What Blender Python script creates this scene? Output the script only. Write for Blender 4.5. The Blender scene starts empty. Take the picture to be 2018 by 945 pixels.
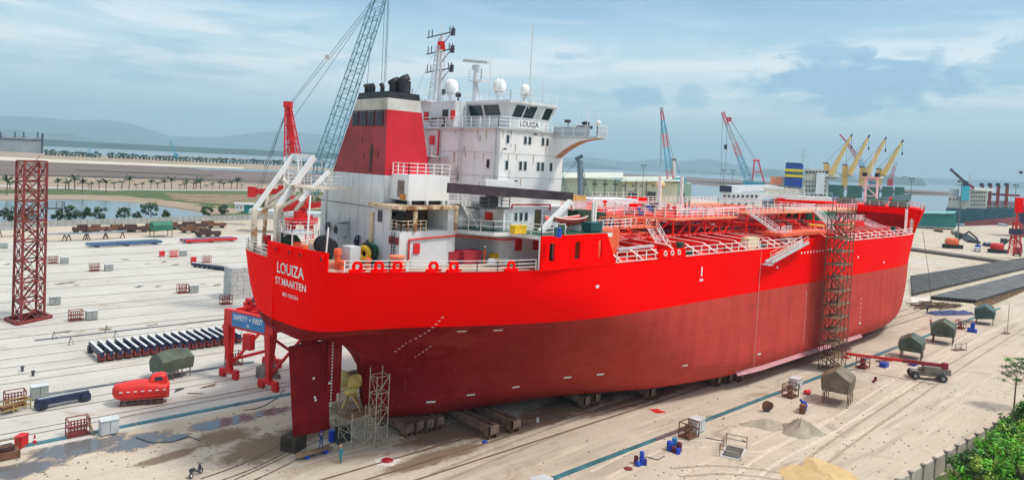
import bpy, math, random
import numpy as np
from mathutils import Vector, Matrix
random.seed(7)
SC = bpy.context.scene
COL = SC.collection
# ------------------------------------------------------------------ camera
F, PIT, ROL, CY, CX_, CY_, CZ_, YAW = 1407.734, 0.0380, 0.0480, 374.037, -34.559, -64.993, 30.131, 0.8230
CAMP = np.array([CX_, CY_, CZ_])
_fw = np.array([math.cos(YAW)*math.cos(PIT), math.sin(YAW)*math.cos(PIT), -math.sin(PIT)])
_r = np.array([math.sin(YAW), -math.cos(YAW), 0.0]); _u = np.cross(_r, _fw)
_cr, _sr = math.cos(ROL), math.sin(ROL)
def ray(x, y):
    dx, dy = x-1009, y-CY
    return _fw + _r*(dx*_cr+dy*_sr)/F - _u*(-dx*_sr+dy*_cr)/F
def at(x, y, ax='z', v=0.0):
    d = ray(x, y); i = 'xyz'.index(ax)
    return Vector(CAMP + d*((v-CAMP[i])/d[i]))
def pj(P):
    q = np.array(P, float)-CAMP; Z = q@_fw; X = q@_r/Z*F; Y = -(q@_u)/Z*F
    return 1009+X*_cr-Y*_sr, CY+X*_sr+Y*_cr, F/Z
def hz(P, py):
    """height above P at which the vertical through P reaches photo row py"""
    lo, hi = -50.0, 600.0
    for _ in range(50):
        m = (lo+hi)/2
        if pj((P[0], P[1], m))[1] > py: lo = m
        else: hi = m
    return lo
cd = bpy.data.cameras.new('camera'); cam = bpy.data.objects.new('camera', cd); COL.objects.link(cam)
cd.sensor_width = 36; cd.lens = F/2018*36; cd.clip_start = 1; cd.clip_end = 60000
cd.shift_y = -(472.5-CY)/2018
ax_x = _r*_cr+_u*_sr; ax_y = _u*_cr-_r*_sr; ax_z = -_fw
cam.matrix_world = Matrix(((ax_x[0], ax_y[0], ax_z[0], CX_), (ax_x[1], ax_y[1], ax_z[1], CY_), (ax_x[2], ax_y[2], ax_z[2], CZ_), (0, 0, 0, 1)))
SC.camera = cam
HAZE = 1.05e-4
# ------------------------------------------------------------------ light
SC.view_settings.view_transform = 'Standard'; SC.view_settings.look = 'None'
SC.view_settings.exposure = 1.12; SC.view_settings.gamma = 1
SUN_EL, SUN_AZ = math.radians(58), math.radians(-55)     # azimuth measured from +x towards +y
sl = bpy.data.lights.new('sun', 'SUN'); sl.energy = 1.5; sl.angle = math.radians(10); sl.color = (1, .93, .84)
so = bpy.data.objects.new('sun', sl); COL.objects.link(so)
sd = Vector((math.cos(SUN_EL)*math.cos(SUN_AZ), math.cos(SUN_EL)*math.sin(SUN_AZ), math.sin(SUN_EL)))
so.rotation_euler = sd.to_track_quat('Z', 'Y').to_euler()
W = bpy.data.worlds.new('World'); SC.world = W; W.use_nodes = True
class NT:
    def __init__(s, nt): s.t = nt; s.n = nt.nodes; s.l = nt.links
    def new(s, typ, **kw):
        o = s.n.new(typ)
        for k, v in kw.items(): setattr(o, k, v)
        return o
    def link(s, a, b): s.l.new(a, b)
    def math(s, op, a, b=None, c=None, clamp=False):
        o = s.new('ShaderNodeMath', operation=op, use_clamp=clamp)
        for i, v in enumerate((a, b, c)):
            if v is None: continue
            if isinstance(v, (int, float)): o.inputs[i].default_value = v
            else: s.link(v, o.inputs[i])
        return o.outputs[0]
    def noise(s, vec, scale, detail=4, rough=.55, dist=0.0):
        o = s.new('ShaderNodeTexNoise'); o.inputs['Scale'].default_value = scale; o.inputs['Detail'].default_value = detail
        o.inputs['Roughness'].default_value = rough; o.inputs['Distortion'].default_value = dist
        if vec is not None: s.link(vec, o.inputs['Vector'])
        return o.outputs['Fac']
    def scalev(s, vec, k, off=(0, 0, 0)):
        o = s.new('ShaderNodeMapping'); o.inputs['Scale'].default_value = k; o.inputs['Location'].default_value = off
        s.link(vec, o.inputs['Vector']); return o.outputs[0]
    def ramp(s, fac, lo, hi, a=0.0, b=1.0):
        o = s.new('ShaderNodeMapRange', interpolation_type='SMOOTHSTEP')
        for i, v in enumerate((lo, hi, a, b)): o.inputs[i+1].default_value = v
        s.link(fac, o.inputs[0]); return o.outputs[0]
    def mix(s, fac, a, b, typ='MIX'):
        o = s.new('ShaderNodeMix', data_type='RGBA', blend_type=typ)
        for sock, v in ((o.inputs[0], fac), (o.inputs[6], a), (o.inputs[7], b)):
            if isinstance(v, (int, float)): sock.default_value = v
            elif isinstance(v, tuple): sock.default_value = v if len(v) == 4 else (*v, 1)
            else: s.link(v, sock)
        return o.outputs[2]
w = NT(W.node_tree); w.n.clear()
sky = w.new('ShaderNodeTexSky', sky_type='NISHITA', sun_disc=False, sun_elevation=SUN_EL, sun_rotation=math.pi/2-SUN_AZ, air_density=1.2, dust_density=1.5, ozone_density=2.0)
tc = w.new('ShaderNodeTexCoord'); gen = tc.outputs['Generated']
sx = w.new('ShaderNodeSeparateXYZ'); w.link(gen, sx.inputs[0])
el = sx.outputs[2]
v1 = w.scalev(gen, (2.2, 2.2, 17), (3.1, 1.7, 0.3)); n1 = w.noise(v1, 1.6, 7, .58, .6)
v2 = w.scalev(gen, (5, 5, 26), (1.3, 4.2, 2.3)); n2 = w.noise(v2, 1.5, 6, .6, .3)
hi = w.ramp(el, .125, .24)
base = w.mix(hi, (3.6, 4.4, 4.75, 1), (1.0, 2.25, 3.4, 1))       # cloud veil: pale at the horizon, bluer above
base = w.mix(w.ramp(el, .0, .12, .75, 0), base, (3.2, 4.1, 4.6, 1))
white = w.math('MULTIPLY', w.ramp(n1, .42, .58), w.math('MULTIPLY', w.ramp(el, .03, .12), w.ramp(el, .13, .21, 1, .12)))
c = w.mix(white, base, (5.1, 5.35, 5.4, 1))
# darker blue-grey patches
grey = w.math('MULTIPLY', w.ramp(n2, .50, .66), w.ramp(el, .05, .10))
c = w.mix(w.math('MULTIPLY', grey, .6), c, (1.9, 3.0, 3.8, 1))
def patch(px, py, sh, sv, amount):
    global c
    d = ray(px, py); d = d/np.linalg.norm(d)
    q = w.new('ShaderNodeVectorMath', operation='SUBTRACT'); w.link(gen, q.inputs[0]); q.inputs[1].default_value = tuple(d)
    q2 = w.scalev(q.outputs[0], (1/sh, 1/sh, 1/sv))
    ln = w.new('ShaderNodeVectorMath', operation='LENGTH'); w.link(q2, ln.inputs[0])
    f = w.math('ADD', ln.outputs['Value'], w.math('MULTIPLY', w.math('SUBTRACT', w.noise(w.scalev(gen, (1, 1, 2.2)), 20, 9, .66, .7), .5), 2.5))
    m = w.math('MULTIPLY', w.ramp(f, 1.2, .55), amount)
    c = w.mix(m, c, (1.35, 2.55, 3.6, 1))
for a in ((1690, 165, .13, .035, .95), (1640, 105, .06, .012, .8), (1250, 190, .045, .018, .8), (1365, 190, .022, .02, .6), (2010, 130, .04, .03, .7), (1110, 110, .02, .006, .5), (280, 155, .05, .008, .5), (1845, 120, .012, .015, .5)):
    patch(*a)
c = w.mix(w.ramp(el, .36, .75, 0, .85), c, (6.8, 6.85, 6.7, 1))          # unseen cloud overhead, whitened to neutralise the light on the ground
c = w.mix(.14, c, sky.outputs[0])
bg = w.new('ShaderNodeBackground'); w.link(c, bg.inputs[0]); bg.inputs[1].default_value = .1
wo = w.new('ShaderNodeOutputWorld'); w.link(bg.outputs[0], wo.inputs[0])
# ------------------------------------------------------------------ materials
MATS = {}
def mat(name, col, var=.18, scale=.6, rough=.55, metal=0.0, col2=None, thr=(.5, .7), sc2=None, streak=0.0, scol=(.18, .09, .05), bump=0.0, stretch=(1, 1, 1), spec=.4):
    """painted or raw surface: base colour, fine value variation, blotches of a second colour, vertical weather streaks"""
    if name in MATS: return MATS[name]
    m = bpy.data.materials.new(name); m.use_nodes = True; t = NT(m.node_tree)
    b = t.n['Principled BSDF']; b.inputs['Roughness'].default_value = rough; b.inputs['Metallic'].default_value = metal
    b.inputs['Specular IOR Level'].default_value = spec
    g = t.new('ShaderNodeNewGeometry').outputs['Position']
    gs = t.scalev(g, stretch) if stretch != (1, 1, 1) else g
    n = t.noise(gs, scale, 6, .6)
    k = tuple(min(1, x*(1+var)) for x in col); d = tuple(x*(1-var) for x in col)
    c = t.mix(t.ramp(n, .3, .7), d, k)
    if col2 is not None:
        n2 = t.noise(t.scalev(gs, (1, 1, 1), (5.3, 2.2, 9.1)), sc2 or scale*.5, 7, .62, .3)
        c = t.mix(t.ramp(n2, thr[0], thr[1]), c, col2)
    if streak:
        n3 = t.noise(t.scalev(g, (1.6, 1.6, .12)), 1.3, 5, .65)
        c = t.mix(t.math('MULTIPLY', t.ramp(n3, .52, .75), streak), c, scol)
    t.link(c, b.inputs['Base Color'])
    if bump:
        bn = t.new('ShaderNodeBump'); bn.inputs['Strength'].default_value = bump; t.link(n, bn.inputs['Height']); t.link(bn.outputs[0], b.inputs['Normal'])
    MATS[name] = m; return m
RED = mat('topside red', (.95, .0, .0), .03, .05, .6, spec=.04, streak=.12, scol=(.62, .0, .0))
DRED = mat('deck red', (.74, .014, .010), .2, .25, .6, col2=(.55, .02, .015), thr=(.5, .8))
PINK = mat('pale pink trim paint', (.80, .55, .50), .1, 1, .5)
WHITE = mat('ship white', (.76, .76, .76), .06, .3, .45, streak=.3, scol=(.52, .45, .38))
WHITE2 = mat('weathered ship white', (.64, .66, .67), .1, .35, .5, streak=.75, scol=(.30, .30, .30))
RAILW = mat('rail white', (.80, .80, .78), .1, 1.5, .5)
RUSTW = mat('rusty cream', (.62, .50, .33), .25, 1.1, .6, col2=(.24, .09, .035), thr=(.48, .62))
OCHRE = mat('rusty white davit paint', (.66, .60, .50), .2, .9, .6, col2=(.34, .16, .05), thr=(.52, .64))
BLACK = mat('black paint', (.025, .027, .032), .3, 1, .5)
DARK = mat('dark grey steel', (.06, .065, .08), .3, .8, .5)
GLASS = mat('window glass', (.015, .03, .04), .2, .5, .12, spec=.6)
ORANGE = mat('orange red paint', (.80, .13, .05), .15, .8, .5)
ORL = mat('pale orange edge', (.85, .30, .16), .15, .8, .5)
GREEN = mat('dark green paint', (.012, .085, .045), .3, 1, .45)
TEALP = mat('teal paint', (.02, .22, .22), .2, 1, .5)
YEL = mat('yellow paint', (.75, .48, .02), .15, 1, .5)
BLUE = mat('blue plastic', (.01, .06, .42), .2, 1, .4)
CRANERED = mat('crane red', (.62, .015, .018), .15, .6, .45)
GREY = mat('cabinet grey', (.30, .33, .31), .12, .8, .5)
LGREY = mat('light grey paint', (.52, .55, .56), .12, .8, .5)
RUSTRED = mat('dark red oxide', (.21, .035, .03), .3, .9, .65, col2=(.12, .04, .025), thr=(.5, .7))
RUST = mat('rust', (.16, .075, .04), .35, .8, .75)
SCAFF = mat('scaffold tube', (.17, .10, .07), .35, 2, .6, col2=(.15, .07, .04), thr=(.5, .65))
TARP = mat('olive tarpaulin', (.075, .095, .07), .35, .7, .6, col2=(.15, .15, .12), thr=(.55, .75), bump=.5)
TARPB = mat('brown tarpaulin', (.16, .13, .085), .35, .7, .6, bump=.5)
NAVY = mat('navy paint', (.02, .028, .07), .3, .8, .45)
SKIN = mat('skin', (.42, .24, .16), .1, 3, .6)
TIMB = mat('timber', (.26, .17, .10), .35, .9, .8, stretch=(1, 1, 4))
CONCB = mat('concrete block', (.46, .46, .45), .15, .6, .85)
BRASS = mat('bronze propeller', (.58, .44, .16), .3, .8, .4, metal=.35, col2=(.20, .16, .08), thr=(.5, .7))
# ------------------------------------------------------------------ mesh builder
class M:
    def __init__(s): s.v = []; s.f = []; s.m = []; s.k = 0
    def add(s, vs, fs):
        o = len(s.v); s.v += [tuple(p) for p in vs]; s.f += [tuple(i+o for i in f) for f in fs]; s.m += [s.k]*len(fs); return s
    def box(s, x0, x1, y0, y1, z0, z1):
        return s.add([(x0, y0, z0), (x1, y0, z0), (x1, y1, z0), (x0, y1, z0), (x0, y0, z1), (x1, y0, z1), (x1, y1, z1), (x0, y1, z1)],
                     [(0, 3, 2, 1), (4, 5, 6, 7), (0, 1, 5, 4), (1, 2, 6, 5), (2, 3, 7, 6), (3, 0, 4, 7)])
    def cb(s, c, sx, sy, sz, rz=0.0):
        co, si = math.cos(rz), math.sin(rz); vs = []
        for z in (-sz/2, sz/2):
            for a, b in ((-1, -1), (1, -1), (1, 1), (-1, 1)):
                x, y = a*sx/2, b*sy/2; vs.append((c[0]+x*co-y*si, c[1]+x*si+y*co, c[2]+z))
        return s.add(vs, [(0, 3, 2, 1), (4, 5, 6, 7), (0, 1, 5, 4), (1, 2, 6, 5), (2, 3, 7, 6), (3, 0, 4, 7)])
    def bar(s, p, q, w=.1, h=None, n=4, w2=None):
        """straight bar: n=4 is square or w x h, else round with radius w"""
        p, q = Vector(p), Vector(q); d = q-p
        if d.length < 1e-5: return s
        d.normalize(); u = Vector((0, 0, 1)) if abs(d.z) < .95 else Vector((1, 0, 0))
        a = d.cross(u).normalized(); b = a.cross(d).normalized(); vs = []
        if n == 4:
            h = h or w
            for e, (ww, hh) in ((p, (w, h)), (q, (w2 or w, (w2 or w)*h/w))):
                vs += [e+a*(i*ww/2)+b*(j*hh/2) for i, j in ((-1, -1), (1, -1), (1, 1), (-1, 1))]
        else:
            for e, ww in ((p, w), (q, w2 if w2 is not None else w)):
                vs += [e+(a*math.cos(t)+b*math.sin(t))*ww for t in (2*math.pi*i/n for i in range(n))]
        fs = [(i, (i+1) % n, n+(i+1) % n, n+i) for i in range(n)]+[tuple(range(n-1, -1, -1)), tuple(range(n, 2*n))]
        return s.add(vs, fs)
    def tube(s, pts, r, n=6, closed=False):
        L = list(zip(pts, pts[1:]))+([(pts[-1], pts[0])] if closed else [])
        for p, q in L: s.bar(p, q, r, n=n)
        return s
    def prism(s, poly, z0, z1):
        n = len(poly)
        if sum(poly[i][0]*poly[(i+1) % n][1]-poly[(i+1) % n][0]*poly[i][1] for i in range(n)) < 0: poly = poly[::-1]
        Z0 = z0 if isinstance(z0, (list, tuple)) else [z0]*n; Z1 = z1 if isinstance(z1, (list, tuple)) else [z1]*n
        vs = [(*p[:2], Z0[i]) for i, p in enumerate(poly)]+[(*p[:2], Z1[i]) for i, p in enumerate(poly)]
        return s.add(vs, [tuple(range(n-1, -1, -1)), tuple(range(n, 2*n))]+[(i, (i+1) % n, n+(i+1) % n, n+i) for i in range(n)])
    def slab(s, pts, off):
        """polygon pts (3D) extruded by vector off"""
        n = len(pts); P = [Vector(p) for p in pts]; o = Vector(off)
        return s.add(P+[p+o for p in P], [tuple(range(n-1, -1, -1)), tuple(range(n, 2*n))]+[(i, (i+1) % n, n+(i+1) % n, n+i) for i in range(n)])
    def lathe(s, c, prof, axis=(0, 0, 1), n=16):
        c = Vector(c); d = Vector(axis).normalized(); u = Vector((0, 0, 1)) if abs(d.z) < .95 else Vector((1, 0, 0))
        a = d.cross(u).normalized(); b = d.cross(a).normalized(); vs = []
        for r, h in prof: vs += [c+d*h+(a*math.cos(t)+b*math.sin(t))*max(r, 1e-4) for t in (2*math.pi*i/n for i in range(n))]
        k = len(prof); fs = []
        for j in range(k-1): fs += [(j*n+i, j*n+(i+1) % n, (j+1)*n+(i+1) % n, (j+1)*n+i) for i in range(n)]
        fs += [tuple(range(n-1, -1, -1)), tuple(range((k-1)*n, k*n))]
        return s.add(vs, fs)
    def ball(s, c, r, n=10, sz=1.0):
        return s.lathe(c, [(r*math.sin(math.pi*i/n), -r*sz*math.cos(math.pi*i/n)) for i in range(n+1)], n=n+2)
    def torus(s, c, R, r, axis=(0, 0, 1), n=14, k=6):
        c = Vector(c); d = Vector(axis).normalized(); u = Vector((0, 0, 1)) if abs(d.z) < .95 else Vector((1, 0, 0))
        a = d.cross(u).normalized(); b = d.cross(a).normalized(); vs = []
        for i in range(n):
            t = 2*math.pi*i/n; e = a*math.cos(t)+b*math.sin(t)
            vs += [c+e*(R+r*math.cos(p))+d*(r*math.sin(p)) for p in (2*math.pi*j/k for j in range(k))]
        return s.add(vs, [(i*k+j, ((i+1) % n)*k+j, ((i+1) % n)*k+(j+1) % k, i*k+(j+1) % k) for i in range(n) for j in range(k)])
    def grid(s, rows):
        n = len(rows[0]); vs = [p for r in rows for p in r]
        return s.add(vs, [(j*n+i, j*n+i+1, (j+1)*n+i+1, (j+1)*n+i) for j in range(len(rows)-1) for i in range(n-1)])
    def rail(s, pts, h=1.1, nr=3, gap=1.7, r=.04):
        for p, q in zip(pts, pts[1:]):
            p, q = Vector(p), Vector(q); L = (q-p).length; k = max(1, round(L/gap))
            for i in range(k+1):
                e = p.lerp(q, i/k); s.bar(e, e+Vector((0, 0, h)), r*1.8)
            for j in range(1, nr+1):
                o = Vector((0, 0, h*j/nr)); s.bar(p+o, q+o, r*1.6)
        return s
    def lattice(s, p, q, w0, w1, n, r=.08, side=None, kfun=None):
        p, q = Vector(p), Vector(q); d = (q-p).normalized()
        a = Vector(side) if side is not None else (d.cross(Vector((0, 0, 1))) if abs(d.z) < .97 else Vector((1, 0, 0)))
        a = (a-d*a.dot(d)).normalized(); b = d.cross(a).normalized(); R = []
        for i in range(n+1):
            t = i/n; c = p.lerp(q, t); ww = (w0+(w1-w0)*t)/2
            R.append([c+a*x*ww+b*y*ww for x, y in ((-1, -1), (1, -1), (1, 1), (-1, 1))])
        for i in range(n):
            if kfun: s.k = kfun((i+.5)/n)
            for j in range(4):
                s.bar(R[i][j], R[i+1][j], r*1.5)
                s.bar(R[i][j], R[i+1][(j+1) % 4], r*.8) if i % 2 else s.bar(R[i][(j+1) % 4], R[i+1][j], r*.8)
                s.bar(R[i+1][j], R[i+1][(j+1) % 4], r*.8)
        return s
    def build(s, name, mats, parent=None, smooth=False, local=True):
        me = bpy.data.meshes.new(name); V = s.v
        if parent is not None and not local:
            iv = parent.matrix_basis.inverted() if parent.parent is None else parent.matrix_basis.inverted()
            V = [tuple(iv @ Vector(p)) for p in s.v]
        me.from_pydata([tuple(p) for p in V], [], s.f)
        for m in (mats if isinstance(mats, (list, tuple)) else [mats]): me.materials.append(m)
        me.polygons.foreach_set('material_index', s.m)
        if smooth:
            me.polygons.foreach_set('use_smooth', [True]*len(s.f))
            try: me.set_sharp_from_angle(angle=math.radians(smooth if smooth is not True else 40))
            except Exception: pass
        me.update()
        o = bpy.data.objects.new(name, me); COL.objects.link(o)
        if parent is not None: o.parent = parent
        return o
def tag(o, label=None, cat=None, group=None, kind=None):
    if label: o['label'] = label
    if cat: o['category'] = cat
    if group: o['group'] = group
    if kind: o['kind'] = kind
    return o
def thing(name, label, cat, loc=(0, 0, 0), rz=0.0, group=None):
    o = bpy.data.objects.new(name, None); COL.objects.link(o); o.location = loc; o.rotation_euler = (0, 0, rz); o.empty_display_size = .3
    return tag(o, label, cat, group)
def dup(root, loc, rz=0.0, label=None, scale=None):
    def cp(o, par):
        c = o.copy(); COL.objects.link(c); c.parent = par
        for ch in o.children: cp(ch, c)
        return c
    c = cp(root, None); c.location = loc; c.rotation_euler = (0, 0, rz)
    if scale: c.scale = (scale,)*3
    if label: c['label'] = label
    return c
def moved(o, loc, rz=0.0):
    o.location = loc; o.rotation_euler = (0, 0, rz); return o
def pchip(xs, ys, x):
    xs, ys = np.array(xs, float), np.array(ys, float); h = np.diff(xs); d = np.diff(ys)/h
    m = np.zeros(len(xs)); m[0] = d[0]; m[-1] = d[-1]
    for i in range(1, len(xs)-1):
        if d[i-1]*d[i] > 0:
            w1, w2 = 2*h[i]+h[i-1], h[i]+2*h[i-1]; m[i] = (w1+w2)/(w1/d[i-1]+w2/d[i])
    x = np.clip(np.asarray(x, float), xs[0], xs[-1]); i = np.clip(np.searchsorted(xs, x)-1, 0, len(xs)-2)
    t = (x-xs[i])/h[i]
    return ys[i]*(2*t**3-3*t*t+1)+h[i]*m[i]*(t**3-2*t*t+t)+ys[i+1]*(-2*t**3+3*t*t)+h[i]*m[i+1]*(t**3-t*t)
def text_mesh(name, body, size, mats, parent, M4, thick=.01, xs=1.0, align='CENTER'):
    cu = bpy.data.curves.new(name, 'FONT'); cu.body = body; cu.size = size; cu.align_x = align; cu.align_y = 'CENTER'; cu.extrude = thick; cu.offset = size*.012
    tmp = bpy.data.objects.new(name, cu); me = bpy.data.meshes.new_from_object(tmp)
    bpy.data.objects.remove(tmp); me.name = name
    me.transform(Matrix.Diagonal((xs, 1, 1, 1))); me.transform(M4)
    me.materials.clear(); me.materials.append(mats)
    o = bpy.data.objects.new(name, me); COL.objects.link(o); o.parent = parent; return o
def frame4(origin, xdir, ydir):
    x = Vector(xdir).normalized(); y = Vector(ydir); y = (y-x*y.dot(x)).normalized(); z = x.cross(y)
    return Matrix(((x.x, y.x, z.x, origin[0]), (x.y, y.y, z.y, origin[1]), (x.z, y.z, z.z, origin[2]), (0, 0, 0, 1)))
# ================================================================== setting
def ground_mat(name, col, col2, stain, sc=.05, tracks=.35, rough=.9, grime=.5):
    m = bpy.data.materials.new(name); m.use_nodes = True; t = NT(m.node_tree); b = t.n['Principled BSDF']
    b.inputs['Roughness'].default_value = rough; b.inputs['Specular IOR Level'].default_value = .2
    g = t.new('ShaderNodeNewGeometry').outputs['Position']
    n1 = t.noise(g, sc, 8, .65, .4)
    n2 = t.noise(t.scalev(g, (.05, .55, 1), (3, 1, 0)), 1.0, 6, .6, .5)
    n3 = t.noise(t.scalev(g, (.09, .16, 1), (7, 3, 0)), 1.0, 8, .7, .8)
    n4 = t.noise(g, 2.5, 4, .6)
    c = t.mix(t.ramp(n1, .32, .68), col, col2)
    c = t.mix(t.math('MULTIPLY', t.ramp(n2, .5, .72), tracks), c, tuple(x*.72 for x in col))
    c = t.mix(t.math('MULTIPLY', t.ramp(n3, .56, .70), grime), c, stain)
    n6 = t.noise(t.scalev(g, (.04, .9, 1), (1, 5, 0)), 1.0, 6, .6, 1.0)
    c = t.mix(t.math('MULTIPLY', t.ramp(n6, .52, .7), tracks*.9), c, tuple(min(.8, x*1.25) for x in col2))
    n5 = t.noise(t.scalev(g, (.22, .22, 1), (1, 8, 0)), 1.0, 7, .7, .5)
    c = t.mix(t.math('MULTIPLY', t.ramp(n5, .58, .70), grime*.7), c, tuple(x*.6 for x in col))
    c = t.mix(t.math('MULTIPLY', t.ramp(n4, .45, .7), .18), c, tuple(x*.6 for x in col))
    t.link(c, b.inputs['Base Color'])
    n7 = t.noise(g, 7.0, 3, .7)
    c = t.mix(t.math('MULTIPLY', t.ramp(n7, .55, .72), .3), c, tuple(x*.5 for x in col))
    t.link(c, b.inputs['Base Color'])
    bn = t.new('ShaderNodeBump'); bn.inputs['Strength'].default_value = .25; bn.inputs['Distance'].default_value = .3
    t.link(n1, bn.inputs['Height']); t.link(bn.outputs[0], b.inputs['Normal'])
    return m
SAND = ground_mat('packed sand', (.44, .375, .29), (.52, .45, .36), (.31, .235, .16), tracks=.7, grime=.85)
CONC = ground_mat('yard concrete', (.46, .43, .39), (.53, .505, .465), (.34, .275, .21), tracks=.45, grime=.85)
MUDF = ground_mat('mudflat', (.135, .098, .088), (.19, .145, .125), (.27, .21, .165), sc=.01, grime=.6)
TANS = ground_mat('tan soil', (.29, .22, .155), (.36, .29, .21), (.27, .21, .13), sc=.02)
GRASS = ground_mat('scrub grass', (.055, .095, .03), (.115, .135, .05), (.19, .14, .09), sc=.05, grime=.5)
MUD = ground_mat('wet brown mud', (.20, .14, .095), (.30, .22, .15), (.12, .075, .05), sc=.3, rough=.6)
YSAND = ground_mat('yellow sand', (.50, .36, .17), (.58, .44, .24), (.40, .28, .13), sc=.25)
FAR = mat('far green land', (.02, .05, .045), .4, .004, .95)
HILL = mat('hill forest', (.03, .06, .05), .4, .0008, .95)
def water_mat(name, col, rough, bump, sc):
    m = bpy.data.materials.new(name); m.use_nodes = True; t = NT(m.node_tree); b = t.n['Principled BSDF']
    g = t.new('ShaderNodeNewGeometry').outputs['Position']
    n = t.noise(t.scalev(g, (1, 1, 1)), sc, 5, .6)
    b.inputs['Base Color'].default_value = (*col, 1); b.inputs['Roughness'].default_value = rough
    bn = t.new('ShaderNodeBump'); bn.inputs['Strength'].default_value = bump; bn.inputs['Distance'].default_value = .4
    t.link(n, bn.inputs['Height']); t.link(bn.outputs[0], b.inputs['Normal']); return m
SEA = water_mat('sea water', (.16, .20, .21), .18, .04, .08)
POND = water_mat('pond water', (.10, .15, .17), .12, .15, .5)
PUD = water_mat('puddle', (.13, .125, .13), .14, .05, 1.2)
def sheet(name, pts, z, m, kind='structure'):
    o = M().add([(p[0], p[1], z) for p in pts], [tuple(range(len(pts)))]).build(name, m)
    if o.data.polygons[0].normal.z < 0: o.data.flip_normals()
    return tag(o, kind=kind)
def px(pts): return [at(*p) for p in pts]
def ragged(pts, n=7, amp=.35, seed=1):
    rr = random.Random(seed); out = []
    for i in range(len(pts)):
        p, q = Vector(pts[i]), Vector(pts[(i+1) % len(pts)]); L = (q-p).length
        for k in range(n):
            e = p.lerp(q, k/n); out.append((e.x+rr.uniform(-1, 1)*amp*L/n, e.y+rr.uniform(-1, 1)*amp*L/n, 0))
    return out
circ = [(21500*math.cos(2*math.pi*i/96), 21500*math.sin(2*math.pi*i/96)) for i in range(96)]
sheet('sea', circ, -2.0, SEA)
def wet_ground(m, mud, pools):
    """soft edged wet mud and standing water where the yard has them: ellipses (x, y, rx, ry, turn) broken up by noise"""
    t = NT(m.node_tree); b = t.n['Principled BSDF']; g = t.new('ShaderNodeNewGeometry').outputs['Position']
    def field(L):
        f = None
        for x, y, rx, ry, a in L:
            mp = t.new('ShaderNodeMapping', vector_type='TEXTURE'); mp.inputs['Location'].default_value = (x, y, 0); mp.inputs['Rotation'].default_value = (0, 0, a); mp.inputs['Scale'].default_value = (rx, ry, 1e6); t.link(g, mp.inputs[0])
            ln = t.new('ShaderNodeVectorMath', operation='LENGTH'); t.link(mp.outputs[0], ln.inputs[0]); d = t.math('SUBTRACT', 1.0, ln.outputs['Value'])
            f = d if f is None else t.math('MAXIMUM', f, d)
        return f
    n1 = t.math('SUBTRACT', t.noise(g, .45, 7, .65, .8), .5); n2 = t.math('SUBTRACT', t.noise(t.scalev(g, (.25, 1.6, 1)), 1.0, 6, .7, 1.2), .5)
    fm = t.math('ADD', field(mud), t.math('ADD', t.math('MULTIPLY', n1, 1.6), t.math('MULTIPLY', n2, 1.1)))
    fp = t.math('ADD', field(pools), t.math('MULTIPLY', n1, 2.2))
    old = b.inputs['Base Color'].links[0].from_socket
    c = t.mix(t.math('MULTIPLY', t.ramp(fm, -.10, .45), .9), old, (.17, .115, .075))
    c = t.mix(t.ramp(fp, .0, .14), c, (.27, .22, .18)); wet = t.ramp(fp, .18, .30); c = t.mix(wet, c, (.13, .125, .125)); t.link(c, b.inputs['Base Color'])
    r = t.new('ShaderNodeMapRange'); t.link(wet, r.inputs[0]); r.inputs[3].default_value = .9; r.inputs[4].default_value = .12; t.link(r.outputs[0], b.inputs['Roughness'])
    s_ = t.new('ShaderNodeMapRange'); t.link(wet, s_.inputs[0]); s_.inputs[3].default_value = .2; s_.inputs[4].default_value = .55; t.link(s_.outputs[0], b.inputs['Specular IOR Level'])
    bn = b.inputs['Normal'].links[0].from_node; k = t.new('ShaderNodeMapRange'); t.link(wet, k.inputs[0]); k.inputs[3].default_value = .25; k.inputs[4].default_value = .01; t.link(k.outputs[0], bn.inputs['Strength'])
def E_(px_, py_, rx, ry, a=0.0): p = at(px_, py_); return (p.x, p.y, rx, ry, a)
wet_ground(SAND, [E_(520, 880, 6, 3.2, .3), E_(440, 860, 4, 2.5, .2), E_(600, 850, 5, 3, .2), E_(700, 800, 5, 3, .1), E_(860, 900, 8, 1.6, .0), E_(1050, 835, 11, 1.5, .0), E_(1250, 790, 12, 1.6, 0), E_(900, 850, 9, 3, 0), E_(1120, 800, 12, 3, 0), E_(330, 900, 3.4, 1.2, .2)],
           [E_(160, 880, 5.2, 2.4, .05), E_(270, 870, 4.2, 2.0, .1), E_(40, 925, 3.4, 2.2, 0), E_(440, 832, 4.6, 1.6, .1), E_(530, 812, 4.0, 1.3, .1), E_(345, 862, 2.4, 1.0, .2)])
yard = [(-2500, -900), (900, -900), (745, 20), (686, 78), (560, 90), (505, 97), (490, 180), (640, 320), (650, 420), (520, 700), (713, 1335), (480, 1700), (330, 1990), (60, 2300), (-2500, 2900)]
o = M().prism(yard, -3.5, 0).build('ground', SAND); tag(o, kind='structure')
sheet('concrete_yard', [(-160, 16.2), (175, 16.2), (172, 186), (-160, 184)], .004, CONC)
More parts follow.
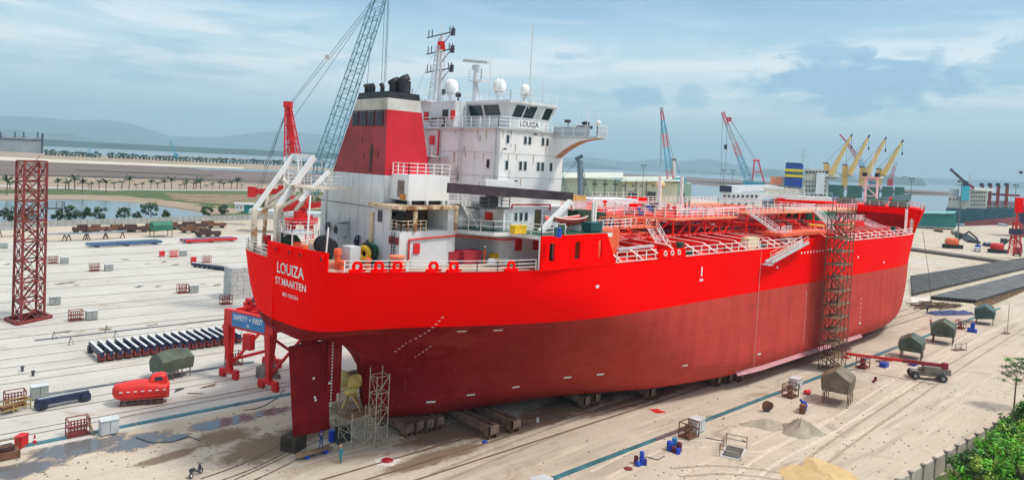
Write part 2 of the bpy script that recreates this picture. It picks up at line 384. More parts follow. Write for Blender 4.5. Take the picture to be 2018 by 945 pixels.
# the ground beyond the yard fence
fieldL = [(-900, 236), (60, 245), (140, 262), (260, 300), (520, 700), (700, 1335), (470, 1690), (320, 1980), (60, 2280), (-900, 2600)]
sheet('tan_soil', fieldL, .01, TANS)
sheet('mudflat', px([(-300, 331), (0, 345), (250, 352), (480, 361), (640, 366), (640, 339), (480, 333), (300, 327), (150, 321), (0, 316), (-300, 303)]), .05, MUDF)
sheet('wet_mud_pool', px([(365, 330), (470, 333), (640, 337), (640, 341), (500, 338), (400, 334)]), .10, POND)
for i, (pts, sd_) in enumerate([([(-250, 366), (0, 374), (100, 372), (220, 376), (330, 372), (480, 376), (640, 378), (640, 400), (480, 413), (400, 403), (300, 391), (200, 385), (0, 381), (-250, 376)], 3), ([(0, 443), (120, 440), (260, 436), (340, 434), (420, 424), (520, 417), (640, 412), (640, 423), (480, 431), (330, 437), (0, 449), (-200, 456), (-200, 449)], 4), ([(340, 402), (420, 405), (430, 410), (360, 409)], 5)]):
    sheet('grass', ragged(px(pts), 6, .25, sd_), (.06, .24, .10)[i], GRASS, 'stuff')
sheet('dry_grass_bank', ragged(px([(330, 381), (480, 384), (640, 384), (640, 398), (480, 404), (400, 400), (340, 392)]), 6, .3, 8), .13, mat('dry grass', (.20, .15, .08), .4, .1, .9), 'stuff')
sheet('pond', ragged(px([(-300, 388), (0, 396), (130, 394), (230, 397), (300, 404), (395, 420), (420, 427), (330, 431), (220, 436), (100, 440), (0, 442), (-300, 452)]), 5, .06, 2), .16, POND)
o = sheet('pond_bank', px([(-300, 379), (0, 385), (150, 384), (240, 386), (330, 396), (440, 415), (420, 421), (330, 407), (230, 397), (130, 393), (0, 395), (-300, 388)]), .2, TANS)
sheet('gravel_track', px([(-300, 355), (0, 365), (200, 372), (480, 374), (640, 376), (640, 378), (480, 376), (200, 374.5), (0, 368), (-300, 358)]), .15, CONC)
sheet('shore_sand', px([(-300, 300), (0, 309), (150, 316), (300, 322), (480, 330), (480, 333), (300, 327), (0, 316), (-300, 303)]), .14, ground_mat('pale sand', (.52, .47, .36), (.6, .55, .45), (.4, .36, .26), sc=.02))
# sand bars and far shores
for nm, pts in (('sand_bar', [(1108, 337), (1300, 345), (1500, 356), (1700, 367), (1875, 377), (1890, 382), (1750, 378), (1500, 365), (1300, 352), (1108, 343)]),
                ('mud_bank', [(1700, 371), (1800, 377), (1870, 381), (1880, 385), (1790, 382), (1700, 376)]),
                ('sand_spit', [(1310, 353), (1420, 358), (1520, 363), (1620, 372), (1500, 370), (1400, 364), (1310, 358)]),
                ('mud_shoal', [(320, 305), (480, 312), (640, 318), (640, 320), (480, 315), (320, 308)])):
    sheet(nm, ragged(px(pts), 4, .12, len(pts)), -1.8, MUDF)
def ridge(name, prof, D, depth, m, base=-2.0, seed=1, kind='structure'):
    """a range of hills at distance D: prof = photo columns and the rows of the crest"""
    rr = random.Random(seed); rows = [[], [], [], [], []]
    xs = [p[0] for p in prof]; n = int((xs[-1]-xs[0])/6)
    for i in range(n+1):
        x = xs[0]+(xs[-1]-xs[0])*i/n; y = float(pchip(xs, [p[1] for p in prof], x))
        d = ray(x, y); h = math.hypot(d[0], d[1]); P = CAMP+d*(D/h); top = max(P[2], base)
        e = np.array([d[0]/h, d[1]/h])
        for k, (off, f) in enumerate(((-.5, 0), (-.22, .62), (0, 1), (.25, .6), (.5, 0))):
            Q = P[:2]+e*depth*(off+rr.uniform(-.015, .015)*(0 < f < 1))
            rows[k].append((Q[0], Q[1], base+(top-base)*f*(1+(rr.uniform(-.03, .03) if f != 1 else 0))))
    return tag(M().grid(rows).build(name, m, smooth=True), kind=kind)
ridge('far_mountains', [(-400, 240), (-150, 232), (0, 229), (60, 230), (150, 237), (200, 236), (245, 241), (300, 256), (340, 268), (420, 270), (500, 262), (560, 258), (640, 266), (760, 276), (900, 300)], 20000, 3600, HILL, seed=2)
ridge('foothills', [(-400, 262), (-100, 262), (30, 254), (70, 262), (130, 262), (175, 274), (260, 285), (330, 291)], 14000, 1800, HILL, seed=3)
ridge('right_mountains', [(1060, 318), (1150, 309), (1200, 315), (1245, 318), (1300, 313), (1340, 318), (1390, 313), (1440, 322), (1500, 331), (1600, 336), (1700, 345), (1850, 352), (1960, 356), (2100, 362)], 18000, 3000, HILL, seed=4)
ridge('low_hills', [(1080, 330), (1130, 317), (1165, 322), (1240, 333), (1300, 338), (1370, 334), (1380, 338), (1396, 334), (1410, 339), (1480, 341), (1500, 336), (1520, 333), (1545, 340)], 11000, 900, HILL, seed=5)
for k, pr in enumerate(([(1628, 350), (1640, 342), (1655, 338), (1672, 342), (1688, 352)], [(1734, 356), (1745, 343), (1760, 341), (1772, 347), (1784, 345), (1797, 350), (1800, 358)], [(1752, 358), (1765, 350), (1782, 344), (1802, 349), (1815, 347), (1826, 362)], [(1688, 352), (1700, 346), (1712, 344), (1728, 350), (1736, 356)])):
    ridge('islet', [(a, b+3) for a, b in pr], 8000, 400, HILL, seed=6+k)
ridge('far_shore', [(-400, 262), (0, 272), (90, 275), (200, 281), (300, 286), (480, 294), (640, 301), (760, 305)], 5200, 900, FAR, seed=11)
# rail tracks and joints let into the yard
rt = M()
for y, x0, x1, ww in [(20.6, -60, 30, .18), (22.1, -60, 30, .18), (27.2, -60, 12, .2), (29.6, -60, 6, .14), (40.2, -60, 40, .16), (43.6, -60, 40, .16), (47.6, -60, -6, .16), (52, -60, 60, .16), (57.5, -60, 60, .2), (64.5, -60, 90, .28), (71, -80, 90, .16), (79, -80, 90, .2), (84, -80, 90, .16), (93, -80, 120, .3), (104, -80, 120, .22), (113, -80, 120, .3), (124, -80, 120, .3), (136, -80, 150, .35), (150, -80, 150, .35), (166, -80, 150, .4)]:
    rt.box(x0, x1, y-ww/2, y+ww/2, -.02, .03)
tag(rt.build('rail_tracks', mat('track steel', (.14, .125, .115), .3, .5, .6)), kind='structure')
rt = M()
for y in (-6.2, -8.6, -11.4): rt.box(-30, 150, y-.11, y+.11, -.02, .05)
tag(rt.build('slipway_rails', mat('rusty track', (.16, .10, .06), .3, .5, .7)), kind='structure')
def trench(name, y, x0, x1, ww, segs, m1, m2):
    a, b = M(), M(); rr = random.Random(int(y*7)); x = x0; i = 0
    while x < x1:
        L = min(segs*rr.uniform(.8, 1.2), x1-x); (b if rr.random() < .18 else a).box(x, x+L-.12, y-ww/2, y+ww/2, -.03, .09+.02*rr.random()); x += L; i += 1
    tag(a.build(name, m1), kind='structure')
    if b.v: tag(b.build(name, m2), kind='structure')
TCOV = mat('teal trench cover', (.04, .15, .18), .3, .5, .5, col2=(.13, .15, .16), thr=(.5, .75))
BCOV = mat('grey trench cover', (.10, .115, .14), .3, .5, .55)
trench('trench_cover', 17.6, -60, 9.5, .75, 5, TCOV, BCOV)
trench('trench_cover', 33.2, -40, 8, .6, 6, BCOV, TCOV)
trench('trench_cover', 61.0, -14, 60, .5, 6, BCOV, TCOV)
trench('trench_cover', -19.0, 6, 175, .62, 5, TCOV, mat('brown trench cover', (.13, .09, .09), .3, .6, .6))
# spilled paint
sheet('paint_spill', ragged(px([(738, 905), (760, 898), (790, 905), (775, 917), (745, 916)]), 6, .4, 33), .012, mat('white paint spill', (.66, .60, .56), .1, 1, .6))
o = M().lathe(at(763, 907), [(0, .0), (.62, .02), (.5, .16), (.25, .28), (0, .33)], n=9).build('paint_heap', mat('paint red heap', (.33, .008, .012), .2, 1, .4)); tag(o, 'small heap of dark red paint on a white spill near the stern', 'paint heap')
sheet('paint_spill', ragged(px([(1278, 806), (1295, 804), (1312, 812), (1295, 814)]), 6, .4, 34), .012, mat('red paint spill', (.6, .02, .02), .2, 1, .5))
# sand heaps
def heap(name, label, p, r, h, m, seed, sx=1.6, rz=0.0):
    rr = random.Random(seed); rows = []
    for j in range(9):
        t = j/8; row = []
        for i in range(25):
            a = 2*math.pi*i/24; q = r*t*(1+.16*math.sin(3*a+seed)+.10*math.sin(5*a+2*seed))
            z = h*max(0, (1-t)**1.05)*(1+.10*math.sin(4*a+seed*2)*t*2)+(.07*h*math.sin(7*a+5*t+seed)*math.sin(math.pi*t)+rr.uniform(-.05, .05)*h*(0 < t < 1))-.03
            x, y = q*sx*math.cos(a), q*math.sin(a)
            row.append((x*math.cos(rz)-y*math.sin(rz), x*math.sin(rz)+y*math.cos(rz), z))
        rows.append(row)
    o = M().grid(rows[::-1]).build(name, m, smooth=True); o.location = p; return tag(o, label, 'sand heap')
GSAND = ground_mat('grey sand heap', (.33, .28, .21), (.38, .33, .26), (.28, .23, .17), sc=.6)
heap('sand_heap', 'tall pointed grey sand heap on the pale ground right of the trench', at(1578, 851), 2.0, 1.75, GSAND, 2, 1.3, -.6)
heap('sand_heap', 'long low grey sand heap beside the tall pointed one', at(1510, 838), 1.7, .9, GSAND, 5, 1.7, -.75)
heap('sand_heap', 'low tan sand heap next to the railed pit', at(1437, 856), 1.7, .8, SAND, 3, 1.6, .5)
heap('sand_heap', 'broad yellow sand heap at the bottom edge of the picture', at(1640, 962), 3.6, 1.1, YSAND, 4, 2.2, .75)

sheet('scrub_line', ragged(px([(-200, 344), (100, 347), (300, 351), (480, 357), (640, 362), (640, 360), (480, 355.5), (300, 349.5), (100, 345.5), (-200, 342)]), 5, .2, 41), .26, mat('dark scrub', (.045, .05, .03), .4, .05, .9), 'stuff')
sheet('scrub_line', ragged(px([(150, 336), (300, 342), (420, 347), (420, 345.5), (300, 340), (150, 334.5)]), 5, .2, 42), .27, mat('dark scrub', (.045, .05, .03)), 'stuff')
TRL = mat('pale tyre track', (.56, .48, .385), .12, 1.5, .9); TRD = mat('dark tyre track', (.12, .08, .05), .25, 1.5, .8); TRS = mat('sand tyre track', (.33, .265, .195), .15, 1.5, .9)
def track(pts, m, gauge=1.9, ww=.42, z=.006):
    P = [Vector(at(*p)) for p in pts]; xs = list(range(len(P))); q = np.linspace(0, len(P)-1, 14*len(P)); X, Y = pchip(xs, [p.x for p in P], q), pchip(xs, [p.y for p in P], q); rr = random.Random(len(pts)*7+int(P[0].x))
    for s in (-1, 1):
        rows = []
        for i in range(len(q)):
            j, k = max(i-1, 0), min(i+1, len(q)-1); d = Vector((X[k]-X[j], Y[k]-Y[j], 0)).normalized(); n = Vector((-d.y, d.x, 0)); c_ = Vector((X[i], Y[i], z))+n*gauge/2*s; e = ww/2*rr.uniform(.55, 1.15); rows.append([tuple(c_-n*e), tuple(c_+n*e)])
        tag(M().grid(rows[::-1]).build('tyre_track', m), kind='structure')
track([(1462, 950), (1500, 915), (1545, 888), (1620, 850), (1700, 800), (1780, 748), (1850, 704), (1935, 652)], TRL)
track([(1560, 950), (1640, 885), (1760, 803), (1880, 723), (2012, 642)], TRS, z=.010)
track([(1330, 930), (1420, 925), (1520, 935), (1600, 952)], TRS, z=.014)
track([(1180, 935), (1290, 880), (1400, 875), (1500, 880), (1620, 820)], TRL, z=.018)
track([(405, 948), (470, 925), (530, 898), (580, 868), (640, 835)], TRD, 1.6, .3); track([(470, 950), (540, 918), (600, 888), (680, 852)], TRD, 1.5, .26, .010)
track([(860, 940), (1000, 885), (1150, 830), (1300, 785)], TRS, z=.010)
rr = random.Random(77); st = M()
for i in range(900):
    x, y = (rr.uniform(10, 90), rr.uniform(-41, -14)) if i % 3 else (rr.uniform(-24, 12), rr.uniform(-4, 15)); s_ = rr.uniform(.04, .13); st.k = i % 2
    st.add([(x+s_*a*rr.uniform(.6, 1.2), y+s_*b_*rr.uniform(.6, 1.2), z_) for a, b_, z_ in ((-1, -1, 0), (1, -1, 0), (1, 1, 0), (-1, 1, 0), (0, 0, s_))], [(0, 1, 4), (1, 2, 4), (2, 3, 4), (3, 0, 4)])
tag(st.build('rubble', [mat('grey stones', (.16, .135, .11), .3, 2, .9), mat('tan stones', (.30, .24, .175), .3, 2, .9)]), kind='stuff')
# ================================================================== the tanker
YC, ZW, ZD = 1.2, 13.76, 19.66
ship = thing('tanker_ship', 'long red and dark red tanker standing on bogies in the yard, white accommodation block aft', 'ship')
HB = {1.6: ([5.9, 8.4, 12.5, 19, 26, 32, 39, 42.5, 47, 56, 62, 100, 110, 120, 130, 137, 142], [0, .5, 2.6, 4.3, 5.7, 7.7, 10.6, 11.9, 13, 14.6, 15.2, 15.2, 14.8, 13.2, 9.8, 5.5, 0]),
      2.6: ([5.8, 8.4, 12.5, 19, 26, 32, 39, 42.5, 47, 56, 62, 104, 112, 122, 132, 139, 144], [0, 1, 3.5, 5.6, 7.2, 9.4, 12.3, 13.6, 14.7, 16, 16.5, 16.4, 15.9, 14, 10.2, 5.6, 0]),
      4.2: ([5.5, 7, 9, 12.5, 19, 26, 32, 39, 47, 56, 108, 116, 124, 134, 141, 146], [0, .9, 1.9, 4.4, 7, 9, 11.3, 14, 16, 17, 17, 16.2, 14.2, 9.8, 5, 0]),
      7.0: ([5.2, 7, 9, 12.5, 19, 26, 32, 39, 47, 54, 108, 118, 126, 135, 142, 147], [0, .8, 2.1, 5.2, 8.6, 11.2, 13.4, 15.6, 16.8, 17, 17, 16.2, 14, 9.8, 5, 0]),
      10.5: ([1.5, 3, 5, 9.5, 14, 20, 27, 36, 46, 110, 119, 127, 136, 143, 147.5], [0, .7, 3.1, 6.9, 9.7, 12.6, 14.9, 16.5, 17, 17, 16.2, 14, 9.6, 4.8, 0]),
      13.76: ([-4.0, -3.85, -3.5, -2.9, -1.5, 1.58, 5, 9.5, 14.2, 20.5, 26.8, 36, 111, 119, 127, 136, 143, 147.5], [0, 3, 5.2, 6.6, 7.5, 8.4, 9.6, 11.7, 13.6, 15.6, 16.7, 17, 17, 16.2, 14.1, 9.7, 4.8, 0]),
      16.5: ([-4.2, -4.1, -3.8, -3.3, -2.3, 0, 3, 7, 12, 18, 24, 32, 112, 120, 128, 137, 144, 148.5], [0, 3.5, 6.2, 7.9, 9, 10.1, 11.3, 13.2, 15.1, 16.4, 16.9, 17, 17, 16.2, 14.2, 9.9, 5, 0]),
      19.66: ([-4.3, -4.2, -3.95, -3.5, -2.5, 0, 3, 7, 12, 15.5, 20, 26, 113, 121, 129, 138, 146, 150.5], [0, 3.8, 6.9, 8.7, 9.8, 11, 12.1, 14.2, 16, 16.7, 16.95, 17, 17, 16.3, 14.3, 10.3, 5.2, 0])}
HZ = sorted(HB)
_GX = np.concatenate([np.linspace(-4.3, 8, 180), np.linspace(8.2, 154, 340)]); _GZ = np.linspace(HZ[0], HZ[-1], 70)
_lv = np.array([np.where((_GX >= HB[k][0][0]) & (_GX <= HB[k][0][-1]), pchip(*HB[k], _GX), 0.0) for k in HZ])
_GH = np.array([pchip(HZ, _lv[:, i], _GZ) for i in range(len(_GX))])
def hbz(x, z):
    z = min(max(z, HZ[0]), HZ[-1]); j = min(int((z-HZ[0])/(_GZ[1]-_GZ[0])), 68); t = (z-_GZ[j])/(_GZ[1]-_GZ[0])
    return float(np.interp(x, _GX, _GH[:, j])*(1-t)+np.interp(x, _GX, _GH[:, j+1])*t)
ZKX = ([-4.3, -3.9, -3.3, -2, 0, 2, 3.6, 4.7, 5.3, 5.7, 6.0, 6.4, 6.9, 7.6, 9], [13.3, 12.8, 12.4, 11.95, 11.35, 10.75, 10.2, 9.5, 8.6, 7.2, 5.0, 3.2, 2.2, 1.7, 1.6])
ZKB = ([9, 138, 142, 144.5, 146.5, 147.5, 148.5, 150.5], [1.6, 1.6, 1.9, 3, 5.5, 10, 14.5, 19.3])
def zk(x): return float(pchip(*ZKX, x)) if x < 9 else float(pchip(*ZKB, x))
_TX = np.linspace(-4.3, 3, 220)
def side_x(z, hb):            # x of the stern surface at height z and half breadth hb
    j = min(max(int((z-HZ[0])/(_GZ[1]-_GZ[0])), 0), 68); t = min(max((z-_GZ[j])/(_GZ[1]-_GZ[0]), 0), 1)
    v = np.interp(_TX, _GX, _GH[:, j])*(1-t)+np.interp(_TX, _GX, _GH[:, j+1])*t
    return float(np.interp(hb, np.maximum.accumulate(v)+np.arange(220)*1e-9, _TX))
SX = [-4.3, -4.29, -4.25, -4.2, -4.1, -4, -3.9, -3.75, -3.6, -3.4, -3.15, -2.8, -2.3, -1.6, -.8, 0, 1, 2, 3, 3.8, 4.5, 5, 5.3, 5.6, 5.8, 6, 6.2, 6.5, 6.9, 7.4, 8, 9, 10.5, 12.5, 14.5, 17, 20, 23, 26, 29, 32, 35, 38, 41, 44, 47, 51, 56, 62, 70, 80, 90, 100, 106, 110, 113, 116, 119, 122, 125, 128, 131, 134, 136.5, 139, 141, 143, 144.5, 145.7, 146.7, 147.5, 148.2, 149, 149.8, 150.45]
def rowz(x):
    k = zk(x); a = [k, k+.02]; t1 = [.03, .07, .12, .18, .26, .36, .48, .62, .76, .88, 1.0]
    b = [k+(ZW-k)*t for t in t1] if k < ZW-.05 else [k+.02+(.01*i) for i in range(11)]
    top = [max(k, ZW)+.02+(ZD-max(k, ZW)-.02)*t for t in (0, .2, .4, .6, .8, 1)]
    return a+b+top
hm = M(); st_, pt_ = [], []
for x in SX:
    zs = rowz(x); r1, r2 = [], []
    for j, z in enumerate(zs):
        h = hbz(x, max(z, HZ[0])) if j else 0.0
        if j == 1: h = hbz(x, max(z, HZ[0]))*.985
        r1.append((x, YC-h, z)); r2.append((x, YC+h, z))
    st_.append(r1); pt_.append(r2[::-1])
hm.grid(st_); hm.grid(pt_)
n = len(rowz(0)); nr = len(SX)-1
for half in range(2):
    for j in range(nr):
        for i in range(n-1):
            f = half*nr*(n-1)+j*(n-1)+i; q = i if half == 0 else n-2-i
            hm.m[f] = 1 if q >= 12 else 0
BOT = None
def hull_mats():
    m = bpy.data.materials.new('bottom paint'); m.use_nodes = True; t = NT(m.node_tree); b = t.n['Principled BSDF']; b.inputs['Roughness'].default_value = .65; b.inputs['Specular IOR Level'].default_value = .06
    g = t.new('ShaderNodeNewGeometry').outputs['Position']; s_ = t.new('ShaderNodeSeparateXYZ'); t.link(g, s_.inputs[0])
    cv = t.new('ShaderNodeCombineXYZ'); t.link(s_.outputs[0], cv.inputs[0]); t.link(s_.outputs[2], cv.inputs[1])
    br = t.new('ShaderNodeTexBrick'); t.link(cv.outputs[0], br.inputs[0])
    for k_, v_ in (('Scale', 1), ('Mortar Size', .05), ('Brick Width', 7.8), ('Row Height', 2.4), ('Mortar Smooth', .6), ('Bias', -.1)): br.inputs[k_].default_value = v_
    br.inputs['Color1'].default_value = (1, 1, 1, 1); br.inputs['Color2'].default_value = (.86, .86, .86, 1); br.inputs['Mortar'].default_value = (.55, .55, .55, 1)
    n1 = t.noise(t.scalev(g, (.5, .5, .08)), 1.0, 7, .65); n2 = t.noise(g, .12, 6, .6)
    c = t.mix(t.ramp(n2, .35, .65), (.17, .006, .008), (.23, .012, .014))
    c = t.mix(t.math('MULTIPLY', t.ramp(n1, .5, .75), .3), c, (.13, .006, .008))
    chalk_shade = t.ramp(s_.outputs[0], 8, 48)                              # midship paint chalkier; newer stern also darkened as shade on its down-facing plates
    c = t.mix(t.math('MULTIPLY', chalk_shade, .85), c, t.mix(t.ramp(n1, .38, .7), (.66, .085, .062), (.54, .066, .050)))
    n3 = t.noise(t.scalev(g, (.16, .16, .3), (4, 1, 2)), 1.0, 8, .7, .6); c = t.mix(t.math('MULTIPLY', t.ramp(n3, .5, .66), .35), c, (.36, .055, .042)); n4 = t.noise(t.scalev(g, (2.4, 2.4, .2), (2, 7, 1)), 1.0, 5, .6); c = t.mix(t.math('MULTIPLY', t.ramp(n4, .58, .75), .35), c, (.40, .15, .12))
    c = t.mix(.55, c, br.outputs['Color'], 'MULTIPLY')
    t.link(c, b.inputs['Base Color']); return m
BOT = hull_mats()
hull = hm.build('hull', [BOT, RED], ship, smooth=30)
if True:
    me = hull.data; import bmesh
    bm = bmesh.new(); bm.from_mesh(me); bmesh.ops.remove_doubles(bm, verts=bm.verts, dist=.0005); bmesh.ops.recalc_face_normals(bm, faces=bm.faces); bm.to_mesh(me); bm.free()
def plan(x, z=ZD, d=0.0): return max(hbz(x, z)-d, 0.02)
# decks
def deck(name, xs, z, m, inset=.05):
    a = M(); a.grid([[(x, YC-plan(x, ZD, inset), z), (x, YC, z+.25*min(1, plan(x)/17)), (x, YC+plan(x, ZD, inset), z)] for x in xs]); o = a.build(name, m, ship)
    if o.data.polygons[0].normal.z < 0: o.data.flip_normals()
    return o
deck('poop_deck', [x for x in SX if x <= 26]+[27.2], ZD-.03, mat('poop deck', (.42, .30, .22), .3, .4, .8, col2=(.38, .08, .05), thr=(.5, .65)))
deck('main_deck', [27.2]+[x for x in SX if x > 28], ZD-.03, DRED)
# pale trim strip along the sheer
for s in (-1, 1):
    for X_ in ([x for x in SX if -1.8 < x < 15], [27.2]+[x for x in SX if 28 < x < 126]):
        a = M(); a.grid([[(x, YC+s*plan(x), ZD+.06), (x, YC+s*(plan(x)-.55), ZD+.06), (x, YC+s*(plan(x)-.55), ZD-.05)][::-s] for x in X_]); a.build('sheer_strake_trim', PINK, ship)
# stern bulwark (raised middle part) and its mooring holes
def along(xs, z0, z1, th, side=-1):
    b = M()
    for p, q in zip(xs, xs[1:]):
        b.slab([(p, YC+side*plan(p), z0), (q, YC+side*plan(q), z0), (q, YC+side*plan(q), z1), (p, YC+side*plan(p), z1)], (.0, -side*th, 0))
    return b
b = M(); rows = []
ang = [(side_x(ZD, abs(h)), h) for h in [-8.9, -8.4, -7.8, -7, -6, -4.5, -3, -1.5, 0, 1.6]]
for (x0, h0), (x1, h1) in zip(ang, ang[1:]): b.slab([(x0, YC+h0, ZD-.02), (x1, YC+h1, ZD-.02), (x1, YC+h1, 21.35), (x0, YC+h0, 21.35)], (.14, 0, 0))
b.build('stern_bulwark', RED, ship)
for yy in (-7.2, -4.2, -2.2, .6):
    x = side_x(ZD, abs(yy-YC))-.06
    f = M().torus((x, yy, 20.75), .3, .09, (1, 0, 0)); f.k = 1; f.lathe((x-.015, yy, 20.75), [(.27, 0), (.27, .02)], (1, 0, 0)); f.build('mooring_hole', [RED, BLACK], ship)
# raised side (B deck) with three slots
def plate_x(name, x0, x1, y, z0, z1, holes, m, th=.18, slope=None):
    b = M(); xs = sorted({x0, x1, *[h[0] for h in holes], *[h[1] for h in holes]})
    for p, q in zip(xs, xs[1:]):
        hh = sorted([h for h in holes if h[0] <= p+1e-6 and h[1] >= q-1e-6], key=lambda h: h[2]); z = z0
        for h in hh: b.box(p, q, y, y+th, z, h[2]); z = h[3]
        b.box(p, q, y, y+th, z, z1)
    if slope: b.slab([(x1, y, z0), (slope, y, z0), (x1+.35, y, z1), (x1, y, z1)], (0, th, 0))
    return b.build(name, m, ship)
plate_x('raised_side', 15.35, 25.0, -15.84, ZD-.05, 23.05, [(16.5, 17.3, 20.5, 22.3), (20.3, 21.1, 20.5, 22.3), (24.0, 24.55, 20.5, 22.3)], RED, slope=27.1)
plate_x('raised_side', 15.35, 25.0, 18.05, ZD-.05, 23.05, [], RED, slope=27.1)
plate_x('side_bulwark', 35.0, 40.0, -15.84, ZD, 20.75, [], RED, slope=40.6)
for xx in (36.2, 37.6, 39): M().torus((xx, -15.88, 20.3), .26, .1, (0, 1, 0)).build('mooring_hole', PINK, ship)
plate_x('side_bulwark', 72.6, 86.6, -15.84, ZD, 20.65, [], RED, slope=87.2)
# round fairleads standing on the poop edge
for x in (.6, 2.2, 5.2, 6.9, 12.4, -1.2):
    yy = YC-plan(x)-.02; d = Vector((plan(x+.3)-plan(x-.3), .6, 0)).normalized()
    f = M().torus((x, yy+.15, 20.2), .36, .15, (-d.x, -d.y, 0), n=12); f.prism([(x-.75, yy+.05), (x+.75, yy-.1), (x+.75, yy+.3), (x-.75, yy+.35)], ZD, ZD+.3); f.build('fairlead_ring', RED, ship)
# ---------------------------------------------------------------- lettering and marks
def on_transom(name, body, yc, zc, size, xs=1.0):
    x0 = min(side_x(zc, abs(yc-YC)), side_x(zc-.6, abs(yc-YC)))
    dy = .25; tx = (side_x(zc, abs(yc-dy*6-YC))-side_x(zc, abs(yc+dy*6-YC)))
    slope = (side_x(zc+1.2, abs(yc-YC))-side_x(zc-1.2, abs(yc-YC)))
    o = text_mesh(name, body, size, RAILW, ship, frame4((x0-.10, yc, zc), (tx, -3.0, 0), (slope, 0, 2.4)), .03, xs)
    for v in o.data.vertices:                           # lay the letters on the curved plating
        xsurf = side_x(v.co.z, abs(v.co.y-YC)); v.co.x = xsurf-.05
    return o
on_transom('name_lettering', 'LOUIZA', -2.15, 19.0, 1.5, .95)
on_transom('port_lettering', 'ST.MAARTEN', -2.2, 17.72, .98, 1.0)
on_transom('number_lettering', 'IMO 9281554', -2.2, 16.6, .5, 1.05)
def mark(x, z, w_, h_):
    y = YC-hbz(x, z)-.03; y2 = YC-hbz(x+w_, z)-.03; y3 = YC-hbz(x, z+h_)-.03; y4 = YC-hbz(x+w_, z+h_)-.03
    M().add([(x, y, z), (x+w_, y2, z), (x+w_, y4, z+h_), (x, y3, z+h_)], [(0, 1, 2, 3)]).build('draught_mark', RAILW, ship)
for z in np.arange(9.9, 15, .42): mark(7.2, z, .2, .1)
for x in (9.5, 13): mark(x+.5, 13.0, .9, .14)
for x, z in ((12, 3.4), (16, 4.0), (21, 4.5), (27, 5.2), (31, 5.3), (43, 5.4), (60, 4.6), (95.5, 4.8)): mark(x, z, .9, .22)
for x, z in ((24, 17.2), (64, 16.7), (93, 16.6), (105, 15)): mark(x, z, .5, .3)
for z in np.arange(6.5, 11, .42): mark(9.5, z, .07, .2)
for z in np.arange(4.5, 12.4, .45): mark(74.2, z, .09, .25)
for z in np.arange(5.0, 9.5, .8): mark(95.8, z, .1, .45)
for i in range(12): mark(71.5+1.05*i, 18.4, .35, .32)
mark(44.2, 17.0, .28, 1.2); mark(43.95, 16.4, .8, .25)
M().bar((59.2, -15.86, 19.4), (59.0, -15.87, 3.2), .04).build('plumb_line', mat('cord', (.6, .45, .38), .1, 1, .8), ship)
# bilge keel
b = M(); xs = np.linspace(56, 98, 22); rows = [[], []]
for x in xs:
    h = hbz(x, 2.5); rows[0].append((x, YC-h+.05, 2.65)); rows[1].append((x, YC-h-.45, 2.1))
b.grid(rows); o = b.build('bilge_keel', mat('pink primer', (.52, .24, .25), .1, 1, .6), ship); so_ = o.modifiers.new('thick', 'SOLIDIFY'); so_.thickness = .1
# ---------------------------------------------------------------- rudder, horn, propeller
def foil(b, pts_top, pts_bot, th): pass
rud = M()
def rudsec(x0, x1, z, t): return [(x0, YC, z), (x0+(x1-x0)*.35, YC-t*.8, z), (x0+(x1-x0)*.75, YC-t, z), (x1, YC-.18, z), (x1, YC+.18, z), (x0+(x1-x0)*.75, YC+t, z), (x0+(x1-x0)*.35, YC+t*.8, z)]
s1 = rudsec(-2.45, 1.55, 10.85, .42); s2 = rudsec(-1.62, 2.4, 1.55, .34)
rud.add(s1+s2, [tuple(range(7)), tuple(range(13, 6, -1))]+[(i, 7+i, 7+(i+1) % 7, (i+1) % 7) for i in range(7)])
o = rud.build('rudder', mat('rudder red', (.20, .010, .012), .3, .25, .6, spec=.08), ship); bm = bmesh.new(); bm.from_mesh(o.data); bmesh.ops.recalc_face_normals(bm, faces=bm.faces); bm.to_mesh(o.data); bm.free()
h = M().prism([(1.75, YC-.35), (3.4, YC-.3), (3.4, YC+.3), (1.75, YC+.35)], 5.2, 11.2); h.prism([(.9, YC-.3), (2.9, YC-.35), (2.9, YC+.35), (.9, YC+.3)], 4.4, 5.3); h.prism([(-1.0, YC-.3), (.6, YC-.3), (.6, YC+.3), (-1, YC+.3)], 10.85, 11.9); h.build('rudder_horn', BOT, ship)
for z in np.arange(4.0, 10.7, .33): M().box(2.2, 2.32, YC-.42, YC-.36, z, z+.16).build('horn_mark', RAILW, ship)
for x, z in ((.4, 4.9), (.3, 5.2), (.1, 7.2), (1.9, 6.4)): M().box(x, x+.22, YC-.45, YC-.41, z, z+.22).build('rudder_mark', RAILW, ship)
PX, PZ = 4.75, 5.0
pr = M(); pr.lathe((PX-.75, YC, PZ), [(.15, 0), (.45, .25), (.55, .8), (.6, 1.35)], (1, 0, 0), 14)
for k in range(4):
    a0 = k*math.pi/2+.5; rows = []
    for i in range(9):
        t = i/8; r = .45+2.35*t; ch = (1.5*math.sin(math.pi*min(1, .18+.75*t))+.1)*(1 if t < .9 else .6); pit = 1.05-.62*t; row = []
        for j in range(7):
            u = (j/6-.5)*ch; sk = .5*t*t; ph = a0+(u*math.cos(pit)+sk)/max(r, .7)
            row.append((PX+u*math.sin(pit), YC+r*math.cos(ph), PZ+r*math.sin(ph)))
        rows.append(row)
    pr.grid(rows)
o = pr.build('propeller', BRASS, ship, smooth=True); o.modifiers.new('t', 'SOLIDIFY').thickness = .08
